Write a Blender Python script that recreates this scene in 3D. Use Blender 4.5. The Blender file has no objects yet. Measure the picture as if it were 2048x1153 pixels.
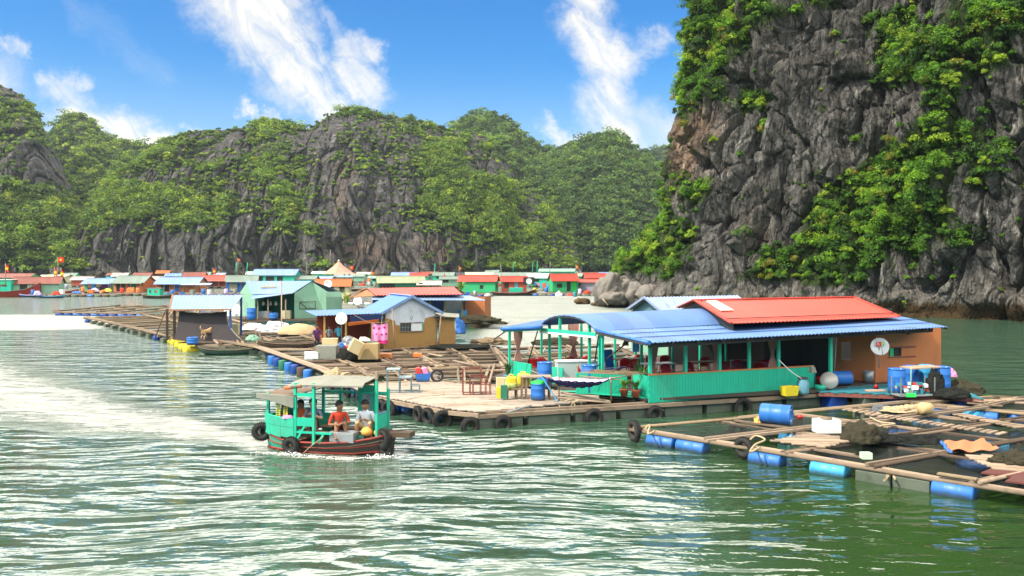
import bpy, math, random
import numpy as np
from mathutils import Vector, Matrix

# ------------------------------------------------------------------ camera, sky, sun
SC = bpy.context.scene
COL = SC.collection
F, HOR, CAMH = 1707.0, 530.0, 5.7          # focal length and horizon in 2048-wide pixels, eye height in metres
cam_data = bpy.data.cameras.new('camera'); cam = bpy.data.objects.new('camera', cam_data); COL.objects.link(cam)
cam.location = (0, 0, CAMH); cam.rotation_euler = (math.radians(90), 0, 0)
cam_data.sensor_width = 36; cam_data.lens = 30.006
cam_data.shift_y = -(576.5 - HOR) / 2048
cam_data.clip_start = 0.1; cam_data.clip_end = 6000
SC.camera = cam
SUN_EL, SUN_AZ = 50.0, -121.0              # azimuth of the sun seen from above, clockwise from +Y
SC.view_settings.view_transform = 'Standard'; SC.view_settings.look = 'None'
SC.view_settings.gamma = 1; SC.view_settings.exposure = 0.5
SC.cycles.max_bounces = 6; SC.cycles.diffuse_bounces = 3; SC.cycles.glossy_bounces = 3
SC.cycles.transparent_max_bounces = 8; SC.cycles.caustics_reflective = False; SC.cycles.caustics_refractive = False
SC.cycles.sample_clamp_indirect = 6

world = bpy.data.worlds.new('World'); SC.world = world; world.use_nodes = True
class NT:
    """tiny helper to write node graphs as expressions"""
    def __init__(s, tree): s.t = tree; s.n = tree.nodes; s.l = tree.links
    def node(s, typ, **kw):
        nd = s.n.new(typ)
        for k, v in kw.items(): setattr(nd, k, v)
        return nd
    def put(s, sock, v):
        if isinstance(v, bpy.types.NodeSocket): s.l.new(v, sock)
        elif v is not None: sock.default_value = v
    def m(s, op, a, b=None, c=None, clamp=False):
        nd = s.node('ShaderNodeMath', operation=op); nd.use_clamp = clamp
        s.put(nd.inputs[0], a); s.put(nd.inputs[1], b); s.put(nd.inputs[2], c)
        return nd.outputs[0]
    def v(s, op, a, b=None, out=0):
        nd = s.node('ShaderNodeVectorMath', operation=op)
        s.put(nd.inputs[0], a)
        if op == 'SCALE': s.put(nd.inputs['Scale'], b)
        else: s.put(nd.inputs[1], b)
        return nd.outputs[out]
    def dot(s, a, b): return s.v('DOT_PRODUCT', a, b, 'Value')
    def xyz(s, x, y, z=0.0):
        nd = s.node('ShaderNodeCombineXYZ'); s.put(nd.inputs[0], x); s.put(nd.inputs[1], y); s.put(nd.inputs[2], z); return nd.outputs[0]
    def sep(s, v): nd = s.node('ShaderNodeSeparateXYZ'); s.put(nd.inputs[0], v); return nd.outputs
    def noise(s, v, scale=5., detail=3., rough=.55, dist=0., out='Fac'):
        nd = s.node('ShaderNodeTexNoise'); s.put(nd.inputs['Vector'], v); s.put(nd.inputs['Scale'], scale)
        s.put(nd.inputs['Detail'], detail); s.put(nd.inputs['Roughness'], rough); s.put(nd.inputs['Distortion'], dist)
        return nd.outputs[out]
    def mix(s, f, a, b, mode='MIX'):
        nd = s.node('ShaderNodeMix', data_type='RGBA', blend_type=mode)
        s.put(nd.inputs[0], f); s.put(nd.inputs[6], a); s.put(nd.inputs[7], b); return nd.outputs[2]
    def ramp(s, f, stops, interp='LINEAR'):
        nd = s.node('ShaderNodeValToRGB'); cr = nd.color_ramp; cr.interpolation = interp
        while len(cr.elements) < len(stops): cr.elements.new(0.5)
        for e, (p, c) in zip(cr.elements, stops):
            e.position = p; e.color = c if len(c) == 4 else (*c, 1)
        s.put(nd.inputs[0], f); return nd.outputs[0]
    def ss(s, x, a, b, lo=0., hi=1.):
        nd = s.node('ShaderNodeMapRange', interpolation_type='SMOOTHSTEP')
        s.put(nd.inputs[0], x); s.put(nd.inputs[1], a); s.put(nd.inputs[2], b); s.put(nd.inputs[3], lo); s.put(nd.inputs[4], hi)
        return nd.outputs[0]

def build_world():
    T = NT(world.node_tree); T.n.clear()
    d = T.node('ShaderNodeTexCoord').outputs['Generated']
    x, y, z = T.sep(d)
    sky = T.node('ShaderNodeTexSky', sky_type='NISHITA')
    sky.sun_disc = False; sky.sun_elevation = math.radians(SUN_EL); sky.sun_rotation = math.radians(SUN_AZ)
    sky.altitude = 0; sky.air_density = 1.0; sky.dust_density = 0.6; sky.ozone_density = 2.0
    hs = T.node('ShaderNodeHueSaturation'); hs.inputs['Saturation'].default_value = 1.45; hs.inputs['Value'].default_value = 1.0
    T.l.new(sky.outputs[0], hs.inputs['Color'])
    base = T.mix(1.0, hs.outputs[0], (0.066, 0.108, 0.130, 1), 'MULTIPLY')
    # projective direction coordinates of the northern half of the sky
    yy = T.m('MAXIMUM', y, 0.05)
    q = T.xyz(T.m('DIVIDE', x, yy), T.m('DIVIDE', z, yy))
    wv = T.noise(q, 4.0, 4, .62, 0, 'Color')
    q1 = T.v('ADD', q, T.v('SCALE', T.v('SUBTRACT', wv, (.5, .5, .5)), .085))
    wv2 = T.noise(q, 22.0, 6, .72, 0, 'Color')
    q2 = T.v('ADD', q1, T.v('SCALE', T.v('SUBTRACT', wv2, (.5, .5, .5)), .06))
    def c(px, py): return ((px - 1024) / F, (HOR - py) / F, 0)
    caps = [  # a, b, radius, softness, strength
        ((395, -60), (520, 70), 62, 1.0), ((470, -70), (570, 80), 60, 1.0), ((540, 80), (610, 160), 58, 1.0), ((600, 150), (680, 225), 36, 1.0),
        ((690, 105), (745, 125), 30, .8), ((700, 150), (738, 190), 36, .85), ((640, 30), (690, 100), 20, .4),
        ((1150, -60), (1190, 40), 45, .85), ((1165, 40), (1225, 130), 52, .95), ((1225, 130), (1225, 200), 34, 1.0), ((1215, 200), (1245, 290), 52, .85),
        ((1240, 130), (1340, 80), 24, .6), ((1095, 258), (1165, 285), 22, .85),
        ((80, 165), (160, 160), 20, .65), ((110, 175), (160, 230), 34, .65), ((130, 235), (330, 290), 40, .85),
        ((-60, 90), (30, 115), 22, .6), ((500, 215), (600, 262), 20, .85), ((395, 252), (450, 268), 14, .6),
        ((1260, 250), (1420, 290), 45, .55), ((160, 30), (330, 150), 30, .14), ((0, 250), (60, 300), 60, .5), ((-300, 80), (-60, 200), 90, .8),
        ((1500, 100), (1800, -50), 90, .7)]
    tot = None
    for (a, b, r, st) in caps:
        A, B = Vector(c(*a)), Vector(c(*b)); BA = B - A
        pa = T.v('SUBTRACT', q2, tuple(A))
        h = T.m('MULTIPLY', T.dot(pa, tuple(BA)), 1 / BA.dot(BA), clamp=True)
        dd = T.v('LENGTH', T.v('SUBTRACT', pa, T.v('SCALE', tuple(BA), h)), None, 'Value')
        s_ = T.ss(dd, r * 1.55 / F, r * .15 / F, 0, st)
        tot = s_ if tot is None else T.m('MAXIMUM', tot, s_)
    # fibres inside the streaks
    fib = T.noise(T.v('MULTIPLY', T.v('ADD', q1, T.v('SCALE', T.xyz(T.m('MULTIPLY', T.sep(q1)[1], .85), 0), 1)), (24, 9, 1)), 1.0, 8, .62, 1.0)
    tot = T.m('MULTIPLY', tot, T.ss(fib, .28, .62, .46, 1.06), clamp=True)
    tot = T.m('POWER', tot, 1.15)
    low = T.m('MULTIPLY', T.ss(z, .24, .05), .30)          # pale air near the skyline
    tot = T.m('ADD', tot, low, clamp=True)
    front = T.m('MULTIPLY', T.ss(y, .2, .5), T.ss(z, .36, .32))
    tot = T.m('MULTIPLY', tot, front)
    # broken bright cloud field overhead and behind, above the frame
    up = T.xyz(T.m('DIVIDE', x, T.m('MAXIMUM', z, .12)), T.m('DIVIDE', y, T.m('MAXIMUM', z, .12)))
    n2 = T.noise(up, .55, 5, .58, .5)
    high = T.m('MULTIPLY', T.ss(n2, .31, .45), T.ss(z, .30, .34))
    cfac = T.m('MAXIMUM', tot, high, clamp=True)
    bright = T.m('MULTIPLY', T.ss(z, .305, .36, 1.0, 3.5), T.ss(z, .55, .78, 1.0, .30))
    ccol = T.v('SCALE', (0.80, 0.77, 0.70), bright)
    col = T.mix(cfac, base, ccol)
    bg = T.node('ShaderNodeBackground'); T.put(bg.inputs[0], col); bg.inputs[1].default_value = 1.0
    out = T.node('ShaderNodeOutputWorld'); T.l.new(bg.outputs[0], out.inputs[0])
build_world()
world.cycles.sampling_method = 'MANUAL'; world.cycles.sample_map_resolution = 512

sl = bpy.data.lights.new('sun', 'SUN'); so = bpy.data.objects.new('sun', sl); COL.objects.link(so)
sl.energy = 4.2; sl.angle = math.radians(0.6); sl.color = (1.0, .93, .82)
az, el = math.radians(SUN_AZ), math.radians(SUN_EL)
sdir = Vector((math.sin(az) * math.cos(el), math.cos(az) * math.cos(el), math.sin(el)))
so.rotation_euler = sdir.to_track_quat('Z', 'Y').to_euler(); so.location = (-40, -30, 80)

# ------------------------------------------------------------------ helpers
R = random.Random(7)
def P(px, py, z=0.0):
    """world point at height z that is seen at photo pixel px, py"""
    d = (CAMH - z) * F / (py - HOR)
    return Vector(((px - 1024) / F * d, d, z))
def PD(px, py, d):
    """world point at distance d along Y seen at px, py"""
    return Vector(((px - 1024) / F * d, d, CAMH - (py - HOR) / F * d))

def tag(o, label=None, cat=None, group=None, kind=None):
    if label: o['label'] = label
    if cat: o['category'] = cat
    if group: o['group'] = group
    if kind: o['kind'] = kind
    return o

def hash3(ix, iy, iz, seed):
    h = (ix.astype(np.int64) * 374761393 + iy.astype(np.int64) * 668265263 + iz.astype(np.int64) * 2147483647 + seed * 974634777) & 0x7fffffff
    h = ((h ^ (h >> 13)) * 1274126177) & 0x7fffffff
    h = (h ^ (h >> 16)) & 0xffffff
    return h / float(0xffffff)
def vnoise(x, y, z, seed=0):
    x, y, z = np.broadcast_arrays(np.asarray(x, float), np.asarray(y, float), np.asarray(z, float))
    ix, iy, iz = np.floor(x), np.floor(y), np.floor(z)
    fx, fy, fz = x - ix, y - iy, z - iz
    fx = fx * fx * (3 - 2 * fx); fy = fy * fy * (3 - 2 * fy); fz = fz * fz * (3 - 2 * fz)
    r = 0
    for a in (0, 1):
        for b in (0, 1):
            for c in (0, 1):
                w = (fx if a else 1 - fx) * (fy if b else 1 - fy) * (fz if c else 1 - fz)
                r = r + w * hash3(ix + a, iy + b, iz + c, seed)
    return r * 2 - 1
def fbm(x, y, z, oct=4, seed=0, gain=.5):
    r, a, s = 0, 1.0, 0
    for i in range(oct):
        r = r + a * vnoise(x * 2**i, y * 2**i, z * 2**i, seed + i * 17); s += a; a *= gain
    return r / s
def ridged(x, y, z, oct=4, seed=0):
    r, a, s = 0, 1.0, 0
    for i in range(oct):
        r = r + a * (1 - 2 * np.abs(vnoise(x * 2**i, y * 2**i, z * 2**i, seed + i * 31))); s += a; a *= .5
    return r / s

def worley(x, y, seed):
    """2-D cells: F1, F2, a random number per cell and a random facet tilt"""
    ix, iy = np.floor(x), np.floor(y); f1 = np.full(x.shape, 9.); f2 = np.full(x.shape, 9.); cid = np.zeros(x.shape); tilt = np.zeros(x.shape)
    for a in (-1, 0, 1):
        for b in (-1, 0, 1):
            cx, cy = ix + a, iy + b; px = cx + hash3(cx, cy, 0 * cx, seed); py = cy + hash3(cx, cy, 0 * cx + 1, seed); d = np.hypot(x - px, y - py)
            c = hash3(cx, cy, 0 * cx + 2, seed); th = hash3(cx, cy, 0 * cx + 3, seed) * 6.283; tl = (x - px) * np.cos(th) + (y - py) * np.sin(th)
            new = d < f1; f2 = np.where(new, f1, np.minimum(f2, d)); cid = np.where(new, c, cid); tilt = np.where(new, tl, tilt); f1 = np.where(new, d, f1)
    return f1, f2, cid, tilt
def np_mesh(name, verts, faces, smooth=False, mats=(), matidx=None):
    me = bpy.data.meshes.new(name)
    verts = np.ascontiguousarray(verts, np.float32); faces = np.ascontiguousarray(faces, np.int32)
    n, k = faces.shape
    me.vertices.add(len(verts)); me.vertices.foreach_set('co', verts.ravel())
    me.loops.add(n * k); me.loops.foreach_set('vertex_index', faces.ravel())
    me.polygons.add(n); me.polygons.foreach_set('loop_start', np.arange(0, n * k, k, dtype=np.int32))
    for m in mats: me.materials.append(m)
    if matidx is not None: me.polygons.foreach_set('material_index', np.ascontiguousarray(matidx, np.int32))
    if smooth: me.polygons.foreach_set('use_smooth', np.ones(n, bool))
    me.update(calc_edges=True)
    return me
def link(name, me, parent=None, loc=None):
    o = bpy.data.objects.new(name, me); COL.objects.link(o)
    if parent is not None: o.parent = parent
    if loc is not None: o.location = loc
    return o
def grid_faces(nu, nv):
    i = np.arange(nu * nv).reshape(nv, nu)
    return np.stack([i[:-1, :-1], i[:-1, 1:], i[1:, 1:], i[1:, :-1]], -1).reshape(-1, 4)

# ------------------------------------------------------------------ materials
def new_mat(name):
    m = bpy.data.materials.new(name); m.use_nodes = True
    T = NT(m.node_tree); T.n.clear()
    out = T.node('ShaderNodeOutputMaterial')
    b = T.node('ShaderNodeBsdfPrincipled'); T.l.new(b.outputs[0], out.inputs[0])
    return m, T, b, out
def bump(T, b, h, strength=.5, dist=.05):
    bn = T.node('ShaderNodeBump'); bn.inputs['Strength'].default_value = strength; bn.inputs['Distance'].default_value = dist
    T.put(bn.inputs['Height'], h); T.l.new(bn.outputs[0], b.inputs['Normal'])

def mat_rock(name, near):
    m, T, b, _ = new_mat(name)
    p = T.node('ShaderNodeTexCoord').outputs['Object']
    vg = T.node('ShaderNodeAttribute', attribute_name='veg').outputs['Fac']
    k = 1.0 if near else .28
    stretched = T.v('MULTIPLY', p, (1, 1, .22))
    n1 = T.noise(stretched, 1.1 * k, 10, .74, .15)
    n2 = T.noise(p, .09 * k, 3, .5)
    n3 = T.noise(T.v('MULTIPLY', p, (1, 1, .14)), 1.3 * k, 4, .6, .2)
    vor = T.node('ShaderNodeTexVoronoi', feature='DISTANCE_TO_EDGE'); T.put(vor.inputs['Vector'], T.v('ADD', T.v('MULTIPLY', p, (1, 1, .38)), T.v('SCALE', T.noise(p, .5 * k, 4, .6, 0, 'Color'), 1.7 / k))); vor.inputs['Scale'].default_value = .22 * k if near else .3 * k; vor.inputs['Randomness'].default_value = 1.0
    crack = T.m('MAXIMUM', T.ss(vor.outputs['Distance'], 0, .07), T.ss(T.noise(p, .35 * k, 2, .5), .56, .64))
    pv = T.v('ADD', T.v('MULTIPLY', p, (1, 1, .34)), T.v('SCALE', T.noise(p, .9 * k, 3, .6, 0, 'Color'), .55 / k))
    ch = T.node('ShaderNodeTexVoronoi', feature='F1'); T.put(ch.inputs['Vector'], pv); ch.inputs['Scale'].default_value = .55 * k; ch.inputs['Detail'].default_value = 3.0; ch.inputs['Roughness'].default_value = .6
    chunk = ch.outputs['Distance']
    if near:
        c = T.ramp(n1, [(.34, (.045, .041, .039)), (.45, (.18, .168, .145)), (.54, (.32, .30, .265)), (.64, (.50, .475, .43)), (.74, (.68, .65, .59))])
    else:
        c = T.ramp(n1, [(.32, (.05, .046, .046)), (.46, (.19, .178, .165)), (.58, (.30, .28, .258)), (.70, (.47, .44, .40)), (.8, (.52, .48, .43))])
    warm = T.node('ShaderNodeAttribute', attribute_name='warm').outputs['Fac']
    c = T.mix(T.m('MULTIPLY', warm, T.ss(n3, .35, .6, .35, 1)), c, (.66, .42, .26, 1))
    c = T.mix(T.m('MULTIPLY', T.ss(n2, .5, .68), .5), c, (.13, .115, .09, 1))
    c = T.mix(T.ss(n3, .60, .72, 0, .5), c, (.38, .35, .31, 1))
    c = T.mix(T.ss(chunk, .66, .95, 0, .6), c, (.03, .028, .03, 1))
    c = T.mix(T.ss(chunk, .30, .12, 0, .22), c, (.40, .37, .33, 1))
    c = T.mix(T.m('SUBTRACT', 1, crack), c, T.mix(.5, c, (.02, .02, .02, 1)))
    z = T.sep(p)[2]
    # tide line: rusty oyster belt and pale scoured rock just above it
    tide = T.m('ADD', z, T.m('MULTIPLY', T.m('SUBTRACT', n1, .5), 2.2 if near else 6))
    c = T.mix(T.m('MULTIPLY', T.ss(tide, 5.5, 1.6), .38), c, (.36, .32, .27, 1))
    c = T.mix(T.ss(tide, 2.0, 1.2), c, (.075, .045, .018, 1))
    # moss and ground cover where plants grow
    gcol = T.ramp(T.noise(p, .8 * k, 4, .6), [(.3, (.018, .035, .010)), (.55, (.045, .075, .018)), (.75, (.09, .11, .03))])
    c = T.mix(T.ss(vg, .40, .62), c, gcol)
    T.put(b.inputs['Base Color'], c); b.inputs['Roughness'].default_value = .92; b.inputs['Specular IOR Level'].default_value = .25
    hgt = T.m('ADD', T.m('MULTIPLY', n1, 1.2), T.m('ADD', T.m('MULTIPLY', crack, .45), T.m('MULTIPLY', n3, .5)))
    hgt = T.m('SUBTRACT', hgt, T.m('MULTIPLY', chunk, 1.5))
    bump(T, b, hgt, 1.0, .8 if near else 3.6)
    return m
def mat_leaf(name, trans=.35):
    m, T, b, out = new_mat(name)
    a = T.node('ShaderNodeAttribute', attribute_name='tint')
    rnd = T.node('ShaderNodeNewGeometry').outputs['Random Per Island']
    c = T.mix(T.m('MULTIPLY', rnd, .45), a.outputs['Color'], T.v('MULTIPLY', a.outputs['Color'], (1.5, 1.25, .8)))
    T.put(b.inputs['Base Color'], c); b.inputs['Roughness'].default_value = .6; b.inputs['Specular IOR Level'].default_value = .3
    tr = T.node('ShaderNodeBsdfTranslucent'); T.put(tr.inputs[0], T.v('MULTIPLY', c, (1.2, 1.3, .6)))
    mx = T.node('ShaderNodeMixShader'); mx.inputs[0].default_value = trans
    T.l.new(b.outputs[0], mx.inputs[1]); T.l.new(tr.outputs[0], mx.inputs[2]); T.l.new(mx.outputs[0], out.inputs[0])
    return m
LEAF = mat_leaf('leaves')
ROCK_FAR = mat_rock('far_limestone', False); ROCK_NEAR = mat_rock('near_limestone', True)

def mat_water():
    m, T, b, out = new_mat('bay_water')
    p = T.node('ShaderNodeTexCoord').outputs['Object']
    x, y, z = T.sep(p)
    # ripples: long crests across the view, smaller ones riding on them
    pw = T.v('ADD', p, T.v('SCALE', T.v('SUBTRACT', T.noise(p, .12, 2, .5, 0, 'Color'), (.5, .5, .5)), 2.5))
    a = T.noise(T.v('MULTIPLY', pw, (.30, .95, 1)), 1.0, 1.0, .4, .5)
    b2 = T.noise(T.v('MULTIPLY', T.v('ADD', pw, (40, 3, 0)), (.75, 2.1, 1)), 1.0, 1.5, .45, .4)
    c2 = T.noise(T.v('MULTIPLY', pw, (3.2, 6.5, 1)), 1.0, 2.0, .5, .2)
    far = T.ss(y, 30, 90)
    # calmer water in the lee of the cliff and the farm (lower right)
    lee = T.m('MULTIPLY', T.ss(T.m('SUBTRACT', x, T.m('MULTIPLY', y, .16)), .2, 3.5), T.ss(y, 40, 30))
    # wind-ruffled patches: across the channel and a far band on the left
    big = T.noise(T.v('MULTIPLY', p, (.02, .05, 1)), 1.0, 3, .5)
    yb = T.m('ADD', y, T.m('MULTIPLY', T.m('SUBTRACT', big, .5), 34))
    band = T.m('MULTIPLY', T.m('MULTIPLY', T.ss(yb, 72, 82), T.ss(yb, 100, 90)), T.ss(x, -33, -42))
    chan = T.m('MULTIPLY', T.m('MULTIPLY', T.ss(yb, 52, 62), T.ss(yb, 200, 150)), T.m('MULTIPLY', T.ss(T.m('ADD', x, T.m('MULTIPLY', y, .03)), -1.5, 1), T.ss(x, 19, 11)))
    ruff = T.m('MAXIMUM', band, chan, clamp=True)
    h = T.m('ADD', T.m('MULTIPLY', a, .82), T.m('ADD', T.m('MULTIPLY', b2, .40), T.m('MULTIPLY', c2, T.m('ADD', .062, T.m('ADD', T.m('MULTIPLY', far, .15), T.m('MULTIPLY', ruff, .30))))))
    # the boat's wake: churned pale water trailing off to the left
    wx = T.m('SUBTRACT', -7.6, x)                       # metres behind the stern
    yc = T.m('ADD', 27.2, T.m('ADD', T.m('MULTIPLY', wx, .62), T.m('MULTIPLY', T.m('MULTIPLY', wx, wx), .006)))
    dist = T.m('ABSOLUTE', T.m('SUBTRACT', T.m('ADD', y, T.m('MULTIPLY', T.m('SUBTRACT', T.noise(p, .35, 4, .6), .5), 3.2)), yc))
    wid = T.m('ADD', 1.0, T.m('MULTIPLY', wx, .31))
    wk = T.m('MULTIPLY', T.ss(T.m('DIVIDE', dist, wid), 1.25, .2), T.m('MULTIPLY', T.ss(wx, -1.2, .4), T.ss(wx, 60, 26, .0, 1)))
    fo = T.noise(T.v('MULTIPLY', p, (1.3, 3.4, 1)), 1.3, 6, .68, .5)
    foam = T.m('MULTIPLY', wk, T.ss(T.m('ADD', T.m('ADD', T.m('MULTIPLY', fo, .55), T.m('MULTIPLY', T.noise(T.v('MULTIPLY', pw, (.5, 2.2, 1)), 1.0, 3, .6, .6), .5)), T.m('MULTIPLY', wk, .14)), .47, .80))
    # bow and hull wash
    hx = T.m('SUBTRACT', x, -5.80); hy = T.m('SUBTRACT', y, 26.35)
    lx = T.m('ADD', T.m('MULTIPLY', hx, .956), T.m('MULTIPLY', hy, -.29)); ly = T.m('ADD', T.m('MULTIPLY', hx, .29), T.m('MULTIPLY', hy, .956))
    e = T.m('SQRT', T.m('ADD', T.m('POWER', T.m('DIVIDE', lx, 2.85), 2), T.m('POWER', T.m('DIVIDE', ly, 1.35), 2)))
    wash = T.m('MULTIPLY', T.ss(T.m('ADD', e, T.m('MULTIPLY', T.m('SUBTRACT', fo, .5), .9)), 1.12, .90), T.ss(fo, .42, .62, 0, .8))
    foam = T.m('MAXIMUM', foam, wash, clamp=True)
    # bright sheen of the ruffled patches, painted into the water's base colour
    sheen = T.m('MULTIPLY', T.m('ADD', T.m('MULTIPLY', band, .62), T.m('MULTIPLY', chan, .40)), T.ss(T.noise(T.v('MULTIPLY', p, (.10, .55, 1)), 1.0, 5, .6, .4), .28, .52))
    foam = T.m('MAXIMUM', foam, sheen, clamp=True)  # from here the foam mask also carries the painted sheen
    bn = T.node('ShaderNodeBump'); bn.inputs['Distance'].default_value = .74
    st = T.m('ADD', T.m('SUBTRACT', .62, T.m('MULTIPLY', lee, .34)), T.m('ADD', T.m('MULTIPLY', ruff, .38), T.m('MULTIPLY', wk, .38)), clamp=True)
    T.put(bn.inputs['Strength'], st)
    T.put(bn.inputs['Height'], T.m('ADD', h, T.m('MULTIPLY', T.m('MULTIPLY', fo, wk), .55)))
    T.l.new(bn.outputs[0], b.inputs['Normal'])
    deep = T.ramp(T.noise(p, .25, 3, .5), [(.3, (.034, .082, .050)), (.7, (.050, .105, .062))])
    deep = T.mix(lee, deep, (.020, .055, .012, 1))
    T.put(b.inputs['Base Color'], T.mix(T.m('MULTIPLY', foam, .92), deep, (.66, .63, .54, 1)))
    T.put(b.inputs['Roughness'], T.m('ADD', T.m('ADD', T.m('SUBTRACT', .10, T.m('MULTIPLY', lee, .05)), T.m('MULTIPLY', ruff, .28)), T.m('MULTIPLY', T.m('MAXIMUM', foam, T.m('MULTIPLY', wk, .3)), .6)))
    b.inputs['IOR'].default_value = 2.6
    return m

def build_water():
    xs = np.array([-2600, -700, -200, -60, 60, 200, 700, 2600.]); ys = np.array([-300, -50, 10, 60, 200, 700, 2600.])
    X, Y = np.meshgrid(xs, ys)
    me = np_mesh('water', np.stack([X, Y, 0 * X], -1).reshape(-1, 3), grid_faces(len(xs), len(ys)), True, [mat_water()])
    tag(link('water', me), 'rippled green bay water under the floating village', 'water', kind='structure')
build_water()

# ------------------------------------------------------------------ vegetation builder
def crowns_mesh(name, C, RAD, UP, tint, K, leaf, flat=.7, seed=1, squash=None):
    """one mesh of leaf-sized triangles: C centres (n,3), RAD radii, K leaves per crown, tint (n,3)"""
    rg = np.random.default_rng(seed)
    n = len(C); nl = 7
    lob = rg.normal(size=(n, nl, 3)); lob /= np.linalg.norm(lob, axis=2, keepdims=True)
    lob[:, :, 2] = np.abs(lob[:, :, 2]) * 1.0 - .25
    lobc = C[:, None] + lob * (RAD[:, None, None] * rg.uniform(.35, .78, (n, nl, 1))) * np.array([1, 1, flat])
    lobr = RAD[:, None] * rg.uniform(.28, .5, (n, nl))
    ci = np.repeat(np.arange(n), K); li = rg.integers(0, nl, n * K)
    dr = rg.normal(size=(n * K, 3)); dr /= np.linalg.norm(dr, axis=1, keepdims=True)
    dr[:, 2] = np.where(dr[:, 2] < -.25, -dr[:, 2], dr[:, 2])
    pos = lobc[ci, li] + dr * (lobr[ci, li] * rg.uniform(.72, 1.08, n * K))[:, None] * np.array([1, 1, flat * 1.1])
    nor = dr + rg.normal(size=dr.shape) * .45 + np.array([0, 0, .25]); nor /= np.linalg.norm(nor, axis=1, keepdims=True)
    t = rg.normal(size=dr.shape); t -= nor * (t * nor).sum(1, keepdims=True); t /= np.linalg.norm(t, axis=1, keepdims=True)
    b = np.cross(nor, t)
    s = (leaf[ci] if hasattr(leaf, '__len__') else leaf) * rg.uniform(.6, 1.3, n * K); s = s[:, None]
    V = np.stack([pos + t * s, pos - t * s * .55 + b * s * .8, pos - t * s * .5 - b * s * .8], 1).reshape(-1, 3)
    me = np_mesh(name, V, np.arange(len(V)).reshape(-1, 3), False, [LEAF])
    att = me.color_attributes.new('tint', 'FLOAT_COLOR', 'POINT')
    col = np.ones((n * K, 3, 4), np.float32)
    lv = rg.uniform(.65, 1.35, (n, nl))[ci, li]
    col[:, :, :3] = (tint[ci] * lv[:, None])[:, None, :]
    att.data.foreach_set('color', col.ravel())
    return me
def leaf_tints(rg, n, kind):
    base = {'far': np.array([[.10, .175, .024], [.16, .255, .028], [.045, .095, .022], [.25, .32, .036]]),
            'near': np.array([[.07, .17, .018], [.14, .28, .022], [.04, .10, .018], [.23, .34, .03], [.20, .20, .03]]),
            'dim': np.array([[.075, .145, .035], [.125, .205, .04], [.042, .09, .032]])}[kind]
    p = {'far': [.4, .28, .20, .12], 'near': [.34, .30, .20, .12, .04], 'dim': [.4, .35, .25]}[kind]
    return base[rg.choice(len(base), n, p=p)] * rg.uniform(.8, 1.25, (n, 1))

def interp(pts, x):
    pts = sorted(pts); return np.interp(x, [p[0] for p in pts], [p[1] for p in pts])
def blobs(px, py, L):
    r = np.zeros_like(px, float)
    for (cx, cy, rx, ry, w) in L: r = r + w * np.exp(-((px - cx) / rx) ** 2 - ((py - cy) / ry) ** 2)
    return r

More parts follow.
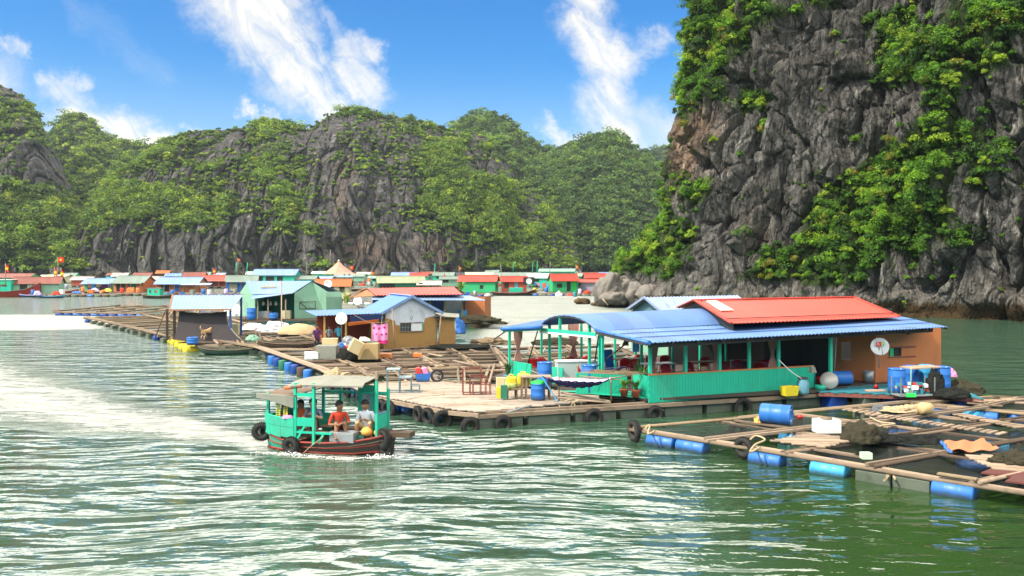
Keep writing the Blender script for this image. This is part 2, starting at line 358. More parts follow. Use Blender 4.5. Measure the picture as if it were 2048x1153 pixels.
def mountain(name, label, ridge, dbase, dridge, veg, bias, nu, nv, seed, crown, ncrown, kind='far', steep=.55, rib=1.0, warmL=(), K=90):
    x0, x1 = ridge[0][0], ridge[-1][0]
    u = np.linspace(x0, x1, nu); t = np.linspace(0, 1, nv)
    U, T_ = np.meshgrid(u, t)
    ry = interp(ridge, U)
    db = interp(dbase, U) if isinstance(dbase, list) else dbase + 0 * U
    dr = interp(dridge, U) if isinstance(dridge, list) else dridge + 0 * U
    mpp = dr / F
    # small irregularities of the skyline
    ry = ry + fbm(U * .012, 0, 3, 5, seed) * 9 - 3
    zr = CAMH + (HOR - ry) * mpp
    prof = T_ ** steep * (1 - .18 * T_ * (1 - T_) * 4 * .5)
    Z = -2 + (zr + 2) * T_
    D = db + (dr - db) * (T_ ** (1 / steep))
    wx = (U - 1024) / F * D
    k = 1 / 60.
    bul = fbm(wx * k, Z * k * .8, D * k * .3, 4, seed + 3) * 34 * (1 - T_ ** 3) * (dr - db) / 130 * rib
    ribs = ridged(wx / 13., Z / 70., seed * 3.1, 5, seed + 9) * 8.5 * (1 - T_ ** 8) * rib
    sm = (fbm(wx / 4., Z / 12., D / 9., 3, seed + 5)) * 3.6 * rib
    wz = Z + fbm(wx / 20., Z / 20., 1.5, 3, seed + 71) * 9; wxx = wx + fbm(wx / 14., Z / 22., 4.5, 3, seed + 72) * 6 + Z * .18
    f1, f2, cid, tl = worley(wxx / 10., wz / 34., seed + 73); slab = (cid - .5) * 7 + tl * 5 - np.clip(.16 - (f2 - f1), 0, .16) * 20
    g1, g2, c2, tl2 = worley(wxx / 3.6 + 3, wz / 13., seed + 74); slab += (c2 - .5) * 2.8 + tl2 * 2.2 - np.clip(.16 - (g2 - g1), 0, .16) * 7
    D = D - bul - ribs * .7 - sm * .6 - slab * rib * np.clip(1.15 - T_ ** 5, 0, 1)
    Xw = (U - 1024) / F * D
    Xw = Xw + fbm(Z / 14., U * .02, 0, 3, seed + 8) * 2.5 * (1 - T_)
    Zn = Z + fbm(wx / 9., Z / 9., 4, 3, seed + 6) * 2.5 * T_ * (1 - T_) * 2
    py = HOR - (Zn - CAMH) * F / D; px = 1024 + Xw / D * F
    vgf = bias + blobs(px, py, veg) + fbm(wx / 22., Z / 18., D / 30., 4, seed + 20) * .9 + fbm(wx / 4.5, Z / 5.5, D / 8., 2, seed + 22) * .75
    vgf = np.clip(.5 + vgf * .5, 0, 1)
    V = np.stack([Xw, D, Zn], -1)
    # back slope
    back = []
    for j in range(1, 7):
        f = j / 6.
        back.append(np.stack([(U[-1] - 1024) / F * (dr[-1] + 95 * f) , dr[-1] + 95 * f - 0 * bul[-1], Zn[-1] * (1 - f ** 1.4) - 3 * f], -1))
    Vall = np.concatenate([V, np.stack(back, 0)], 0)
    vv = np.concatenate([vgf, np.repeat(vgf[-1:], 6, 0)], 0)
    me = np_mesh(name, Vall.reshape(-1, 3), grid_faces(nu, nv + 6), True, [ROCK_FAR])
    a = me.attributes.new('veg', 'FLOAT', 'POINT'); a.data.foreach_set('value', vv.ravel().astype(np.float32))
    wa = np.zeros_like(vv); wa[:nv] = np.clip(blobs(px, py, warmL), 0, 1)
    a = me.attributes.new('warm', 'FLOAT', 'POINT'); a.data.foreach_set('value', wa.ravel().astype(np.float32))
    o = link(name, me); tag(o, label, 'hill', kind='structure')
    # trees on it
    rg = np.random.default_rng(seed)
    fu, ft = rg.uniform(2, nu - 3, ncrown * 4), rg.uniform(1, nv + 2.5, ncrown * 4)
    iu, it = fu.astype(int), ft.astype(int)
    pts = Vall[it, iu]; w = vv[it, iu]
    keep = (rg.uniform(size=len(w)) < np.clip((w - .46) * 5, .0, 1)) & (pts[:, 2] > 3)
    small = ~keep & (pts[:, 2] > 4) & (rg.uniform(size=len(w)) < np.clip(w * .8 - .02, .02, .42))
    pb, ps = pts[keep][:ncrown], pts[small][:int(ncrown * 1.1)]
    rad = np.concatenate([np.clip(rg.lognormal(-.08, .38, len(pb)), .4, 2.1) * crown, rg.uniform(.20, .62, len(ps)) * crown])
    pts = np.concatenate([pb, ps]); n = len(pts)
    pts = pts + np.stack([rg.normal(size=n) * .8, -rad * .25, rad * .15], 1)
    lm = crowns_mesh(name + '_trees', pts, rad, None, leaf_tints(rg, n, kind), K, crown * .16, .75, seed)
    return o, lm, n
# ------------------------------------------------------------------ far hills
def far_hills():
    H = []
    H.append(mountain('hill', 'steep wooded limestone hill cut by the left edge of the photo',
        [(-700, 60), (-300, 90), (-60, 150), (0, 178), (40, 192), (70, 225), (95, 280), (118, 320), (150, 380), (170, 430), (190, 480), (210, 530)],
        400, 500, [(150, 450, 90, 60, .4), (60, 430, 70, 70, .5), (110, 330, 30, 60, -.9), (20, 190, 60, 30, -.5), (60, 320, 40, 30, -.6)], .0, 380, 220, 11, 3.8, 2600, 'far'))
    H.append(mountain('hill', 'rounded green knob behind the left hill with a wooded saddle',
        [(60, 330), (100, 262), (125, 238), (150, 231), (180, 242), (205, 268), (240, 285), (290, 292), (340, 296), (400, 320), (460, 360), (520, 420)],
        520, 640, [(150, 260, 40, 30, -.5), (220, 400, 120, 90, .8)], .75, 340, 180, 12, 4.0, 2500, 'far'))
    H.append(mountain('hill', 'broad grey limestone ridge with patches of green rising behind the village',
        [(100, 525), (135, 478), (170, 420), (215, 375), (250, 345), (290, 318), (330, 283), (365, 270), (405, 267), (450, 268), (500, 256), (530, 246), (570, 250), (610, 262), (645, 242), (680, 226), (712, 218), (745, 229), (790, 240), (830, 250), (862, 254), (900, 264), (950, 268), (990, 285), (1015, 318), (1035, 362), (1075, 400), (1105, 440), (1130, 480), (1165, 520)],
        [(100, 380), (600, 400), (1170, 430)], [(100, 420), (400, 480), (700, 500), (1170, 500)],
        [(380, 420, 90, 45, 1.1), (330, 300, 60, 30, .5), (560, 340, 60, 90, .45), (610, 470, 60, 60, .5), (860, 300, 60, 40, .7), (960, 420, 90, 80, 1.5), (1050, 480, 60, 60, .8), (900, 350, 50, 40, .7), (750, 290, 40, 40, .3), (710, 225, 60, 12, .8), (240, 390, 60, 50, .8), (540, 255, 80, 12, .6),
         (960, 330, 35, 30, -1.1), (700, 420, 110, 110, -.5), (430, 500, 170, 35, -1.0), (230, 500, 90, 30, -1.2), (660, 500, 200, 25, -.7), (1060, 430, 22, 40, -1.0), (620, 280, 60, 40, -.6), (1010, 490, 30, 30, -.7)],
        -.55, 800, 300, 13, 3.1, 7000, 'far', warmL=[(730, 500, 60, 30, .8), (880, 500, 40, 25, .7), (690, 340, 20, 20, .7), (680, 400, 14, 30, .6)]))
    H.append(mountain('hill', 'tall rounded green dome hill right of the grey ridge',
        [(780, 420), (830, 330), (880, 275), (915, 248), (955, 230), (990, 235), (1030, 255), (1062, 285), (1088, 300), (1120, 302), (1160, 300), (1200, 340), (1240, 400), (1290, 470), (1340, 530)],
        560, 680, [(960, 300, 40, 40, -.4), (1130, 370, 80, 90, .8)], .85, 380, 190, 14, 4.8, 2300, 'dim'))
    H.append(mountain('hill', 'second rounded green hill partly behind the near cliff',
        [(1040, 420), (1090, 330), (1130, 298), (1160, 285), (1180, 276), (1210, 271), (1240, 280), (1270, 302), (1310, 330), (1340, 370), (1380, 430), (1420, 500)],
        540, 640, [(1300, 460, 40, 60, -.8), (1240, 380, 60, 60, .4)], .75, 340, 180, 15, 4.8, 1900, 'dim'))
    H.append(mountain('hill', 'darker farthest wooded hill touching the near cliff',
        [(1180, 400), (1230, 330), (1280, 308), (1320, 300), (1360, 292), (1500, 260), (1700, 250)],
        760, 880, [], 1.0, 160, 90, 16, 5.0, 1500, 'dim'))
    for i, (o, lm, n) in enumerate(H):
        lab = o['label'].replace('limestone ', '')
        t = link('hill_trees', lm)
        tag(t, ['wooded cover of the steep hill at the left edge', 'tree cover on the rounded knob and its saddle', 'green tree patches on the broad grey ridge', 'tree cover of the tall green dome hill', 'tree cover of the second rounded hill', 'tree cover of the darkest farthest hill'][i], 'woodland', kind='stuff')
far_hills()

# ------------------------------------------------------------------ near cliff
CLIFF_VEG = [(1440, 75, 75, 50, 1.5), (1395, 130, 50, 60, 1.3), (1360, 170, 30, 50, 1.2), (1400, 25, 30, 25, 1.0), (1550, 25, 70, 22, .8), (1525, 200, 32, 26, 1.5), (1530, 265, 26, 26, 1.0),
    (1650, 215, 45, 14, 1.2), (1395, 380, 40, 32, 1.5), (1350, 470, 50, 30, 1.5), (1290, 510, 60, 38, 1.8), (1640, 10, 40, 20, .6),
    (1700, 440, 100, 62, 1.7), (1640, 530, 90, 50, 1.4), (1800, 340, 80, 50, 1.3), (1850, 440, 70, 70, .9), (1780, 60, 50, 45, 1.0), (1850, 130, 80, 38, 1.6), (1770, 160, 40, 26, 1.2),
    (1960, 110, 75, 40, 1.7), (2010, 30, 60, 45, 1.5), (1890, 190, 26, 45, 1.3), (1900, 270, 60, 30, .8), (1860, 300, 60, 36, .9), (1960, 330, 40, 26, .6), (1930, 485, 30, 18, 1.2), (1950, 370, 30, 20, .8), (1740, 250, 40, 40, .5), (1480, 560, 40, 18, .5),
    (1900, 30, 40, 50, .5),
    (1560, 130, 130, 90, -.7), (1510, 400, 90, 90, -1.0), (1430, 300, 60, 60, -.8), (1680, 130, 60, 80, -.8), (1650, 290, 50, 30, -.7), (1980, 560, 120, 70, -1.2), (1780, 610, 120, 20, -1.2), (2020, 240, 40, 90, -.6), (2000, 420, 60, 70, -.5), (1400, 560, 60, 40, -.6)]
def near_cliff():
    path = [(60, 235), (44, 190), (34, 150), (27, 128), (25.0, 119.5), (25.6, 114.5), (27.6, 110.5), (31, 106), (35, 101), (39, 96.5), (43, 92), (46.5, 86.5), (51, 81), (57, 75), (66, 68), (80, 58)]
    pa = np.array(path, float)
    sl_ = np.r_[0, np.cumsum(np.linalg.norm(np.diff(pa, axis=0), axis=1))]
    nu, nv, top = 1050, 520, 62.
    # denser sampling on the part facing the camera
    s = np.interp(np.linspace(0, 1, nu), [0, .10, .95, 1], [0, sl_[3], sl_[-2], sl_[-1]])
    xs, ys = np.interp(s, sl_, pa[:, 0]), np.interp(s, sl_, pa[:, 1])
    # smooth the plan line
    kk = np.ones(25) / 25
    xp = np.convolve(np.pad(xs, 12, 'edge'), kk, 'valid'); yp = np.convolve(np.pad(ys, 12, 'edge'), kk, 'valid')
    tx, ty = np.gradient(xp), np.gradient(yp); ln = np.hypot(tx, ty); tx /= ln; ty /= ln
    nx, ny = -ty, tx                                   # inward (away from the water)
    nx, ny = np.where(nx * 1 + ny * 0 > -9, nx, nx), ny
    S, Zg = np.meshgrid(s, np.linspace(-1.5, top, nv))
    i = np.arange(nu)[None] + 0 * Zg.astype(int)
    X0, Y0, NX, NY = xp[i], yp[i], nx[i], ny[i]
    zf = np.clip(Zg / top, 0, 1)
    off = 1.5 * zf + 5 * zf ** 3
    # the green apron that flares out at the left foot of the cliff
    tip = np.exp(-((S - sl_[4]) / 9.) ** 2)
    flare = np.clip(1 - Zg / 13., 0, 1) ** 1.2 * 13.5 * tip
    notch = -1.6 * np.exp(-((Zg - 14) / 7.) ** 2) * tip
    right = np.clip((S - sl_[7]) / (sl_[12] - sl_[7]), 0, 1)
    off = off + 6.5 * np.exp(-((S - (sl_[9])) / 10.) ** 2) * zf ** .8 * 1.3 + right * zf * 2       # the wooded gully
    big = fbm(X0 / 9., Y0 / 9., Zg / 18., 4, 41) * 5.2
    rib = ridged(X0 / 3.6, Y0 / 3.6, Zg / 18. + X0 * .02, 5, 42) * 2.3
    # slanting slabs
    sl2 = ridged((X0 - Zg * .35) / 5., (Y0) / 5., Zg / 22. + 3, 3, 44) * 1.3
    blk = fbm(X0 / 1.3, Y0 / 1.3, Zg / 2.6, 5, 43) * 1.15
    step = np.abs(((Zg + fbm(X0 / 6, Y0 / 6, 1, 2, 47) * 5) / 7.5) % 1 - .5) * 1.4
    under = -np.clip(1 - np.abs(Zg - .3) / 1.6, 0, 1) * -1.2       # sea notch
    Sx = S + fbm(S / 3., Zg / 4., 2., 3, 61) * .9; Zx = Zg + S * .35 + fbm(S / 4., Zg / 5., 7., 3, 62) * 1.6
    f1, f2, cid, tl = worley(Sx / 3.0, Zx / 10.5, 63); slab = (cid - .5) * 2.6 + tl * 1.5 - np.clip(.20 - (f2 - f1), 0, .2) * 9
    g1, g2, cd2, tl2 = worley(Sx / 1.1 + 9, Zx / 3.8, 64); slab += (cd2 - .5) * .75 + tl2 * .55 - np.clip(.16 - (g2 - g1), 0, .16) * 3.5
    g1, g2, cd3, tl3 = worley(Sx / .45 + 9, Zx / 1.5, 65); slab += (cd3 - .5) * .22 + tl3 * .2
    slab *= np.clip(Zg / 3, .3, 1)
    disp = off + notch - slab - flare - big - rib * .55 - sl2 * .6 - blk * .6 - step + under
    Xw = X0 + NX * disp; Yw = Y0 + NY * disp
    Xw = Xw + (flare > 0) * 0
    Zw = Zg + fbm(X0 / 3., Y0 / 3., Zg / 3., 3, 45) * .8
    px = 1024 + Xw / Yw * F; py = HOR - (Zw - CAMH) * F / Yw
    vg = -.30 + blobs(px, py, CLIFF_VEG) + fbm(Xw / 5., Yw / 5., Zw / 4., 4, 46) * 1.0 + fbm(Xw / 1.5, Yw / 1.5, Zw / 1.5, 2, 48) * .5
    vg = np.clip(.5 + .5 * vg, 0, 1) * np.clip((Zw - 2.0) / 2, 0, 1)
    warm = np.clip(blobs(px, py, [(1375, 270, 38, 80, 1.4), (1420, 250, 30, 30, .6), (1510, 470, 30, 40, .5), (1360, 350, 20, 40, .7)]), 0, 1)
    # plateau behind the rim
    V = np.stack([Xw, Yw, Zw], -1)
    rows = [V]
    for f, dz in ((6, 2.5), (16, 3.5), (34, -3), (60, -66)):
        rows.append(np.stack([Xw[-1] + NX[-1] * f, Yw[-1] + NY[-1] * f, Zw[-1] + dz], -1)[None])
    Va = np.concatenate(rows, 0); ex = len(rows) - 1
    me = np_mesh('cliff', Va.reshape(-1, 3), grid_faces(nu, nv + ex), True, [ROCK_NEAR])
    for nm, arr in (('veg', vg), ('warm', warm)):
        aa = np.concatenate([arr, np.repeat(arr[-1:], ex, 0)], 0)
        a = me.attributes.new(nm, 'FLOAT', 'POINT'); a.data.foreach_set('value', aa.ravel().astype(np.float32))
    tag(link('cliff', me), 'sheer grey limestone cliff with hanging greenery filling the right side', 'cliff', kind='structure')
    # plants on the cliff face
    rg = np.random.default_rng(5)
    N = 30000
    iu, it = rg.integers(3, nu - 3, N), rg.integers(8, nv - 1, N)
    w = vg[it, iu]; keep = (rg.uniform(size=N) < np.clip((w - .47) * 5, .035, 1)) & (px[it, iu] > 1200) & (px[it, iu] < 2300)
    iu, it = iu[keep], it[keep]
    # visible-facing only
    pts = V[it, iu]; nrm = np.stack([-NX[it, iu], -NY[it, iu]], -1)
    n = min(len(pts), 3300); pts = pts[:n]; nrm = nrm[:n]
    rad = np.clip(rg.lognormal(-.45, .5, n), .2, 2.4) * np.where(w[keep][:n] > .5, 1, .55)
    pts = pts + np.concatenate([nrm * (rad * .35)[:, None], (rad * .1)[:, None]], 1)
    tn = leaf_tints(rg, n, 'near')
    lm = crowns_mesh('cliff_bushes', pts, rad, None, tn, 480, .100, 1.0, 6)
    tag(link('cliff_shrubbery', lm), 'dense bright green shrubs and creepers clinging to the near cliff', 'shrubbery', kind='stuff')
    return V, vg, px, py, NX, NY
CL = near_cliff()
# ------------------------------------------------------------------ object materials
MATS = {}
def M(name, col=(.5, .5, .5), rough=.6, var=.18, grime=.25, scale=3., bumpv=.15, isl=.12, spec=.4, metal=0., grain=None, dirtc=(.10, .085, .06), algae=0., sheets=0):
    """painted / wooden / plastic surface with patchy wear"""
    if name in MATS: return MATS[name]
    m, T, b, _ = new_mat(name); MATS[name] = m
    p = T.node('ShaderNodeTexCoord').outputs['Object']
    rnd = T.node('ShaderNodeNewGeometry').outputs['Random Per Island']
    v = T.v('MULTIPLY', p, grain) if grain else p
    n = T.noise(v, scale, 5, .6); n2 = T.noise(p, scale * .35, 4, .6, .4)
    k = T.m('ADD', 1 - var / 2 - isl / 2, T.m('ADD', T.m('MULTIPLY', n, var), T.m('MULTIPLY', rnd, isl)))
    c = T.v('SCALE', (col[0], col[1], col[2]), k)
    c = T.mix(T.m('MULTIPLY', T.ss(n2, .48, .72), grime), c, (*dirtc, 1))
    if sheets:
        u = T.m('FLOOR', T.m('MULTIPLY', T.dot(p, (.943, .334, 0)), 1.15)); wn = T.node('ShaderNodeTexWhiteNoise', noise_dimensions='1D'); T.put(wn.inputs['W'], u)
        c = T.v('SCALE', c, T.m('ADD', .88, T.m('MULTIPLY', wn.outputs['Value'], .20)))
        stk = T.noise(T.v('MULTIPLY', p, (5.5, .8, .8)), 1., 5, .65); c = T.mix(T.ss(stk, .54, .76, 0, .7), c, (*dirtc, 1))
    if algae: c = T.mix(T.m('MULTIPLY', T.ss(T.m('ADD', T.sep(p)[2], T.m('MULTIPLY', n, .22)), .30, .14), algae), c, (.035, .045, .022, 1))
    sp = T.noise(p, scale * 9, 2, .6); c = T.mix(T.m('MULTIPLY', T.ss(sp, .60, .72), grime * .8), c, (*dirtc, 1))
    T.put(b.inputs['Base Color'], c); T.put(b.inputs['Roughness'], T.m('ADD', rough - .08, T.m('MULTIPLY', n, .16)))
    b.inputs['Specular IOR Level'].default_value = spec; b.inputs['Metallic'].default_value = metal
    if bumpv: bump(T, b, n, bumpv, .03)
    return m
def wood(name, col, isl=.5): return M(name, col, .85, .5, .35, 6., .35, isl, .2, grain=(1, 1, 1), dirtc=(.06, .045, .03))
TEAL = M('teal_paint', (.020, .47, .30), .5, .3, .25, 2.5, isl=.12)
TEAL2 = M('faded_green_paint', (.22, .42, .29), .7, .2, .3, 2.)
GREEN = M('green_paint', (.03, .42, .16), .6, .2, .25, 3.)
DGREEN = M('dark_green_paint', (.02, .16, .09), .6, .3, .3, 3.)
BLUEROOF = M('blue_sheet_roof', (.105, .205, .43), .6, .3, .5, .9, 0, .05, .3, dirtc=(.15, .20, .32), sheets=1)
PALEROOF = M('pale_blue_sheet_roof', (.17, .29, .52), .45, .16, .3, 1.2, 0, .05, .5, dirtc=(.3, .22, .16), sheets=1)
DBLUE = M('dark_blue_paint', (.03, .08, .26), .6, .2, .2)
REDROOF = M('red_sheet_roof', (.56, .065, .042), .5, .25, .45, .8, 0, .05, .4, dirtc=(.3, .08, .05), sheets=1)
OLDRED = M('faded_red_sheet_roof', (.25, .085, .065), .6, .2, .35, 1.5, 0, .05, .3, sheets=1)
GREYROOF = M('grey_sheet_roof', (.20, .26, .22), .6, .2, .4, 1.5, 0, .05, .3, sheets=1)
LILAC = M('pale_lilac_sheet_roof', (.27, .34, .50), .5, .15, .2, 1.2, 0, .05, .4, sheets=1)
CREAM = M('cream_paint', (.62, .55, .34), .7, .2, .3)
WHITE = M('white_paint', (.75, .76, .74), .55, .1, .25)
PANELW = M('weathered_white_board', (.60, .64, .68), .7, .2, .35, 3.)
ORANGEW = M('orange_brown_board', (.50, .165, .055), .65, .22, .25, 2.)
BROWNW = M('ochre_brown_board', (.36, .20, .06), .75, .25, .3, 3.)
REDW = M('brick_red_board', (.35, .06, .035), .7, .25, .3, 3.)
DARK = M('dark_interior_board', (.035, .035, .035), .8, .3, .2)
WOOD = wood('weathered_timber', (.21, .155, .11)); WOODP = wood('pale_dry_timber', (.33, .245, .175), .5); WOODD = wood('wet_dark_timber', (.10, .07, .05)); BAMBOO = wood('bamboo_poles', (.27, .20, .125), .5)
DECKW = wood('bleached_deck_boards', (.38, .31, .25), .4)
BARREL = M('blue_plastic_drum', (.022, .15, .50), .45, .3, .3, 3., .05, .12, .5, algae=.8)
BARRELL = M('light_blue_plastic_drum', (.04, .33, .60), .45, .3, .3, 3., .05, .12, .5, algae=.8)
YELLOWP = M('yellow_plastic', (.75, .58, .03), .45, .15, .2, 3., .05, .05, .5)
ORANGEP = M('orange_plastic_sheet', (.80, .20, .04), .5, .2, .2)
RUBBER = M('tyre_rubber', (.022, .021, .02), .75, .4, .35, 8., .3, .3, .3, dirtc=(.09, .08, .065))
FOAMB = M('algae_stained_float_block', (.13, .15, .115), .85, .4, .6, 4., .4, .3, .2, dirtc=(.035, .05, .02))
STYRO = M('white_foam_box', (.80, .80, .78), .8, .08, .15)
KNOCK = M('tan_foam_box', (.66, .52, .28), .8, .15, .3)
SACK = M('tan_tarpaulin', (.45, .31, .14), .75, .2, .3); CANVAS = M('pale_canvas', (.25, .25, .205), .85, .2, .35)
NETM = M('black_net', (.018, .02, .018), .9, .5, .1, 20., .6, .3, .1); NETG = M('olive_net_heap', (.055, .05, .032), .95, .6, .3, 25., .9, .4, .1)
ROPE = M('hemp_rope', (.46, .36, .22), .9, .4, .2, 20., .3, .2, .1)
STEEL = M('grey_metal', (.32, .34, .35), .45, .2, .3, 4., metal=.5); RUSTY = M('red_oxide_steel', (.20, .045, .03), .6, .3, .3); BLUEGREY = M('blue_grey_steel', (.10, .20, .23), .5, .2, .3)
REDP = M('red_plastic', (.50, .012, .012), .4, .15, .1, 3., .03, .05, .5)
SKIN = M('skin', (.44, .23, .14), .55, .1, .05); SKIND = M('tanned_skin', (.33, .16, .09), .55, .1, .05); HAIR = M('black_hair', (.012, .010, .009), .6, .3, .0)
HULLR = M('red_hull_paint', (.30, .03, .02), .6, .3, .35); HULLD = M('tarred_hull', (.045, .035, .03), .65, .5, .4, 5., dirtc=(.03, .055, .038)); HULLG = M('worn_teal_hull', (.035, .42, .27), .6, .25, .28, 4., .3)
HULLDG = M('dark_green_hull', (.025, .10, .07), .55, .4, .5, 5., dirtc=(.04, .03, .03))
PINK = M('pink_cloth', (.85, .30, .55), .9, .1, .0); MAGENTA = M('magenta_cloth', (.55, .02, .17), .9, .1, .0); LAV = M('lavender_cloth', (.62, .50, .78), .9, .1, .05); NAVY = M('navy_cloth', (.03, .025, .12), .9, .2, .0)
CURT = M('pinkish_curtain', (.50, .28, .23), .95, .5, .0, 9., grain=(1, 1, .1))
TURQ = M('turquoise_deck_paint', (.035, .23, .28), .6, .25, .3)
CLOTHW = M('white_shirt_cloth', (.75, .76, .82), .9, .1, 0); CLOTHG = M('slate_shirt_cloth', (.16, .19, .26), .9, .1, 0); KHAKI = M('khaki_cloth', (.52, .42, .25), .9, .1, 0); REDC = M('red_cloth', (.60, .06, .03), .9, .3, 0); DARKC = M('dark_cloth', (.03, .03, .04), .9, .2, 0)
PURPLE = M('purple_cloth', (.10, .03, .12), .9, .2, 0); CYANC = M('cyan_cloth', (.08, .5, .65), .9, .1, 0); ORC = M('orange_life_vest', (.85, .16, .03), .8, .1, 0)
GLASS = M('dusty_glass', (.30, .36, .36), .15, .2, .1, 2., 0, 0, .8); TURQC = M('bright_green_paint', (.03, .60, .10), .55, .1, .1)
DOGC = M('tan_dog_coat', (.55, .34, .16), .9, .3, .1, 14.)
GOLD = M('yellow_star_cloth', (.9, .7, .02), .8, .1, 0); FLAGR = M('red_flag_cloth', (.80, .03, .015), .8, .1, 0)
TERRA = M('terracotta_pot', (.40, .10, .05), .8, .2, .2); POTB = M('blue_grey_pot', (.10, .25, .32), .7, .2, .2)
GOURD = M('yellow_orange_buoy', (.80, .40, .08), .5, .2, .2)

# ------------------------------------------------------------------ mesh builder
class MB:
    def __init__(s): s.v = []; s.f = []; s.mi = []; s.mats = []; s.sm = []
    def mat(s, m):
        if m not in s.mats: s.mats.append(m)
        return s.mats.index(m)
    def add(s, verts, faces, m, smooth=False):
        k = len(s.v); i = s.mat(m)
        s.v += [tuple(a) for a in verts]; s.f += [tuple(k + j for j in f) for f in faces]
        s.mi += [i] * len(faces); s.sm += [smooth] * len(faces); return s
    def box(s, c, size, m, rz=0., tilt=None):
        x, y, z = [a / 2 for a in size]
        pts = [Vector((a, b, d)) for d in (-z, z) for b in (-y, y) for a in (-x, x)]
        if tilt: mt = Matrix.Rotation(tilt[0], 3, 'X') @ Matrix.Rotation(tilt[1], 3, 'Y'); pts = [mt @ p for p in pts]
        if rz: mt = Matrix.Rotation(rz, 3, 'Z'); pts = [mt @ p for p in pts]
        c = Vector(c)
        return s.add([p + c for p in pts], [(0, 2, 3, 1), (4, 5, 7, 6), (0, 1, 5, 4), (2, 6, 7, 3), (0, 4, 6, 2), (1, 3, 7, 5)], m)
    def beam(s, a, b, w, h, m, up=(0, 0, 1)):
        a, b = Vector(a), Vector(b); d = (b - a)
        if d.length < 1e-6: return s
        d.normalize(); u = Vector(up); sd = d.cross(u)
        if sd.length < 1e-3: sd = d.cross(Vector((1, 0, 0)))
        sd.normalize(); u = sd.cross(d); sd *= w / 2; u *= h / 2
        pts = [p + e * sd + g * u for p in (a, b) for (e, g) in ((-1, -1), (1, -1), (1, 1), (-1, 1))]
        return s.add(pts, [(0, 1, 2, 3), (7, 6, 5, 4), (0, 4, 5, 1), (1, 5, 6, 2), (2, 6, 7, 3), (3, 7, 4, 0)], m)
    def tube(s, pts, r, m, n=8, caps=True, smooth=True):
        pts = [Vector(p) for p in pts]; rs = r if hasattr(r, '__len__') else [r] * len(pts)
        V = []; pv = None
        for i, p in enumerate(pts):
            d = (pts[min(i + 1, len(pts) - 1)] - pts[max(i - 1, 0)]).normalized()
            a = pv - d * pv.dot(d) if pv is not None else d.cross(Vector((0, 0, 1)))
            if a.length < 1e-3: a = d.cross(Vector((1, 0, 0)))
            a.normalize(); pv = a; b = d.cross(a)
            V += [p + (a * math.cos(t) + b * math.sin(t)) * rs[i] for t in [2 * math.pi * j / n for j in range(n)]]
        Fc = [(i * n + j, i * n + (j + 1) % n, (i + 1) * n + (j + 1) % n, (i + 1) * n + j) for i in range(len(pts) - 1) for j in range(n)]
        s.add(V, Fc, m, smooth)
        if caps:
            k = len(s.v) - len(V); e = k + (len(pts) - 1) * n
            s.f += [tuple(range(k + n - 1, k - 1, -1)), tuple(range(e, e + n))]; s.mi += [s.mat(m)] * 2; s.sm += [False] * 2
        return s
    def lathe(s, prof, m, base=(0, 0, 0), axis=(0, 0, 1), n=18, smooth=True):
        q = Vector((0, 0, 1)).rotation_difference(Vector(axis)); base = Vector(base)
        V = [base + q @ Vector((r * math.cos(2 * math.pi * j / n), r * math.sin(2 * math.pi * j / n), z)) for (r, z) in prof for j in range(n)]
        return s.add(V, [(i * n + j, i * n + (j + 1) % n, (i + 1) * n + (j + 1) % n, (i + 1) * n + j) for i in range(len(prof) - 1) for j in range(n)], m, smooth)
    def torus(s, c, R_, r, m, axis=(0, 1, 0), n=22, k=9, flat=1.):
        q = Vector((0, 0, 1)).rotation_difference(Vector(axis)); c = Vector(c); V = []
        for i in range(n):
            a = 2 * math.pi * i / n
            for j in range(k):
                b = 2 * math.pi * j / k
                V.append(c + q @ Vector(((R_ + r * math.cos(b)) * math.cos(a), (R_ + r * math.cos(b)) * math.sin(a), r * flat * math.sin(b))))
        return s.add(V, [(i * k + j, ((i + 1) % n) * k + j, ((i + 1) % n) * k + (j + 1) % k, i * k + (j + 1) % k) for i in range(n) for j in range(k)], m, True)
    def poly(s, pts, z0, z1, m):
        n = len(pts)
        V = [(p[0], p[1], z0) for p in pts] + [(p[0], p[1], z1) for p in pts]
        return s.add(V, [tuple(range(n - 1, -1, -1)), tuple(range(n, 2 * n))] + [(i, (i + 1) % n, n + (i + 1) % n, n + i) for i in range(n)], m)
    def slab(s, pts, th, m):
        """solid sheet from a loop of 3-D points"""
        pts = [Vector(p) for p in pts]; nm = (pts[1] - pts[0]).cross(pts[2] - pts[1]).normalized() * th; n = len(pts)
        return s.add(pts + [p - nm for p in pts], [tuple(range(n)), tuple(range(2 * n - 1, n - 1, -1))] + [(i, n + i, n + (i + 1) % n, (i + 1) % n) for i in range(n)], m)
    def corr(s, a, b, c, d, m, pitch=.17, amp=.022, nv=2, sag=None, th=.02):
        """corrugated sheet; a-b along the eave, d-c along the ridge"""
        a, b, c, d = map(Vector, (a, b, c, d)); nu = max(8, int((b - a).length / pitch * 4)); V = []
        for sd in (0, 1):
            for j in range(nv + 1):
                for i in range(nu + 1):
                    u, v = i / nu, j / nv
                    p = (a * (1 - u) + b * u) * (1 - v) + (d * (1 - u) + c * u) * v
                    z = amp * math.cos(i * math.pi / 2) - sd * th
                    if sag: z += sag(u, v)
                    V.append(p + Vector((0, 0, z)))
        w = nu + 1; o = w * (nv + 1); fs = []
        for j in range(nv):
            for i in range(nu):
                q = (j * w + i, j * w + i + 1, (j + 1) * w + i + 1, (j + 1) * w + i)
                fs += [q, tuple(o + t for t in reversed(q))]
        for i in range(nu): fs += [(i, o + i, o + i + 1, i + 1), (nv * w + i, nv * w + i + 1, o + nv * w + i + 1, o + nv * w + i)]
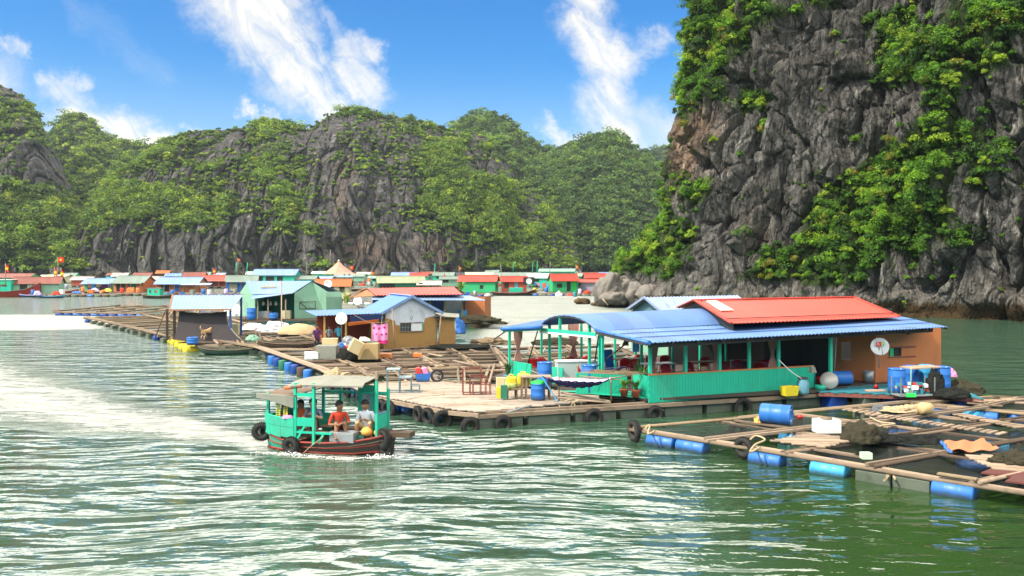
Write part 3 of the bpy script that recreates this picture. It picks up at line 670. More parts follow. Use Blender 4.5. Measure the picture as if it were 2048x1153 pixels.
        for j in range(nv): fs += [(j * w, (j + 1) * w, o + (j + 1) * w, o + j * w), (j * w + nu, o + j * w + nu, o + (j + 1) * w + nu, (j + 1) * w + nu)]
        return s.add(V, fs, m)
    def build(s, name, parent=None, loc=None, rz=None, bevel=0):
        me = bpy.data.meshes.new(name); me.from_pydata(s.v, [], s.f)
        for m in s.mats: me.materials.append(m)
        me.polygons.foreach_set('material_index', s.mi); me.polygons.foreach_set('use_smooth', s.sm); me.update()
        o = link(name, me, parent, loc)
        if rz is not None: o.rotation_euler.z = rz
        if bevel:
            bv = o.modifiers.new('bevel', 'BEVEL'); bv.width = bevel; bv.segments = 2; bv.limit_method = 'ANGLE'
        return o
def thing(name, label, cat, loc=(0, 0, 0), rz=0., group=None):
    o = bpy.data.objects.new(name, None); COL.objects.link(o); o.location = loc; o.rotation_euler.z = rz
    return tag(o, label, cat, group)
def dup(root, loc, rz, label, group=None):
    r = root.copy(); COL.objects.link(r); r.location = loc; r.rotation_euler.z = rz; r['label'] = label
    if group: r['group'] = group
    for ch in list(root.children):
        c = ch.copy(); COL.objects.link(c); c.parent = r
        for g in list(ch.children):
            k = g.copy(); COL.objects.link(k); k.parent = c
    return r
ANG = math.atan2(.334, .943)
UX, VX = Vector((.943, .334, 0)), Vector((-.334, .943, 0)); ORG = Vector((-1.28, 29.5, 0))
def SL(s, t, z=0.): return ORG + UX * s + VX * t + Vector((0, 0, z))

# ------------------------------------------------------------------ common things
_protos = {}
def drum(label, loc, rz=0., lying=False, light=False, group=None, r=.29, h=.9):
    key = ('drum', lying, light, r, h)
    if key in _protos: return dup(_protos[key], loc, rz, label, group)
    t = thing('plastic_drum', label, 'drum', loc, rz, group); m = BARRELL if light else BARREL
    pr = [(0, 0), (r * .86, 0), (r * .95, .015), (r, .05), (r, h * .28), (r * 1.035, h * .31), (r, h * .34), (r, h * .66), (r * 1.035, h * .69), (r, h * .72), (r, h - .07), (r * .96, h - .035), (r * 1.02, h - .03), (r * 1.02, h), (r * .93, h), (r * .91, h - .03), (0, h - .03)]
    ax, b = ((1, 0, 0), (-h / 2, 0, r)) if lying else ((0, 0, 1), (0, 0, 0))
    MB().lathe(pr, m, b, ax, 24).build('drum_body', t)
    q = Vector((0, 0, 1)).rotation_difference(Vector(ax))
    for sx in (-.55, .55):
        MB().lathe([(0, 0), (.035, 0), (.035, .02), (0, .02)], WHITE, Vector(b) + q @ Vector((sx * r, 0, h - .031)), ax, 10).build('bung_cap', t)
    _protos[key] = t; return t
def tyre(label, loc, yaw=0., R_=.30, group='old tyres hung as fenders', tilt=0.):
    key = ('tyre', round(R_, 2))
    if key not in _protos:
        o = thing('fender_tyre', label, 'tyre', loc, yaw, group)
        mb = MB(); mb.torus((0, 0, 0), R_ - .09, .09, RUBBER, (0, 1, 0), 28, 10, 1.15)
        for i in range(28):
            a = 2 * math.pi * i / 28; mb.box(((R_ + .002) * math.cos(a), 0, (R_ + .002) * math.sin(a)), (.02, .15, .03), RUBBER, 0, (0, -a))
        mb.build('tread', o); MB().torus((0, 0, 0), R_ - .17, .018, RUBBER, (0, 1, 0), 24, 6, 3.2).build('bead', o)
        _protos[key] = o
    else: o = dup(_protos[key], loc, yaw, label, group)
    o.rotation_euler = (tilt, 0, yaw); return o
def rope(label, pts, r=.018, m=None, name='rope', cat='rope', group=None):
    P_ = [Vector(p) for p in pts]; out = []
    for i in range(len(P_) - 1):
        p0, p1, p2, p3 = P_[max(i - 1, 0)], P_[i], P_[i + 1], P_[min(i + 2, len(P_) - 1)]
        for k in range(5):
            t = k / 5; out.append(.5 * ((2 * p1) + (p2 - p0) * t + (2 * p0 - 5 * p1 + 4 * p2 - p3) * t * t + (3 * p1 - p0 - 3 * p2 + p3) * t ** 3))
    out.append(P_[-1])
    o = MB().tube(out, r, m or ROPE, 6).build(name); return tag(o, label, cat, group)
def heap(name, label, cat, loc, size, m, seed=1, group=None, rough=.22):
    """lumpy heap (nets, bags, cloth)"""
    nu, nv = 56, 26; th = np.linspace(0, 2 * np.pi, nu, endpoint=False); ph = np.linspace(0, np.pi / 2, nv)
    T_, H_ = np.meshgrid(th, ph); x, y, z = np.cos(T_) * np.cos(H_), np.sin(T_) * np.cos(H_), np.sin(H_)
    k = 1 + fbm(x * 2.2, y * 2.2, z * 2.2 + seed, 5, seed, .6) * rough * 2; fold = ridged(x * 6 + seed, y * 6, z * 2.5, 4, seed) * rough * .5
    V = np.stack([x * (k + fold) * size[0], y * (k + fold) * size[1], z * (k + fold * .8) * size[2]], -1).reshape(-1, 3)
    i = np.arange(nu * nv).reshape(nv, nu); j = np.roll(i, -1, 1)
    Fc = np.stack([i[:-1], j[:-1], j[1:], i[1:]], -1).reshape(-1, 4)
    o = link(name, np_mesh(name, V, Fc, True, [m]), None, loc); return tag(o, label, cat, group)
def crate(label, loc, size, m, rz=0., tilt=None, lid=True, name='box', cat='box', group=None):
    t = thing(name, label, cat, loc, rz, group); x, y, z = size
    MB().box((0, 0, z * .44), (x, y, z * .88), m).build('box_body', t, bevel=.012)
    if lid: MB().box((0, 0, z * .94), (x * 1.02, y * 1.02, z * .115), m).build('lid', t, bevel=.01)
    if tilt: t.rotation_euler = (tilt[0], tilt[1], rz)
    return t
def clip_planks(mb, poly, direc, w, z, th, m, gap=.012, jit=.006):
    """parallel boards along direc that fill a polygon"""
    d = Vector((direc[0], direc[1])).normalized(); n = Vector((-d.y, d.x)); pts = [Vector((p[0], p[1])) for p in poly]
    lo, hi = min(p.dot(n) for p in pts), max(p.dot(n) for p in pts); q = lo + w / 2
    while q < hi:
        xs = []
        for i in range(len(pts)):
            a, b = pts[i], pts[(i + 1) % len(pts)]; da, db = a.dot(n) - q, b.dot(n) - q
            if da * db < 0: f = da / (da - db); xs.append((a + (b - a) * f).dot(d))
        xs.sort()
        for i in range(0, len(xs) - 1, 2):
            s0 = xs[i] + R.uniform(-.05, .03)
            while s0 < xs[i + 1] - .05:
                s1 = min(xs[i + 1] + R.uniform(-.03, .05), s0 + R.uniform(1.8, 3.8))
                if s1 - s0 > .1:
                    a, b = d * s0 + n * q, d * (s1 - .01) + n * q; zz = z - th / 2 + R.uniform(-jit, jit)
                    mb.beam((a.x, a.y, zz), (b.x, b.y, zz + R.uniform(-jit, jit)), w - gap, th, m)
                s0 = s1
        q += w
def person(label, loc, yaw, J, mats, hair=True, gaze=(1, 0, -.1), scale=1.0, group=None, hairm=None):
    """one skinned body. J: joint positions; mats: dict torso/arm/fore/thigh/shin/skin. Hair and eyes are children."""
    root = thing('person', label, 'person', loc, yaw, group)
    names = []; V = []; E = []; rad = []; seg = []
    def v(p, r): V.append(Vector(p) * scale); rad.append(r * scale); return len(V) - 1
    def e(a, b, mt): E.append((a, b)); seg.append((a, b, mt))
    sk, to, th, sh = mats['skin'], mats['torso'], mats['thigh'], mats.get('shin', mats['skin'])
    sl_, fo = mats.get('arm', to), mats.get('fore', mats['skin'])
    pel, chest, neck, head = map(Vector, (J['pelvis'], J['chest'], J['neck'], J['head']))
    a = v(pel, .135); mid = v(pel.lerp(chest, .5), .125); b = v(chest, .14); c = v(neck, .055); hd = v(head + Vector((0, 0, -.04)), .094); h2 = v(head + Vector((0, 0, .055)), .104)
    e(a, mid, to); e(mid, b, to); e(b, c, to); e(c, hd, sk); e(hd, h2, sk)
    gz = Vector(gaze).normalized(); ns = v(head + gz * .108 + Vector((0, 0, -.015)), .016); e(hd, ns, sk)
    side = Vector((0, 0, 1)).cross(gz).normalized()
    for sg, sfx in ((1, 'l'), (-1, 'r')):
        ear = v(head + side * sg * .098 - Vector((0, 0, .01)), .016); e(hd, ear, sk)
        shd, elb, hnd = map(Vector, (J['sh_' + sfx], J['el_' + sfx], J['ha_' + sfx]))
        s0 = v(shd, .062); s1 = v(elb, .042); s2 = v(hnd, .028); e(b, s0, to); e(s0, s1, sl_)
        fm = v(elb.lerp(hnd, .35), .042); e(s1, fm, fo); e(fm, s2, fo)
        dr = (hnd - elb).normalized(); pa = v(hnd + dr * .06, .035); e(s2, pa, sk)
        up = side if abs(dr.dot(side)) < .8 else gz; pd = (up - dr * dr.dot(up)).normalized()
        for k, (o_, ln) in enumerate(((-.03, .055), (-.01, .07), (.01, .075), (.03, .065))):
            f1 = v(hnd + dr * .09 + pd * o_, .0095); f2 = v(hnd + dr * (.09 + ln * .6) + pd * o_ * 1.1 - Vector((0, 0, .012)), .0085); f3 = v(hnd + dr * (.09 + ln) + pd * o_ * 1.1 - Vector((0, 0, .032)), .0075)
            e(pa, f1, sk); e(f1, f2, sk); e(f2, f3, sk)
        t1 = v(hnd + dr * .035 + pd * .045, .011); t2 = v(hnd + dr * .075 + pd * .065, .009); e(s2, t1, sk); e(t1, t2, sk)
        hp, kn, an = map(Vector, (J['hip_' + sfx], J['kn_' + sfx], J['an_' + sfx])); tp = Vector(J['toe_' + sfx])
        l0 = v(hp, .095); l1 = v(kn, .062); lm = v(kn.lerp(an, .35), .06); l2 = v(an, .038); l3 = v(an.lerp(tp, .6), .036); l4 = v(tp, .022)
        e(a, l0, th); e(l0, l1, th); e(l1, lm, sh); e(lm, l2, sh); e(l2, l3, sk); e(l3, l4, sk)
    me = bpy.data.meshes.new('body'); me.from_pydata(V, E, [])
    o = bpy.data.objects.new('body', me); COL.objects.link(o)
    md = o.modifiers.new('skin', 'SKIN'); md.use_smooth_shade = True
    for i, sv in enumerate(me.skin_vertices[0].data): sv.radius = (rad[i], rad[i] * (.82 if i in (0, 1, 2) else 1)); sv.use_root = (i == 0)
    ss = o.modifiers.new('sub', 'SUBSURF'); ss.levels = ss.render_levels = 1
    dg = bpy.context.evaluated_depsgraph_get(); dg.update(); m2 = bpy.data.meshes.new_from_object(o.evaluated_get(dg)); o.modifiers.clear(); o.data = m2; o.parent = root
    ms = []
    for s_ in seg:
        if s_[2] not in ms: ms.append(s_[2])
    m2.materials.clear()
    for q in ms: m2.materials.append(q)
    A = np.array([V[s_[0]] for s_ in seg]); B = np.array([V[s_[1]] for s_ in seg]); ra = np.array([min(rad[s_[0]], rad[s_[1]]) for s_ in seg])
    C_ = np.array([p.center for p in m2.polygons]); BA = B - A
    t = np.clip(((C_[:, None] - A[None]) * BA[None]).sum(-1) / np.maximum((BA * BA).sum(-1), 1e-9), 0, 1)
    dd = np.linalg.norm(C_[:, None] - (A[None] + BA[None] * t[..., None]), axis=-1) - ra[None]
    idx = dd.argmin(1); m2.polygons.foreach_set('material_index', np.array([ms.index(seg[i][2]) for i in idx], np.int32)); m2.polygons.foreach_set('use_smooth', np.ones(len(idx), bool))
    hc = head * scale
    ey = MB()
    for sg in (-1, 1):
        c0 = hc + gz * .092 * scale + side * sg * .033 * scale + Vector((0, 0, .015)); ey.lathe([(0, -.006), (.011, -.004), (.012, 0), (.009, .005), (0, .007)], HAIR, c0, gz, 8)
    mo = hc + gz * .092 * scale + Vector((0, 0, -.055)); ey.beam(mo - side * .024, mo + side * .024, .008, .008, M('lips', (.28, .09, .07), .6, .1, 0))
    ey.build('face', root)
    if hair:
        nu, nv = 20, 10; hv = []; q = Vector((0, 0, 1)).rotation_difference((Vector((0, 0, 1)) - gz * .45).normalized())
        for j in range(nv + 1):
            for i in range(nu):
                a_, b_ = 2 * math.pi * i / nu, math.pi * .56 * j / nv
                hv.append(hc + Vector((0, 0, .03)) * scale + q @ Vector((math.sin(b_) * math.cos(a_), math.sin(b_) * math.sin(a_), math.cos(b_))) * .113 * scale * R.uniform(.96, 1.05))
        MB().add(hv, [(j * nu + i, j * nu + (i + 1) % nu, (j + 1) * nu + (i + 1) % nu, (j + 1) * nu + i) for j in range(nv) for i in range(nu)], hairm or HAIR, True).build('hair', root)
    return root
def standing(lean=0., arm=.1):
    return dict(pelvis=(0, 0, .93), chest=(lean * .5, 0, 1.25), neck=(lean, 0, 1.45), head=(lean + .03, 0, 1.58), sh_l=(lean * .9, .18, 1.38), sh_r=(lean * .9, -.18, 1.38), el_l=(lean + .02, .24, 1.10), el_r=(lean + arm, -.24, 1.10), ha_l=(lean + .10, .24, .86), ha_r=(lean + arm + .2, -.20, .92),
        hip_l=(0, .09, .88), hip_r=(0, -.09, .88), kn_l=(.03, .10, .48), kn_r=(.0, -.10, .48), an_l=(0, .11, .09), an_r=(-.04, -.11, .09), toe_l=(.17, .13, .03), toe_r=(.13, -.13, .03))
# ------------------------------------------------------------------ the floating restaurant
def wall(mb, a, b, z0, z1, th, m, holes=(), rib=None):
    """vertical wall from a to b (xy) with rectangular holes (u0,u1,z0,z1) in metres along it"""
    a, b = Vector((a[0], a[1])), Vector((b[0], b[1])); L_ = (b - a).length; d = (b - a) / L_
    us = sorted({0, L_, *[h[0] for h in holes], *[h[1] for h in holes]}); rz = math.atan2(d.y, d.x)
    for i in range(len(us) - 1):
        u0, u1 = us[i], us[i + 1]; cuts = [(h[2], h[3]) for h in holes if h[0] <= u0 + 1e-6 and h[1] >= u1 - 1e-6]
        z = z0
        for (c0, c1) in sorted(cuts) + [(z1, z1)]:
            if c0 > z + 1e-4: c = a + d * (u0 + u1) / 2; mb.box((c.x, c.y, (z + c0) / 2), (u1 - u0, th, c0 - z), m, rz)
            z = c1
    if rib:
        n = int(L_ / rib)
        for i in range(n):
            u = (i + .5) * L_ / n
            if any(h[0] < u < h[1] for h in holes): continue
            c = a + d * u + Vector((d.y, -d.x)) * (th / 2 + .006); mb.box((c.x, c.y, (z0 + z1) / 2), (.035, .012, z1 - z0 - .02), m, rz)
    return mb
def text_mesh(txt, size, m, depth=.004):
    cu = bpy.data.curves.new('txt', 'FONT'); cu.body = txt; cu.size = size; cu.extrude = depth; cu.align_x = 'CENTER'; cu.align_y = 'CENTER'
    o = bpy.data.objects.new('txt', cu); COL.objects.link(o); dg = bpy.context.evaluated_depsgraph_get(); dg.update()
    me = bpy.data.meshes.new_from_object(o.evaluated_get(dg)); bpy.data.objects.remove(o); me.materials.clear(); me.materials.append(m); return me
def dish(label, loc, r, facing, logo=False, cat='satellite dish', pole=1.0):
    t = thing('satellite_dish', label, cat, loc, 0); f = Vector(facing).normalized()
    q = Vector((0, 0, 1)).rotation_difference(f)
    MB().lathe([(0, -.10 * r / .37), (r * .5, -.07 * r / .37), (r * .85, -.02), (r, .01), (r * 1.01, .0), (r * .85, -.035), (r * .5, -.085), (0, -.115 * r / .37)], WHITE, (0, 0, 0), f, 28).build('reflector', t)
    mb = MB(); tip = q @ Vector((0, r * -.1, .42 * r / .37)); bot = q @ Vector((0, -r * .98, .0))
    mb.tube([bot, tip], .012, STEEL, 6); mb.lathe([(0, 0), (.03, 0), (.03, .07), (0, .07)], STEEL, tip, f, 8); mb.build('feed_arm', t)
    if pole: MB().tube([(0, .05, -pole), (0, .05, -.05), tuple(-f * .06)], .022, STEEL, 7).build('mount', t)
    if logo:
        bb = thing('logo_holder', '', '') if False else None
        rot = Matrix.Rotation(math.atan2(f.x, -f.y), 4, 'Z') @ Matrix.Rotation(math.radians(90), 4, 'X')
        for (nm, mesh, m, dx, dy, w) in (('logo_square', None, M('logo_red', (.75, .02, .02), .5, 0, 0), -.045, .10, .19), ('logo_square', None, M('logo_green', (.15, .6, .05), .5, 0, 0), .11, .10, .10)):
            o = MB().box((dx, dy, 0), (w, .18 if w > .15 else .16, .006), m).build(nm, t); o.matrix_local = rot @ Matrix.Translation((0, 0, .0 if w > .15 else -.002))
        for (s_, dx, z_) in (('K', -.05, .006), ('+', .10, .006)):
            o = link('logo_letter', text_mesh(s_, .19, WHITE), t); o.matrix_local = rot @ Matrix.Translation((dx, .10, z_))
    return t

def restaurant():
    t = thing('floating_restaurant', 'long floating restaurant with teal posts, blue corrugated eaves and a red upper roof', 'restaurant', (0, 0, 0))
    Z = .65
    # floor
    fp = [P(1292, 797, Z), SL(14.3, .02), SL(17.9, .9), P(1750, 768, Z), (19.0, 37.95), (22.0, 47.0), (10.5, 49), (.5, 43.2), (-.9, 38.6), (.95, 36.9), (2.6, 33.8), (4.2, 33.2)]
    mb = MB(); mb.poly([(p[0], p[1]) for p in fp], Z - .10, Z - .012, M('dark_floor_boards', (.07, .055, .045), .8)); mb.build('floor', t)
    MB().poly([tuple(P(1292, 797, Z))[:2], tuple(SL(7.3, 2.3))[:2], tuple(SL(4.6, 3.4))[:2], tuple(P(1205, 790, Z))[:2]], Z - .010, Z + .006, TEAL).build('veranda_floor', t)
    # front parapet of grooved teal sheet
    a, b = P(1297, 797, Z), P(1627, 775, Z)
    wall(MB(), a, b, Z - .18, Z + .86, .05, TEAL, rib=.13).build('parapet', t)
    MB().beam((a.x, a.y, Z + .885), (b.x, b.y, Z + .885), .09, .05, ORANGEW).build('parapet_rail', t)
    c = P(1205, 784, Z + .02); wall(MB(), SL(4.9, 2.5), SL(6.75, 1.75), Z - .02, Z + .80, .05, TEAL, rib=.13).build('parapet', t)
    wall(MB(), (a.x, a.y), SL(7.1, 1.9), Z - .02, Z + .82, .05, TEAL, rib=.13).build('parapet', t)
    l0, l1 = P(1019, 721, 1.42), P(1063, 729, 1.42); wall(MB(), l0, l1, Z - .05, 1.42, .05, TEAL, rib=.13).build('parapet', t)
    for g in ((P(1110, 745, 1.2), (2.2, 36.0)),): wall(MB(), (1.72, 36.4), (2.15, 36.0), Z, 1.35, .05, TEAL).build('parapet', t)
    # posts
    def post(px, d, ztop, r=.055, z0=Z - .02, m=TEAL, nm='post'):
        x = (px - 1024) / F * d; MB().box((x, d, (z0 + ztop) / 2), (r * 2, r * 2, ztop - z0), m, ANG).build(nm, t)
    for px in (1300, 1371, 1439, 1498, 1557):
        p = P(px, 797 - (px - 1297) / 330 * 22, Z); post(px, p.y + .06, 2.86 + (px - 1300) * .0006)
    post(1661, 34.9, 3.08, .06)
    for px, d, zt in ((1019, 37.9, 2.95), (1083, 41.3, 2.95), (1099, 38.3, 3.0), (1120, 36.9, 3.48), (1179, 35.4, 3.2), (1199, 34.7, 2.98), (1205, 34.2, 2.95), (1163, 41.0, 3.0), (1230, 41.8, 3.1), (1271, 40.5, 3.1), (1283, 38.2, 3.1), (1345, 39.5, 3.2), (1400, 41.5, 3.3), (1452, 42.5, 3.3)):
        post(px, d, zt, .05 if d < 39 else .045)
    # blue lean-to along the front
    FL, FR, TL, TR = P(1294, 686, 2.85), P(1895, 654, 3.1), P(1192, 663, 3.02), P(1806, 634, 3.30)
    MB().corr(FL, FR, TR, TL, BLUEROOF, .17, .02).build('eave_roof', t)
    MB().beam(FL + Vector((.1, .3, -.14)), FR + Vector((-.5, .3, -.16)), .10, .16, DARK).build('eave_beam', t)
    mb = MB()
    for f in (.33, .66):
        p, q = FL.lerp(TL, f), FR.lerp(TR, f); mb.beam(p + Vector((0, 0, .035)), q + Vector((0, 0, .035)), .05, .02, DBLUE)
    mb.build('roof_seam', t)
    # rafters below
    mb = MB()
    for i in range(14):
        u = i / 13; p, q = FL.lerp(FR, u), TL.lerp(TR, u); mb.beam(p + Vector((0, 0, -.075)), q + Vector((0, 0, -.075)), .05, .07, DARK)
    mb.build('rafters', t)
    # red upper roof with a slightly skewed gable
    eL, eR, rL, rR = P(1463, 647, 3.36), P(1799, 634, 3.40), P(1389, 601, 4.08), P(1707, 595, 4.10); bL = P(1355, 616, 3.34); bR = rR + (bL - rL)
    MB().corr(eL, eR, rR, rL, REDROOF, .20, .02).build('red_roof', t)
    MB().corr(rL, rR, bR, bL, REDROOF, .20, .02).build('red_roof', t)
    mb = MB(); mb.beam(rL + Vector((0, 0, .03)), rR + Vector((0, 0, .03)), .32, .04, REDROOF)
    for p, q in ((eL, rL), (rL, bL), (eR, rR)): mb.beam(p + Vector((0, 0, .02)), q + Vector((0, 0, .02)), .16, .05, REDROOF)
    mb.build('ridge_cap', t)
    mb = MB(); mb.beam(eL.lerp(rL, .12) + Vector((0, 0, .06)), eR.lerp(rR, .12) + Vector((0, 0, .06)), .06, .03, DARK); mb.build('roof_cable', t)
    g0, g1, g2 = eL + Vector((.12, .25, -.10)), rL + Vector((.12, 0, -.10)), bL + Vector((.12, -.25, -.10))
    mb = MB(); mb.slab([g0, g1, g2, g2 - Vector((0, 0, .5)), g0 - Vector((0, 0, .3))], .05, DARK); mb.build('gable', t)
    mb = MB(); mb.slab([rL.lerp(eL, .06).lerp(eR, .02) + Vector((.25, 0, .05)), rL.lerp(eL, .52) + Vector((.35, 0, .05)), rL.lerp(eL, .52) + Vector((1.0, .3, .05)), rL.lerp(eL, .06) + Vector((.95, .25, .05))][::-1], -.03, M('cream_roof_sheet', (.72, .68, .55), .5, .1, .15)); mb.build('skylight', t)
    # arched roof of the pavilion
    A, B = P(1192, 662, 3.02), P(1080, 651, 3.0); ap = P(1124, 631, 3.52); end = P(1425, 617, 3.72) - ap; V = []; n = 22; nl = 26
    for sd in (0, 1):
        for j in range(nl + 1):
            for i in range(n + 1):
                u = i / n; p = A.lerp(B, u); p.z = 3.0 + .55 * (1 - abs(2 * u - 1) ** 2.2) ** .8
                q = p + end * (j / nl); q.z += .012 * math.cos(i * math.pi) - sd * .035; V.append(q)
    w = n + 1; o = w * (nl + 1); fs = []
    for j in range(nl):
        for i in range(n): k = j * w + i; fs += [(k, k + w, k + w + 1, k + 1), (o + k, o + k + 1, o + k + w + 1, o + k + w)]
    for i in range(n): fs.append((i, i + 1, o + i + 1, o + i))
    MB().add(V, fs, BLUEROOF, True).build('arched_roof', t)
    mb = MB()
    for j in (0, 9, 18):
        mb.tube([A.lerp(B, i / n) + end * (j / nl + .004) + Vector((0, 0, .5 * (1 - abs(2 * i / n - 1) ** 2.2) ** .8 - .05)) for i in range(n + 1)], .03, DARK, 6)
    mb.build('arch_ribs', t)
    mb = MB(); mb.beam(A + Vector((0, .02, -.16)), B + Vector((0, .02, -.20)), .05, .16, TEAL); mb.beam(A + Vector((0, -.04, -.26)), B + Vector((0, -.04, -.30)), .05, .07, WHITE); mb.build('fascia', t)
    pts = [A.lerp(B, i / n) + Vector((.03, .1, .5 * (1 - abs(2 * i / n - 1) ** 2.2) ** .8)) for i in range(n + 1)]
    # rolled blue tarpaulin edges
    G0, G1 = P(1299, 686, 2.85), P(1192, 660, 3.05); G2, G3 = P(1082, 655, 2.98), P(1001, 658, 2.92)
    for a_, b_ in ((G0, G1), (G2, G3)):
        MB().tube([a_, a_.lerp(b_, .3) - Vector((0, 0, .02)), a_.lerp(b_, .7) - Vector((0, 0, .015)), b_], .085, BARREL, 9).build('rolled_blind', t)
    MB().corr(G3 + Vector((0, .05, .04)), G2 + Vector((0, .05, .05)), G2 + Vector((2.2, 4.5, .15)), G3 + Vector((1.9, 4.8, .05)), BLUEROOF, .17, .02).build('side_roof', t)
    MB().beam(G3 + Vector((.1, .1, -.1)), G2 + Vector((0, .1, -.1)), .07, .1, TEAL).build('fascia', t)
    for p, q in ((P(1075, 663, 2.9), P(1052, 740, .9)), (P(1197, 672, 2.85), P(1190, 722, 1.7)), (P(1010, 664, 2.85), P(987, 680, 2.5)), (P(1262, 680, 2.7), P(1178, 746, 1.35))):
        MB().tube([p, q], .03, DARK, 6).build('prop_pole', t)
    # orange-brown end room
    w0, w1 = (15.62, 36.75), (19.05, 37.95)
    wall(MB(), w0, w1, Z - .1, 2.92, .06, ORANGEW, [(.72, 1.42, 1.72, 2.08)]).build('end_wall', t)
    wall(MB(), (14.35, 37.9), w0, Z, 3.1, .06, ORANGEW, [(.25, .7, 1.5, 2.3)]).build('end_wall', t)
    wall(MB(), w1, (20.0, 42.4), Z - .1, 2.88, .06, ORANGEW).build('end_wall', t)
    d = Vector((w1[0] - w0[0], w1[1] - w0[1], 0)).normalized(); nrm = Vector((d.y, -d.x, 0))
    f0 = Vector((*w0, 0)); wn = MB()
    for zz in (1.69, 2.12): wn.beam(f0 + d * .68 + nrm * .05 + Vector((0, 0, zz)), f0 + d * 2.2 + nrm * .05 + Vector((0, 0, zz)), .04, .05, OLDRED)
    wn.beam(f0 + d * .9 + nrm * .01 + Vector((0, 0, 1.72)), f0 + d * .9 + nrm * .01 + Vector((0, 0, 2.08)), .02, .2, GREEN, up=tuple(d)); wn.build('window_frame', t)
    wn = MB(); wn.box(tuple(f0 + d * 1.07 - nrm * .3 + Vector((0, 0, 1.9))), (.8, .5, .5), DARK, ANG); wn.build('window_recess', t)
    MB().torus(tuple(f0 + d * 1.75 + nrm * .08 + Vector((0, 0, 2.83))), .13, .045, DARK, tuple(nrm), 18, 8).lathe([(0, 0), (.1, 0), (.1, .03), (0, .03)], DARK, f0 + d * 1.75 + nrm * .05 + Vector((0, 0, 2.83)), tuple(nrm), 12).build('wall_fan', t)
    # inner walls, dark
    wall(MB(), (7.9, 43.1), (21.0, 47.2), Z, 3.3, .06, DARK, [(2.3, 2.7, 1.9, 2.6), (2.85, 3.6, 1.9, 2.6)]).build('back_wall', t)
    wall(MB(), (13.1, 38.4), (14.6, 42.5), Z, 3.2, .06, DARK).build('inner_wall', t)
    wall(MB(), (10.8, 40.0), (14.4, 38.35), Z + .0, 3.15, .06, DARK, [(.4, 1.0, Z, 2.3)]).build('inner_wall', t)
    # grey drain pipe below the eave
    a, b = P(1672, 662, 3.0), P(1832, 657, 3.06); MB().tube([a, b], .055, STEEL, 8).build('drain_pipe', t)
    MB().tube([a, P(1673, 665, 2.95), P(1671, 710, 1.9), P(1668, 752, 1.0)], .022, M('pale_pipe', (.55, .45, .38), .5), 6).build('drain_pipe', t)
    # underdeck timbers along the front
    mb = MB()
    for i in range(15):
        p = P(1297, 797, Z).lerp(P(1640, 776, Z), i / 14); mb.beam(p + Vector((.05, -.30, -.26)), p + Vector((-.3, .9, -.26)), .12, .12, WOOD)
    mb.build('joists', t)
    return t
restaurant()

def chair(label, loc, rz, group):
    if 'chair' in _protos: return dup(_protos['chair'], loc, rz, label, group)
    t = thing('plastic_chair', label, 'chair', loc, rz, group); _protos['chair'] = t
    MB().poly([(-.22, -.21), (.22, -.19), (.22, .19), (-.22, .21)], .40, .43, REDP).build('seat', t)
    mb = MB(); n = 10
    pts = [(-.22 - .05 * 1, -.23 + .46 * i / n) for i in range(n + 1)]
    out = [(-.24 - .06 * math.sin(0), y, .43) for (_, y) in pts]
    V = []; 
    for j in range(5):
        for i in range(n + 1):
            y = -.22 + .44 * i / n; z = .45 + .42 * j / 4 * (1 - .22 * abs(2 * i / n - 1) ** 3); V.append((-.24 - .10 * j / 4 + .05 * abs(2 * i / n - 1) ** 2, y, z))
    k = len(V); V += [(x - .015, y, z) for (x, y, z) in V]; w = n + 1; fs = []
    for j in range(4):
        for i in range(n): q = j * w + i; fs += [(q, q + 1, q + w + 1, q + w), (k + q, k + q + w, k + q + w + 1, k + q + 1)]
    for i in range(n): fs.append((4 * w + i, 4 * w + i + 1, k + 4 * w + i + 1, k + 4 * w + i))
    mb.add(V, fs, REDP, True).build('backrest', t)
    for sy in (-1, 1): MB().tube([(-.27, sy * .22, .62), (.0, sy * .25, .63), (.2, sy * .24, .60), (.21, sy * .21, .43)], .016, REDP, 6).build('armrest', t)
    for sx in (-1, 1):
        for sy in (-1, 1): MB().tube([(sx * .19, sy * .18, .41), (sx * .23, sy * .22, 0)], [.022, .016], REDP, 6).build('leg', t)
    return t
def table(label, loc, rz, m, group, size=(1.1, .65)):
    t = thing('dining_table', label, 'table', loc, rz, group)
    MB().box((0, 0, .73), (size[0], size[1], .035), m).build('tabletop', t, bevel=.008)
    for sx in (-1, 1):
        for sy in (-1, 1): MB().beam((sx * (size[0] / 2 - .07), sy * (size[1] / 2 - .06), 0), (sx * (size[0] / 2 - .07), sy * (size[1] / 2 - .06), .71), .04, .04, STEEL).build('leg', t)
    return t
Zf = .645
G = 'red plastic chairs inside the restaurant'
spots = [(1069, 38.7, 80, 'leftmost red chair, behind the left teal parapet'), (1090, 38.9, 60, 'red chair just right of the leftmost one in the pavilion'), (1140, 39.3, 90, 'red chair behind the white counter, left of the pair'), (1172, 39.6, 90, 'red chair behind the white counter, right of the pair'),
    (1247, 38.6, 95, 'high red chair back left of the parapet corner'), (1270, 37.6, -90, 'red chair facing away just left of the corner post'), (1276, 40.1, 90, 'red chair at the long table left of the corner post'), (1300, 40.0, 85, 'red chair behind the corner post'), (1336, 35.8, -80, 'red chair between the corner post and the second post'),
    (1325, 39.9, 100, 'dim red chair deep behind the second post'), (1385, 36.4, -70, 'red chair just right of the second teal post'), (1407, 39.2, 90, 'dim red chair deep between second and third posts'), (1450, 36.6, -100, 'red chair just right of the third teal post'), (1478, 37.2, -90, 'red chair in the middle of the third bay'), (1516, 37.4, 90, 'red chair just right of the fourth teal post'), (1535, 37.3, -90, 'red chair beside the curtain in the fourth bay')]
for px, d, a, lb in spots: chair(lb, ((px - 1024) / F * d, d, Zf), math.radians(a), G)
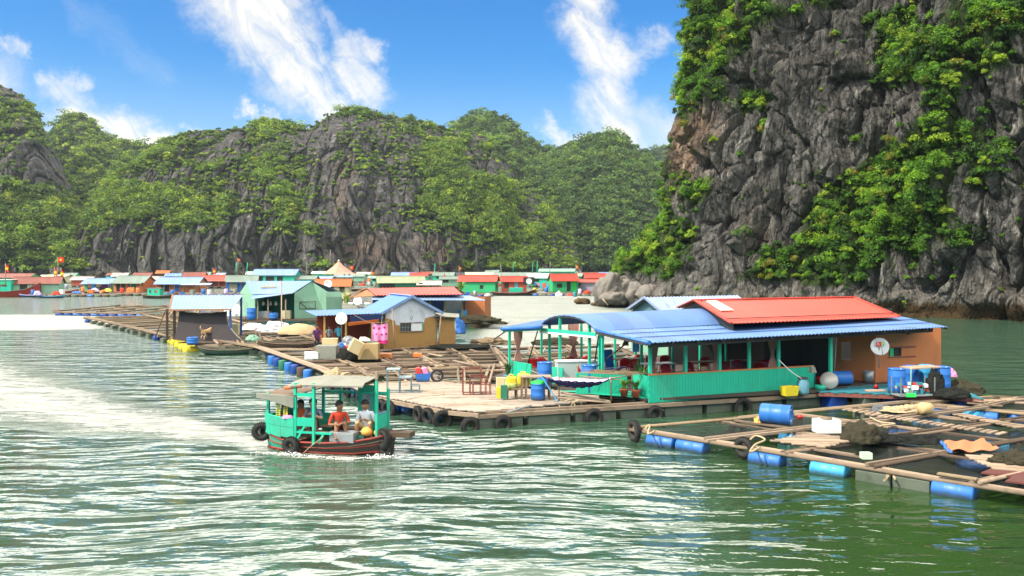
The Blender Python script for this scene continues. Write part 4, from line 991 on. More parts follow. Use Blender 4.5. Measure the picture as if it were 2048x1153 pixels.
for px, d, m, lb in ((1100, 40.5, WOOD, 'wooden table behind the counter in the pavilion'), (1255, 39.3, WOOD, 'long dark table left of the corner post'), (1315, 37.4, WHITE, 'white topped table behind the parapet corner'), (1400, 38.0, WOOD, 'wooden table between the second and third posts'), (1495, 38.6, WOOD, 'wooden table near the fourth post')):
    table(lb, ((px - 1024) / F * d, d, Zf), ANG, m, 'dining tables in the restaurant', (1.5, .7))
# chest counter with an arrow mark
t = thing('serving_counter', 'pale chest counter with a red and navy chevron mark behind the hammock', 'counter', (2.75, 36.55, Zf), math.radians(8))
MB().box((0, 0, .46), (1.75, .62, .92), M('pale_mint_enamel', (.45, .56, .52), .5, .1, .15)).build('cabinet', t, bevel=.02)
MB().box((0, 0, .95), (1.82, .68, .05), WHITE).build('countertop', t, bevel=.012)
mb = MB(); q = [(-.10, .74), (.02, .74), (.12, .55), (.02, .34), (-.10, .34), (.0, .55)]
for part, m in (((0, 1, 2, 5), M('mark_red', (.5, .03, .05), .5, 0, 0)), ((5, 2, 3, 4), M('mark_navy', (.02, .03, .16), .5, 0, 0))):
    pts = [(q[i][0] + .02, q[i][1]) for i in part]; k = [(x, -.316, z) for x, z in pts] + [(x, -.31, z) for x, z in pts]
    mb.add(k, [(0, 1, 2, 3), (7, 6, 5, 4), (0, 4, 5, 1), (1, 5, 6, 2), (2, 6, 7, 3), (3, 7, 4, 0)], m)
mb.box((.36, -.315, .55), (.22, .006, .035), DARK); mb.build('chevron_mark', t)
# curtains
def curtain(label, px, d, ztop, zbot, w, wb=.35):
    x0 = (px - 1024) / F * d; V = []; nu, nv = 28, 18
    for j in range(nv + 1):
        v = j / nv; ww = w * (1 - .62 * math.exp(-((v - .62) / .22) ** 2)) * (1 if v < .62 else wb / w + .4 * (1 - wb / w)); z = ztop + (zbot - ztop) * v
        for i in range(nu + 1): u = i / nu - .5; V.append((x0 + u * ww, d + .035 * math.sin(u * 48) * (1 - .3 * v) - .01, z))
    w_ = nu + 1; fs = [(j * w_ + i, j * w_ + i + 1, (j + 1) * w_ + i + 1, (j + 1) * w_ + i) for j in range(nv) for i in range(nu)]
    o = MB().add(V, fs, CURT, True).build('curtain'); return tag(o, label, 'curtain', 'gathered curtains on the restaurant')
curtain('gathered curtain at the far left end post of the pavilion', 1036, 38.6, 2.85, 1.35, .42); curtain('gathered curtain hanging behind the white counter', 1147, 39.8, 2.95, 1.3, .5)
curtain('gathered curtain beside the parapet corner post', 1307, 33.4, 2.8, 1.2, .36); curtain('gathered curtain left of the third teal post', 1433, 34.0, 2.9, 1.5, .36); curtain('gathered striped curtain left of the fifth teal post', 1545, 34.9, 2.95, 1.5, .38)
curtain('short curtain hanging near the blue cloth left of the corner', 1251, 38.0, 2.8, 2.1, .25)
o = MB().box((0, 0, 0), (.3, .04, .75), M('blue_hanging_cloth', (.12, .35, .7), .8)).build('hanging_cloth', None, ((1272 - 1024) / F * 37, 37, 2.3)); tag(o, 'light blue cloth hanging under the eave left of the corner post', 'cloth')
# blue seat / person-like chair
t = thing('reclining_chair', 'blue tilted deck chair between the pavilion posts', 'chair', P(1225, 757, .66), math.radians(-60))
MB().box((0, 0, .42), (.5, .45, .05), BARREL, 0, (0, -.2)).build('seat', t); MB().box((-.28, 0, .85), (.06, .45, .8), BARREL, 0, (0, -.25)).build('backrest', t); MB().box((.5, 0, .5), (.6, .4, .04), LAV, 0, (0, -.3)).build('footrest', t)
for a in (-1, 1):
    for b_ in (-.2, .3): MB().tube([(b_, a * .18, .42), (b_ + .05, a * .2, 0)], .018, STEEL, 6).build('leg', t)
dish('white satellite dish with a red K and green plus on the orange wall', (15.17, 35.2, 2.33), .36, (-.25, -1, .25), True, pole=.9)

# things along the right half of the front
drum('blue plastic drum lying on its side by the dark doorway', SL(16.15, .9, Zf), math.radians(12), True, group='plastic drums', r=.30, h=1.05)
t = thing('basin', 'yellow rectangular tub on the ledge before the teal parapet', 'tub', SL(12.85, -.22, .56), ANG)
MB().add([(x * k, y * k, z) for z, k in ((0, .85), (.36, 1), (.36, .93), (.04, .8)) for x, y in ((-.32, -.2), (.32, -.2), (.32, .2), (-.32, .2))], [(3, 2, 1, 0)] + [(i + 4 * j, (i + 1) % 4 + 4 * j, (i + 1) % 4 + 4 * j + 4, i + 4 * j + 4) for j in range(3) for i in range(4)] + [(12, 13, 14, 15)], YELLOWP).build('tub_body', t); MB().box((0, 0, .35), (.68, .44, .025), YELLOWP).build('rim', t) if False else None
t = thing('storage_jar', 'grey blue plastic jar with a dark lid by the parapet', 'jar', SL(13.55, -.15, .56)); MB().lathe([(0, 0), (.22, 0), (.24, .1), (.24, .48), (.17, .58), (.17, .62), (0, .62)], POTB, n=18).build('jar_body', t); MB().lathe([(0, .62), (.19, .62), (.19, .67), (0, .68)], DARK, n=16).build('lid', t)
MB_ = lambda: MB()
o = MB().lathe([(0, 0), (.2, 0), (.22, .2), (.2, .21), (0, .2)], TEAL, n=16).build('paint_pot', None, SL(14.75, .3, .60)); tag(o, 'small teal bucket at the end of the parapet', 'bucket')
o = MB().lathe([(0, 0), (.33, .0), (.36, .05), (.33, .10), (0, .10)], M('pan_lid', (.45, .43, .38), .4, metal=.3), (0, 0, .35), (-.3, -1, .35), 22).build('pan_lid', None, SL(15.15, .25, .62)); tag(o, 'round pale pan lid leaning between bucket and lying drum', 'lid')
o = MB().lathe([(0, 0), (.2, 0), (.25, .32), (.23, .32), (.18, .03), (0, .03)], REDP, n=16).build('bucket', None, SL(15.7, 1.3, Zf)); tag(o, 'red bucket half hidden behind the lying blue drum', 'bucket')
o = MB().lathe([(0, 0), (.2, 0), (.2, .5), (.21, .52), (0, .52)], TURQ, n=16).build('bucket', None, SL(15.0, 1.2, Zf)); tag(o, 'dark teal bin standing behind the small teal bucket', 'bin')
o = MB().lathe([(0, 0), (.2, 0), (.22, .5), (.20, .5), (.18, .03), (0, .03)], STEEL, n=16).build('bucket', None, P(1737, 765, .66)); tag(o, 'grey metal bin against the brown wall left of the dish', 'bin')
o = MB().lathe([(.0, 0), (.12, 0), (.03, .13), (0, .16)], REDP, n=12).build('funnel', None, P(1752, 776, .66)); tag(o, 'tiny red funnel on the turquoise deck', 'funnel')
o = heap('cloth', 'cream cloth draped over the end of the teal parapet', 'cloth', SL(14.15, .0, 1.38), (.14, .14, .25), CANVAS, 3)
rope('white mop handle leaning on the teal parapet', [SL(12.55, .05, 1.95), SL(13.0, -.1, 1.5), SL(13.4, -.25, 1.2)], .02, WHITE, 'mop_handle', 'mop')

# turquoise deck in front of the end room
t = thing('side_deck', 'low turquoise plank deck in front of the orange end room', 'deck')
poly = [SL(14.35, -.05), P(1939, 795, .6), P(1966, 798, .6), P(1902, 770, .6), (19.0, 37.8), (15.7, 36.6), SL(17.8, .9)]
mb = MB(); clip_planks(mb, poly, UX.to_2d(), .28, .62, .04, TURQ); mb.build('boards', t)
mb = MB()
for f0, f1 in ((SL(14.35, -.05), P(1939, 795, .6)), (P(1939, 795, .6), P(1966, 798, .6)), (SL(14.4, .5), P(1900, 785, .6))): mb.beam((f0.x, f0.y, .50), (f1.x, f1.y, .50), .12, .13, OLDRED)
mb.build('edge_beam', t)
for i, f in enumerate((.12, .34, .55, .78, .95)):
    p = SL(14.35, -.05).lerp(P(1939, 795, .6), f); MB().box((p.x + .1, p.y + .45, .12), (.75, .7, .62), FOAMB if i % 2 else M('dark_blue_drum', (.01, .05, .25), .4), ANG).build('float_block', t)
drum('upright blue drum at the left front of the turquoise deck', P(1793, 787, .62), 0, group='plastic drums', r=.32, h=.98)
drum('upright blue drum behind the clear case, second in the row', P(1822, 778, .62), 0, group='plastic drums', r=.3, h=.95)
drum('lighter blue drum behind the black sheet', P(1852, 776, .62), 0, light=True, group='plastic drums', r=.3, h=.95)
drum('upright blue drum at the right end of the row on the turquoise deck', P(1884, 782, .62), 0, group='plastic drums', r=.32, h=.98)
t = thing('display_case', 'clear sided crate of fishing gear before the blue drums', 'crate', P(1826, 791, .62), ANG * .5)
for sx in (-1, 1):
    for sy in (-1, 1): MB().beam((sx * .72, sy * .3, 0), (sx * .72, sy * .3, .72), .035, .035, STEEL).build('corner_post', t)
MB().box((0, 0, .03), (1.45, .62, .05), GLASS).build('base', t); mb = MB()
for i in range(26): mb.box((R.uniform(-.62, .62), R.uniform(-.2, .2), R.uniform(.1, .5)), (R.uniform(.06, .25), .12, R.uniform(.05, .16)), R.choice([GLASS, REDC, STYRO, STEEL, CLOTHW, TURQ]), R.uniform(0, 3))
mb.build('contents', t); mb = MB(); mb.box((0, -.31, .36), (1.42, .01, .66), M('clear_sheet', (.34, .40, .38), .2, .2, .2)); mb.build('front_sheet', t) if False else None
heap('plastic_sheet', 'black plastic sheet slumped over the drums at the deck corner', 'sheet', P(1868, 786, .64) + Vector((0, 0, .0)), (.38, .3, .85), NETM, 4)
heap('plastic_sheet', 'crumpled black plastic sheet at the tip of the turquoise deck', 'sheet', P(1902, 793, .64), (.62, .4, .30), NETM, 9)
heap('net_bundle', 'brown and yellow bundle of ropes behind the deck tip', 'net', P(1925, 786, .5), (.75, .5, .45), NETG, 12); heap('float_bundle', 'pink float bag at the right end of the turquoise deck', 'bag', P(1903, 775, .62) + Vector((0, 0, .45)), (.22, .2, .3), PINK, 15)
o = MB().box((0, 0, .95), (1.5, .7, .05), M('wood_lid', (.45, .32, .22), .8)).build('board', None, P(1842, 782, .64), ANG); tag(o, 'plank lid laid across the tops of the blue drums', 'board')
o = MB().tube([(0, 0, 0), (0, 0, 1.15)], .02, TEAL2, 6).box((0, 0, .08), (.35, .12, .14), TURQC).build('broom', None, P(1822, 795, .63)); tag(o, 'green broom standing before the clear crate', 'broom')
o = MB().box((0, 0, .03), (.75, .28, .05), M('pink_board', (.6, .38, .3), .8)).build('cutting_board', None, P(1751, 783, .63), .1); tag(o, 'pale pink board lying on the turquoise deck', 'board')

# ------------------------------------------------------------------ timber platform
PT = [P(722, 769, .6), P(757, 792, .6), P(893, 817, .6), P(957, 823, .6), P(1120, 807, .6), P(1200, 800, .6), P(1195, 786, .6), P(1090, 779, .6), P(985, 773, .6), P(866, 762, .6)]
t = thing('landing_platform', 'bleached plank landing platform between the farm and the restaurant', 'platform')
mb = MB(); clip_planks(mb, PT, (1, .18), .20, .60, .035, DECKW, .012, .004); mb.build('deck_boards', t)
C0, C1 = P(948, 826, .55), P(1640, 786, .5)
mb = MB(); mb.beam(PT[1] + Vector((-.05, -.05, -.12)), PT[2] + Vector((-.05, -.1, -.12)), .12, .14, WOODP); mb.beam(PT[2] + Vector((-.05, -.1, -.13)), PT[3] + Vector((0, -.12, -.13)), .12, .14, WOODP)
for f in (0,): mb.beam(C0 + Vector((0, -.05, -.14)), C1 + Vector((0, -.2, -.06)), .16, .13, WOOD)
mb.beam(C0 + Vector((.2, .5, -.1)), C1 + Vector((0, .4, -.1)), .14, .12, WOODD); mb.beam(C0 + Vector((.0, .12, -.03)), P(1290, 806, .52), .12, .07, WOODP)
mb.beam(PT[0] + Vector((-.05, 0, -.1)), PT[1] + Vector((-.05, 0, -.1)), .12, .12, WOODP); mb.build('edge_beam', t)
L_ = (C1 - C0).length; n = 8
for i in range(n):
    a = C0.lerp(C1, (i + .04) / n); b = C0.lerp(C1, (i + .93) / n); c = (a + b) / 2
    MB().box((c.x, c.y + .28, .08), ((b - a).length, .62, .72), FOAMB, math.atan2(b.y - a.y, b.x - a.x)).build('float_block', t, bevel=.02)
for px, py, lt in ((765, 806, 0), (783, 808, 0), (808, 816, 0), (832, 818, 0), (886, 834, 1), (1010, 838, 0)):
    p = P(px, py, .1); h = .34
    MB().lathe([(0, 0), (.26, 0), (.28, .03), (.28, .78), (.26, .82), (0, .82)], BARRELL if lt else BARREL, (p.x - .28, p.y - .30, -.30), (0.02, .05, 1), 18).build('float_drum', t) if px < 1000 else None
def ty(px, py, d, yaw, lb, r=.31, tilt=0.):
    v = PD(px, py, d); return tyre(lb, v, yaw, r, tilt=tilt)
e0, e1 = PT[1], PT[2]; ydir = math.atan2(e1.y - e0.y, e1.x - e0.x)
for k, (px, f, lb) in enumerate(((748, 0, 'tyre at the far end of the platform edge behind the boat canopy'), (769, .10, 'tyre hung right beside the green boat post'), (787, .22, 'tyre on the platform edge just right of the boat post'), (845, .66, 'tyre on the platform edge right of the pair of blue drums'), (865, .80, 'overlapping tyre left of the light blue drum'), (905, 1.0, 'big tyre seen edge-on at the platform corner'))):
    p = e0.lerp(e1, f) if k else e0 + Vector((-.15, .6, 0)); tyre(lb, (p.x - .12, p.y - .17, .22), ydir + (1.1 if k == 5 else .25 * ((k % 3) - 1)), .36 if k == 5 else .33, tilt=.05 * k - .1)
fd = math.atan2(C1.y - C0.y, C1.x - C0.x)
for px, lb, r in ((941, 'tyre on the front of the platform near its left corner', .33), (1006, 'tyre on the platform front below the red-brown frame', .32), (1186, 'dark tyre on the platform front below the coiled ropes', .36), (1308, 'dark tyre below the potted plants', .33), (1482, 'large wet tyre below the middle of the teal parapet', .42)):
    f = (px - 948) / (1640 - 948); d = C0.lerp(C1, min(max(f, 0), 1)); k = (C0.y / C1.y); 
    # foreshortened: solve along the edge for the pixel column
    lo, hi = -.05, 1.
    for _ in range(30):
        md = (lo + hi) / 2; q = C0 + (C1 - C0) * md
        if 1024 + q.x / q.y * F < px: lo = md
        else: hi = md
    q = C0 + (C1 - C0) * lo; tyre(lb, (q.x, q.y - .22, .12), fd, r)
def frame3(label, loc, rz, m, top, steps, cat='stand'):
    """welded stepped stand: nested open frames of falling height"""
    t = thing('stepped_stand', label, cat, loc, rz); w = .5
    for (x0, x1, h, solid) in steps:
        mb = MB()
        for x in (x0, x1):
            for y in (-w / 2, w / 2): mb.beam((x, y, 0), (x, y, h), .03, .03, m)
        for y in (-w / 2, w / 2):
            mb.beam((x0, y, h), (x1, y, h), .03, .03, m); mb.beam((x0, y, .02), (x1, y, .02), .03, .03, m)
        for x in (x0, x1): mb.beam((x, -w / 2, h), (x, w / 2, h), .03, .03, m); mb.beam((x, -w / 2, .02), (x, w / 2, .02), .03, .03, m)
        mb.build('frame', t)
        if solid: MB().box(((x0 + x1) / 2, 0, h + .02), (abs(x1 - x0) + .04, w + .04, .03), top).build('step_plate', t)
    return t
frame3('blue grey welded stand with three falling steps on the platform', P(793, 784, .61), .06, BLUEGREY, M('pale_blue_plate', (.30, .42, .45), .6), [(-.36, .12, .90, 1), (.14, .58, .58, 1), (.60, .92, .26, 0)])
frame3('red-brown welded stand nested in steps near the yellow cans', P(940, 788, .61), .12, RUSTY, RUSTY, [(-.28, .42, 1.0, 0), (.0, .62, .70, 0), (.12, .80, .40, 0)])
# blue tub with red cans, wheel
t = thing('crate_tub', 'blue plastic tub holding red jerrycans at the back of the platform', 'tub', P(846, 763, .6), .1)
MB().add([(x * k, y * k, z) for z, k in ((0, .82), (.36, 1), (.36, .94), (.04, .78)) for x, y in ((-.34, -.25), (.34, -.25), (.34, .25), (-.34, .25))], [(3, 2, 1, 0)] + [(i + 4 * j, (i + 1) % 4 + 4 * j, (i + 1) % 4 + 4 * j + 4, i + 4 * j + 4) for j in range(3) for i in range(4)] + [(12, 13, 14, 15)], BARREL).build('tub_body', t)
for x, m in ((-.2, M('red_can', (.7, .06, .05), .4)), (.08, PINK)):
    o = MB().box((x, 0, .44), (.22, .28, .34), m, .2, (0, -.3)).build('jerrycan', None, P(846, 763, .6) + Vector((0, 0, .0)), .1, .03); tag(o, 'red jerrycan standing in the blue tub' if x < 0 else 'pink jerrycan with a dark strap in the blue tub', 'jerrycan')
t = thing('spoked_wheel', 'black spoked motorbike wheel leaning beside the blue tub', 'wheel', P(874, 752, .86), .25)
MB().torus((0, 0, 0), .24, .05, RUBBER, (0, 1, 0), 26, 8).build('tyre', t); mb = MB(); mb.torus((0, 0, 0), .19, .012, STEEL, (0, 1, 0), 24, 5)
for i in range(8): a = i * math.pi / 4; mb.tube([(0, 0, 0), (.19 * math.cos(a), 0, .19 * math.sin(a))], .008, STEEL, 5)
mb.build('rim', t); MB().lathe([(0, -.05), (.04, -.05), (.04, .05), (0, .05)], STEEL, (0, 0, 0), (0, 1, 0), 12).build('hub', t)
# stools, yellow cans, table with drum
def can(label, loc, rz, size=(.42, .34, .48)):
    t = thing('jerrycan', label, 'jerrycan', loc, rz, 'yellow jerrycans'); x, y, z = size
    MB().box((0, 0, z / 2), size, YELLOWP).build('can_body', t, bevel=.07); MB().tube([(-x * .3, 0, z), (-x * .25, 0, z + .07), (x * .1, 0, z + .07), (x * .15, 0, z)], .022, YELLOWP, 7).build('handle', t)
    MB().lathe([(0, 0), (.045, 0), (.045, .05), (0, .05)], TURQC, (x * .32, 0, z), (0, 0, 1), 10).build('cap', t); return t
t = thing('wooden_stool', 'low wooden stool under a green woven basket', 'stool', P(1023, 797, .61), .2)
MB().box((0, 0, .34), (.46, .4, .04), WOOD).build('seat', t)
for sx in (-1, 1):
    for sy in (-1, 1): MB().beam((sx * .18, sy * .15, 0), (sx * .17, sy * .14, .33), .045, .045, WOOD).build('leg', t)
o = MB().lathe([(0, 0), (.19, 0), (.23, .1), (.24, .24), (.21, .24), (.18, .03), (0, .03)], M('olive_basket', (.42, .45, .14), .8, .3, .3, 30), n=20).build('basket', None, P(1023, 797, .61) + Vector((0, 0, .362))); tag(o, 'olive green round basket on the low stool', 'basket')
can('yellow jerrycan tilted in the olive basket', P(1023, 797, .61) + Vector((0, 0, .50)), .3, (.36, .3, .34)); can('yellow jerrycan with green cap on the shelf corner', P(1048, 794, .61) + Vector((0, .1, .42)), -.2, (.5, .36, .46))
t = thing('work_table', 'rough wooden table with a navy drum underneath', 'table', P(1072, 797, .61), .05)
MB().box((0, 0, .84), (1.15, .6, .04), WOODP).build('tabletop', t)
for x in (-.54, -.38, .5):
    for y in (-.24, .24): MB().beam((x, y, 0), (x, y, .82), .07, .06, WOOD).build('leg', t)
for z in (.18, .42): MB().beam((-.54, -.26, z), (-.38, -.26, z), .04, .04, WOOD).build('brace', t)
MB().box((-.75, 0, .38), (.4, .45, .05), WOOD).build('side_shelf', t)
drum('navy blue open drum standing under the rough table', P(1076, 800, .61), 0, group=None, r=.27, h=.62)
heap('net_bundle', 'bright green net bundle on top of the navy drum', 'net', P(1076, 800, .61) + Vector((0, 0, .62)), (.26, .24, .12), TURQC, 5)
o = MB().beam((0, 0, 0), (.02, 0, .8), .07, .03, TEAL2).box((0, 0, .3), (.25, .2, .5), DGREEN).build('green_machine', None, P(1008, 800, .61)); tag(o, 'dark green machine with a white handle left of the stool', 'machine')
o = MB().box((0, 0, .2), (.16, .12, .42), YELLOWP).build('container', None, P(997, 796, .61)); tag(o, 'narrow yellow container at the left of the green machine', 'container')
crate('cream foam box behind the yellow cans', P(1003, 776, .7), (.42, .3, .42), KNOCK, .1)
# blue plank
o = MB().beam(P(1083, 752, 1.55) - Vector((0, .1, 0)), P(1115, 803, .62), .16, .03, M('sky_blue_plank', (.10, .42, .75), .5, .1, .1)).build('plank'); tag(o, 'sky blue plank leaning from the table to the deck', 'plank')
# blue drums standing on the veranda
drum('big blue drum left of the pale counter', P(1089, 775, .64), 0, group='plastic drums', r=.30, h=1.04); drum('big blue drum right of the chevron mark', P(1178, 786, .64), 0, group='plastic drums', r=.30, h=1.10)
# hammock with posts
h0, h1 = P(1083, 750, 1.55), P(1220, 756, 1.52); t = thing('hammock', 'lavender and navy hammock slung between thin posts', 'hammock', (0, 0, 0))
V = []; nu, nv = 26, 8
for s_ in (0, 1):
    for j in range(nv + 1):
        for i in range(nu + 1):
            u, v = i / nu, j / nv - .5; p = h0.lerp(h1, u); sag = .42 * (4 * u * (1 - u)) ** .8 * (1 if u > .5 else 1); w = .46 * math.sin(math.pi * min(max(u, .03), .97)) ** .6 + .04
            V.append((p.x, p.y + v * w * 2, p.z - sag + (abs(v) * 2) ** 2 * .30 * math.sin(math.pi * u) + .02 * math.sin(i * 2.1 + j) - s_ * .012))
w_ = nu + 1; fs = [(j * w_ + i, j * w_ + i + 1, (j + 1) * w_ + i + 1, (j + 1) * w_ + i) for j in range(nv) for i in range(nu)]
k = w_ * (nv + 1); MB().add(V[:k], fs, LAV, True).build('cloth', t); MB().add(V[k:], [tuple(reversed(f)) for f in fs], NAVY, True).build('lining', t)
for (a, b) in ((h0, h0 + Vector((-.4, .1, .15))), (h1, P(1264, 752, 1.5))): MB().tube([a, b], .012, ROPE, 5).build('cord', t)
t = thing('straw_shade', 'thin pole rack over the hammock with a dry straw shade', 'rack')
for px, py, zt in ((1118, 802, 1.5), (1222, 803, 1.5), (1264, 797, 1.58), (1155, 776, 1.6)): p = P(px, py, .6); MB().tube([p, (p.x, p.y, zt)], .028, BAMBOO, 7).build('pole', t)
A_, B_, C_, D_ = P(1160, 742, 1.55), P(1262, 748, 1.58), P(1222, 755, 1.52), P(1175, 746, 1.55)
for a, b in ((P(1155, 745, 1.6), P(1264, 750, 1.58)), (P(1222, 757, 1.5), P(1264, 750, 1.58)), (P(1118, 756, 1.5), P(1222, 757, 1.5)), (P(1158, 752, 1.5), P(1240, 760, 1.45))): MB().tube([a, b], .02, BAMBOO, 6).build('pole', t)
mb = MB()
for i in range(60): f = R.random(); a = P(1165, 744, 1.6).lerp(P(1262, 748, 1.6), f) + Vector((0, R.uniform(-.2, .5), R.uniform(-.02, .05))); mb.tube([a, a + Vector((R.uniform(.3, .9), R.uniform(-.3, .3), R.uniform(-.03, .03)))], .009, BAMBOO, 4)
mb.build('straw', t)
# potted plants
def plant(label, loc, h, n, pot, col, spread=.35, r=.16, width=.035, droop=.3):
    t = thing('potted_plant', label, 'plant', loc, 0, 'potted plants')
    MB().lathe([(0, 0), (r * .75, 0), (r, .24), (r * 1.08, .25), (r * 1.05, .29), (r * .9, .29), (r * .9, .26), (0, .25)], pot, n=16).build('pot', t)
    mb = MB(); lf = M('plant_leaf_' + col, dict(g=(.07, .2, .04), y=(.25, .40, .06), d=(.04, .12, .04))[col], .5, .3, .1, 8, isl=.5)
    for i in range(n):
        a = R.uniform(0, 2 * math.pi); s = R.uniform(.3, 1) * spread; hh = h * R.uniform(.55, 1); pts = [Vector((0.03 * math.cos(a), .03 * math.sin(a), .25)), Vector((s * .35 * math.cos(a), s * .35 * math.sin(a), .25 + hh * .6)), Vector((s * math.cos(a), s * math.sin(a), .25 + hh * (1 - droop * R.random())))]
        d = Vector((-math.sin(a), math.cos(a), 0)) * width
        mb.add([pts[0] - d * .5, pts[0] + d * .5, pts[1] + d, pts[1] - d, pts[2]], [(0, 1, 2, 3), (3, 2, 4)], lf)
    mb.build('leaves', t); return t
plant('yellow green potted plant in a terracotta pot at the parapet corner', P(1248, 793, .66), .55, 40, TERRA, 'y'); plant('terracotta potted plant with low arching leaves beside the corner', P(1272, 795, .66), .55, 34, TERRA, 'g', .4)
plant('tall spiky potted plant in a grey blue pot at the parapet corner', P(1287, 791, .66), 1.15, 46, POTB, 'g', .45, .2); plant('spiky dark potted plant behind the yellow cans', P(1016, 764, .9), .75, 46, POTB, 'd', .4, .18)
plant('tall thin leaved plant behind the corner plants', P(1275, 784, .66), 1.3, 30, POTB, 'd', .35, .16)
# loose poles, ropes on the platform
for (a, b, lb) in (((1122, 786), (1220, 803), 'long pale pole slanting from the hammock to the ledge'), ((1115, 796), (1205, 801), 'second pale pole lying under the hammock'), ((1150, 800), (1222, 806), 'third pole lying close to the edge under the hammock'), ((1015, 825), (1062, 812), 'light grey pipe leaning out over the platform front')):
    o = MB().tube([P(*a, .72), P(*b, .66)], .035, WOODP if lb[0] != 'l' or 'pole' in lb else STEEL, 7).build('pole'); tag(o, lb, 'pole', 'loose poles')
rope('coiled tan mooring rope hanging over the platform front', [P(1130, 803, .7), P(1142, 800, .72), P(1150, 812, .5), P(1145, 828, .2), P(1133, 838, .02), P(1140, 820, .35), P(1146, 806, .65), P(1158, 803, .7), P(1163, 815, .4), P(1150, 835, .05), P(1138, 838, .0), P(1150, 818, .35)], .03, ROPE)
rope('thin rope dangling to the water left of the coil', [P(1086, 812, .55), P(1095, 822, .35), P(1102, 841, .0)], .014); rope('second thin rope dropping beside the coil', [P(1118, 810, .55), P(1124, 825, .3), P(1131, 838, .0)], .014)
rope('loose rope lying across the platform boards', [P(800, 806, .63), P(825, 796, .63), P(860, 792, .63), P(890, 788, .63), P(858, 784, .63), P(853, 781, .63), P(872, 783, .63)], .012); rope('long loose rope along the platform front boards', [P(885, 812, .63), P(930, 809, .63), P(960, 808, .63), P(1000, 811, .63)], .012)
rope('rope hanging at the platform left edge beside the boat', [P(789, 796, .5), P(787, 810, .3), P(791, 826, .0)], .012)
# ------------------------------------------------------------------ rafts of the fish farm
def bil(A, B, C, D, u, v): return (A.lerp(B, u)).lerp(D.lerp(C, u), v)
def raft(name, label, A, B, C, D, us, vs, z, w=.16, m=None, dbl=True, group='fish farm rafts', floats=(), nets=(), bulge=.0, loose=0, seed=1):
    """grid of timbers afloat; us, vs: line positions 0..1; floats: (edge 'u0','u1','v0','v1', fraction, kind)"""
    rr = random.Random(seed); t = thing(name, label, 'raft', (0, 0, 0), 0, group)
    A, B, C, D = [Vector((p[0], p[1], z)) for p in (A, B, C, D)]; ms = m or [WOOD, WOODP, BAMBOO, WOOD, WOODD]
    def line(p, q, thick, zz):
        d = (q - p).normalized(); n = Vector((-d.y, d.x, 0))
        for sgn in ((-1, 1) if dbl else (0,)):
            mb = MB(); k = 3; pts = [p.lerp(q, i / k) + n * (sgn * thick * .85 + rr.uniform(-.03, .03)) + Vector((0, 0, zz + rr.uniform(-.035, .035))) for i in range(k + 1)]
            if rr.random() < .45: mb.tube([pts[0] - d * .15] + pts[1:-1] + [pts[-1] + d * rr.uniform(.1, .5)], thick * .48, rr.choice(ms), 7)
            else:
                for i in range(k): mb.beam(pts[i] - d * (.05 if i else .2), pts[i + 1] + d * .05, thick * rr.uniform(.75, 1.1), thick * .7, rr.choice(ms))
            mb.build('beam', t)
    for v in vs: line(bil(A, B, C, D, 0, v), bil(A, B, C, D, 1, v), w, 0)
    for u in us: line(bil(A, B, C, D, u, 0), bil(A, B, C, D, u, 1), w * .9, w * .62)
    for (u, v, ang, kind) in floats:
        p = bil(A, B, C, D, u, v)
        if kind == 'Y': p = p + Vector((-.38, -.22, .06))
        if kind == 'F': MB().box((p.x, p.y, .06), (.9, .55, .42), FOAMB, ang).build('float_block', t, bevel=.02)
        else:
            mt = {'B': BARREL, 'L': BARRELL, 'Y': YELLOWP, 'D': M('dark_blue_drum', (.01, .05, .25), .4), 'W': M('pale_drum', (.5, .6, .62), .5)}[kind]; dv = Vector((math.cos(ang), math.sin(ang), 0)); r = .27
            MB().lathe([(0, 0), (r * .9, 0), (r, .03), (r, .3), (r * 1.03, .32), (r, .34), (r, .62), (r * 1.03, .64), (r, .66), (r, .93), (r * .9, .96), (0, .94)], mt, (p.x - dv.x * .48, p.y - dv.y * .48, z - .27), dv, 18).build('float_drum', t)
    for (u0, u1, v0, v1) in nets:
        V = []; n = 10
        for j in range(n + 1):
            for i in range(n + 1):
                u, v = u0 + (u1 - u0) * i / n, v0 + (v1 - v0) * j / n; p = bil(A, B, C, D, u, v); e = min(1, 4 * min(i / n, 1 - i / n, j / n, 1 - j / n)); V.append((p.x, p.y, z + .02 - e * (z + .02 - .03) * 1.0 + .02 * rr.random()))
        MB().add(V, [(j * (n + 1) + i, j * (n + 1) + i + 1, (j + 1) * (n + 1) + i + 1, (j + 1) * (n + 1) + i) for j in range(n) for i in range(n)], NETSHEET, True).build('net_pen', t)
    if loose:
        mb = MB()
        for i in range(loose):
            p = bil(A, B, C, D, rr.random(), rr.random()); d = (B - A if rr.random() < .7 else D - A).normalized(); d.rotate(Matrix.Rotation(rr.uniform(-.25, .25), 3, 'Z')); l = rr.uniform(.8, 2.8)
            mb.beam(p + Vector((0, 0, w * .95)), p + d * l + Vector((0, 0, w * 1.0)), rr.uniform(.07, .2), .04, rr.choice(ms))
        tag(mb.build('loose_boards', t), kind='stuff')
    return t
def net_material():
    m, T, b, out = new_mat('hung_net'); p = T.node('ShaderNodeTexCoord').outputs['Object']
    x, y, z = T.sep(p); r = 18.
    gx = T.m('ABSOLUTE', T.m('SUBTRACT', T.m('FRACT', T.m('MULTIPLY', T.m('ADD', x, y), r)), .5)); gy = T.m('ABSOLUTE', T.m('SUBTRACT', T.m('FRACT', T.m('MULTIPLY', T.m('SUBTRACT', x, y), r)), .5))
    a = T.m('MAXIMUM', T.ss(gx, .30, .36), T.ss(gy, .30, .36)); b.inputs['Base Color'].default_value = (.02, .022, .02, 1); b.inputs['Roughness'].default_value = .9
    T.put(b.inputs['Alpha'], T.m('ADD', .10, T.m('MULTIPLY', a, .75))); return m
NETSHEET = net_material()
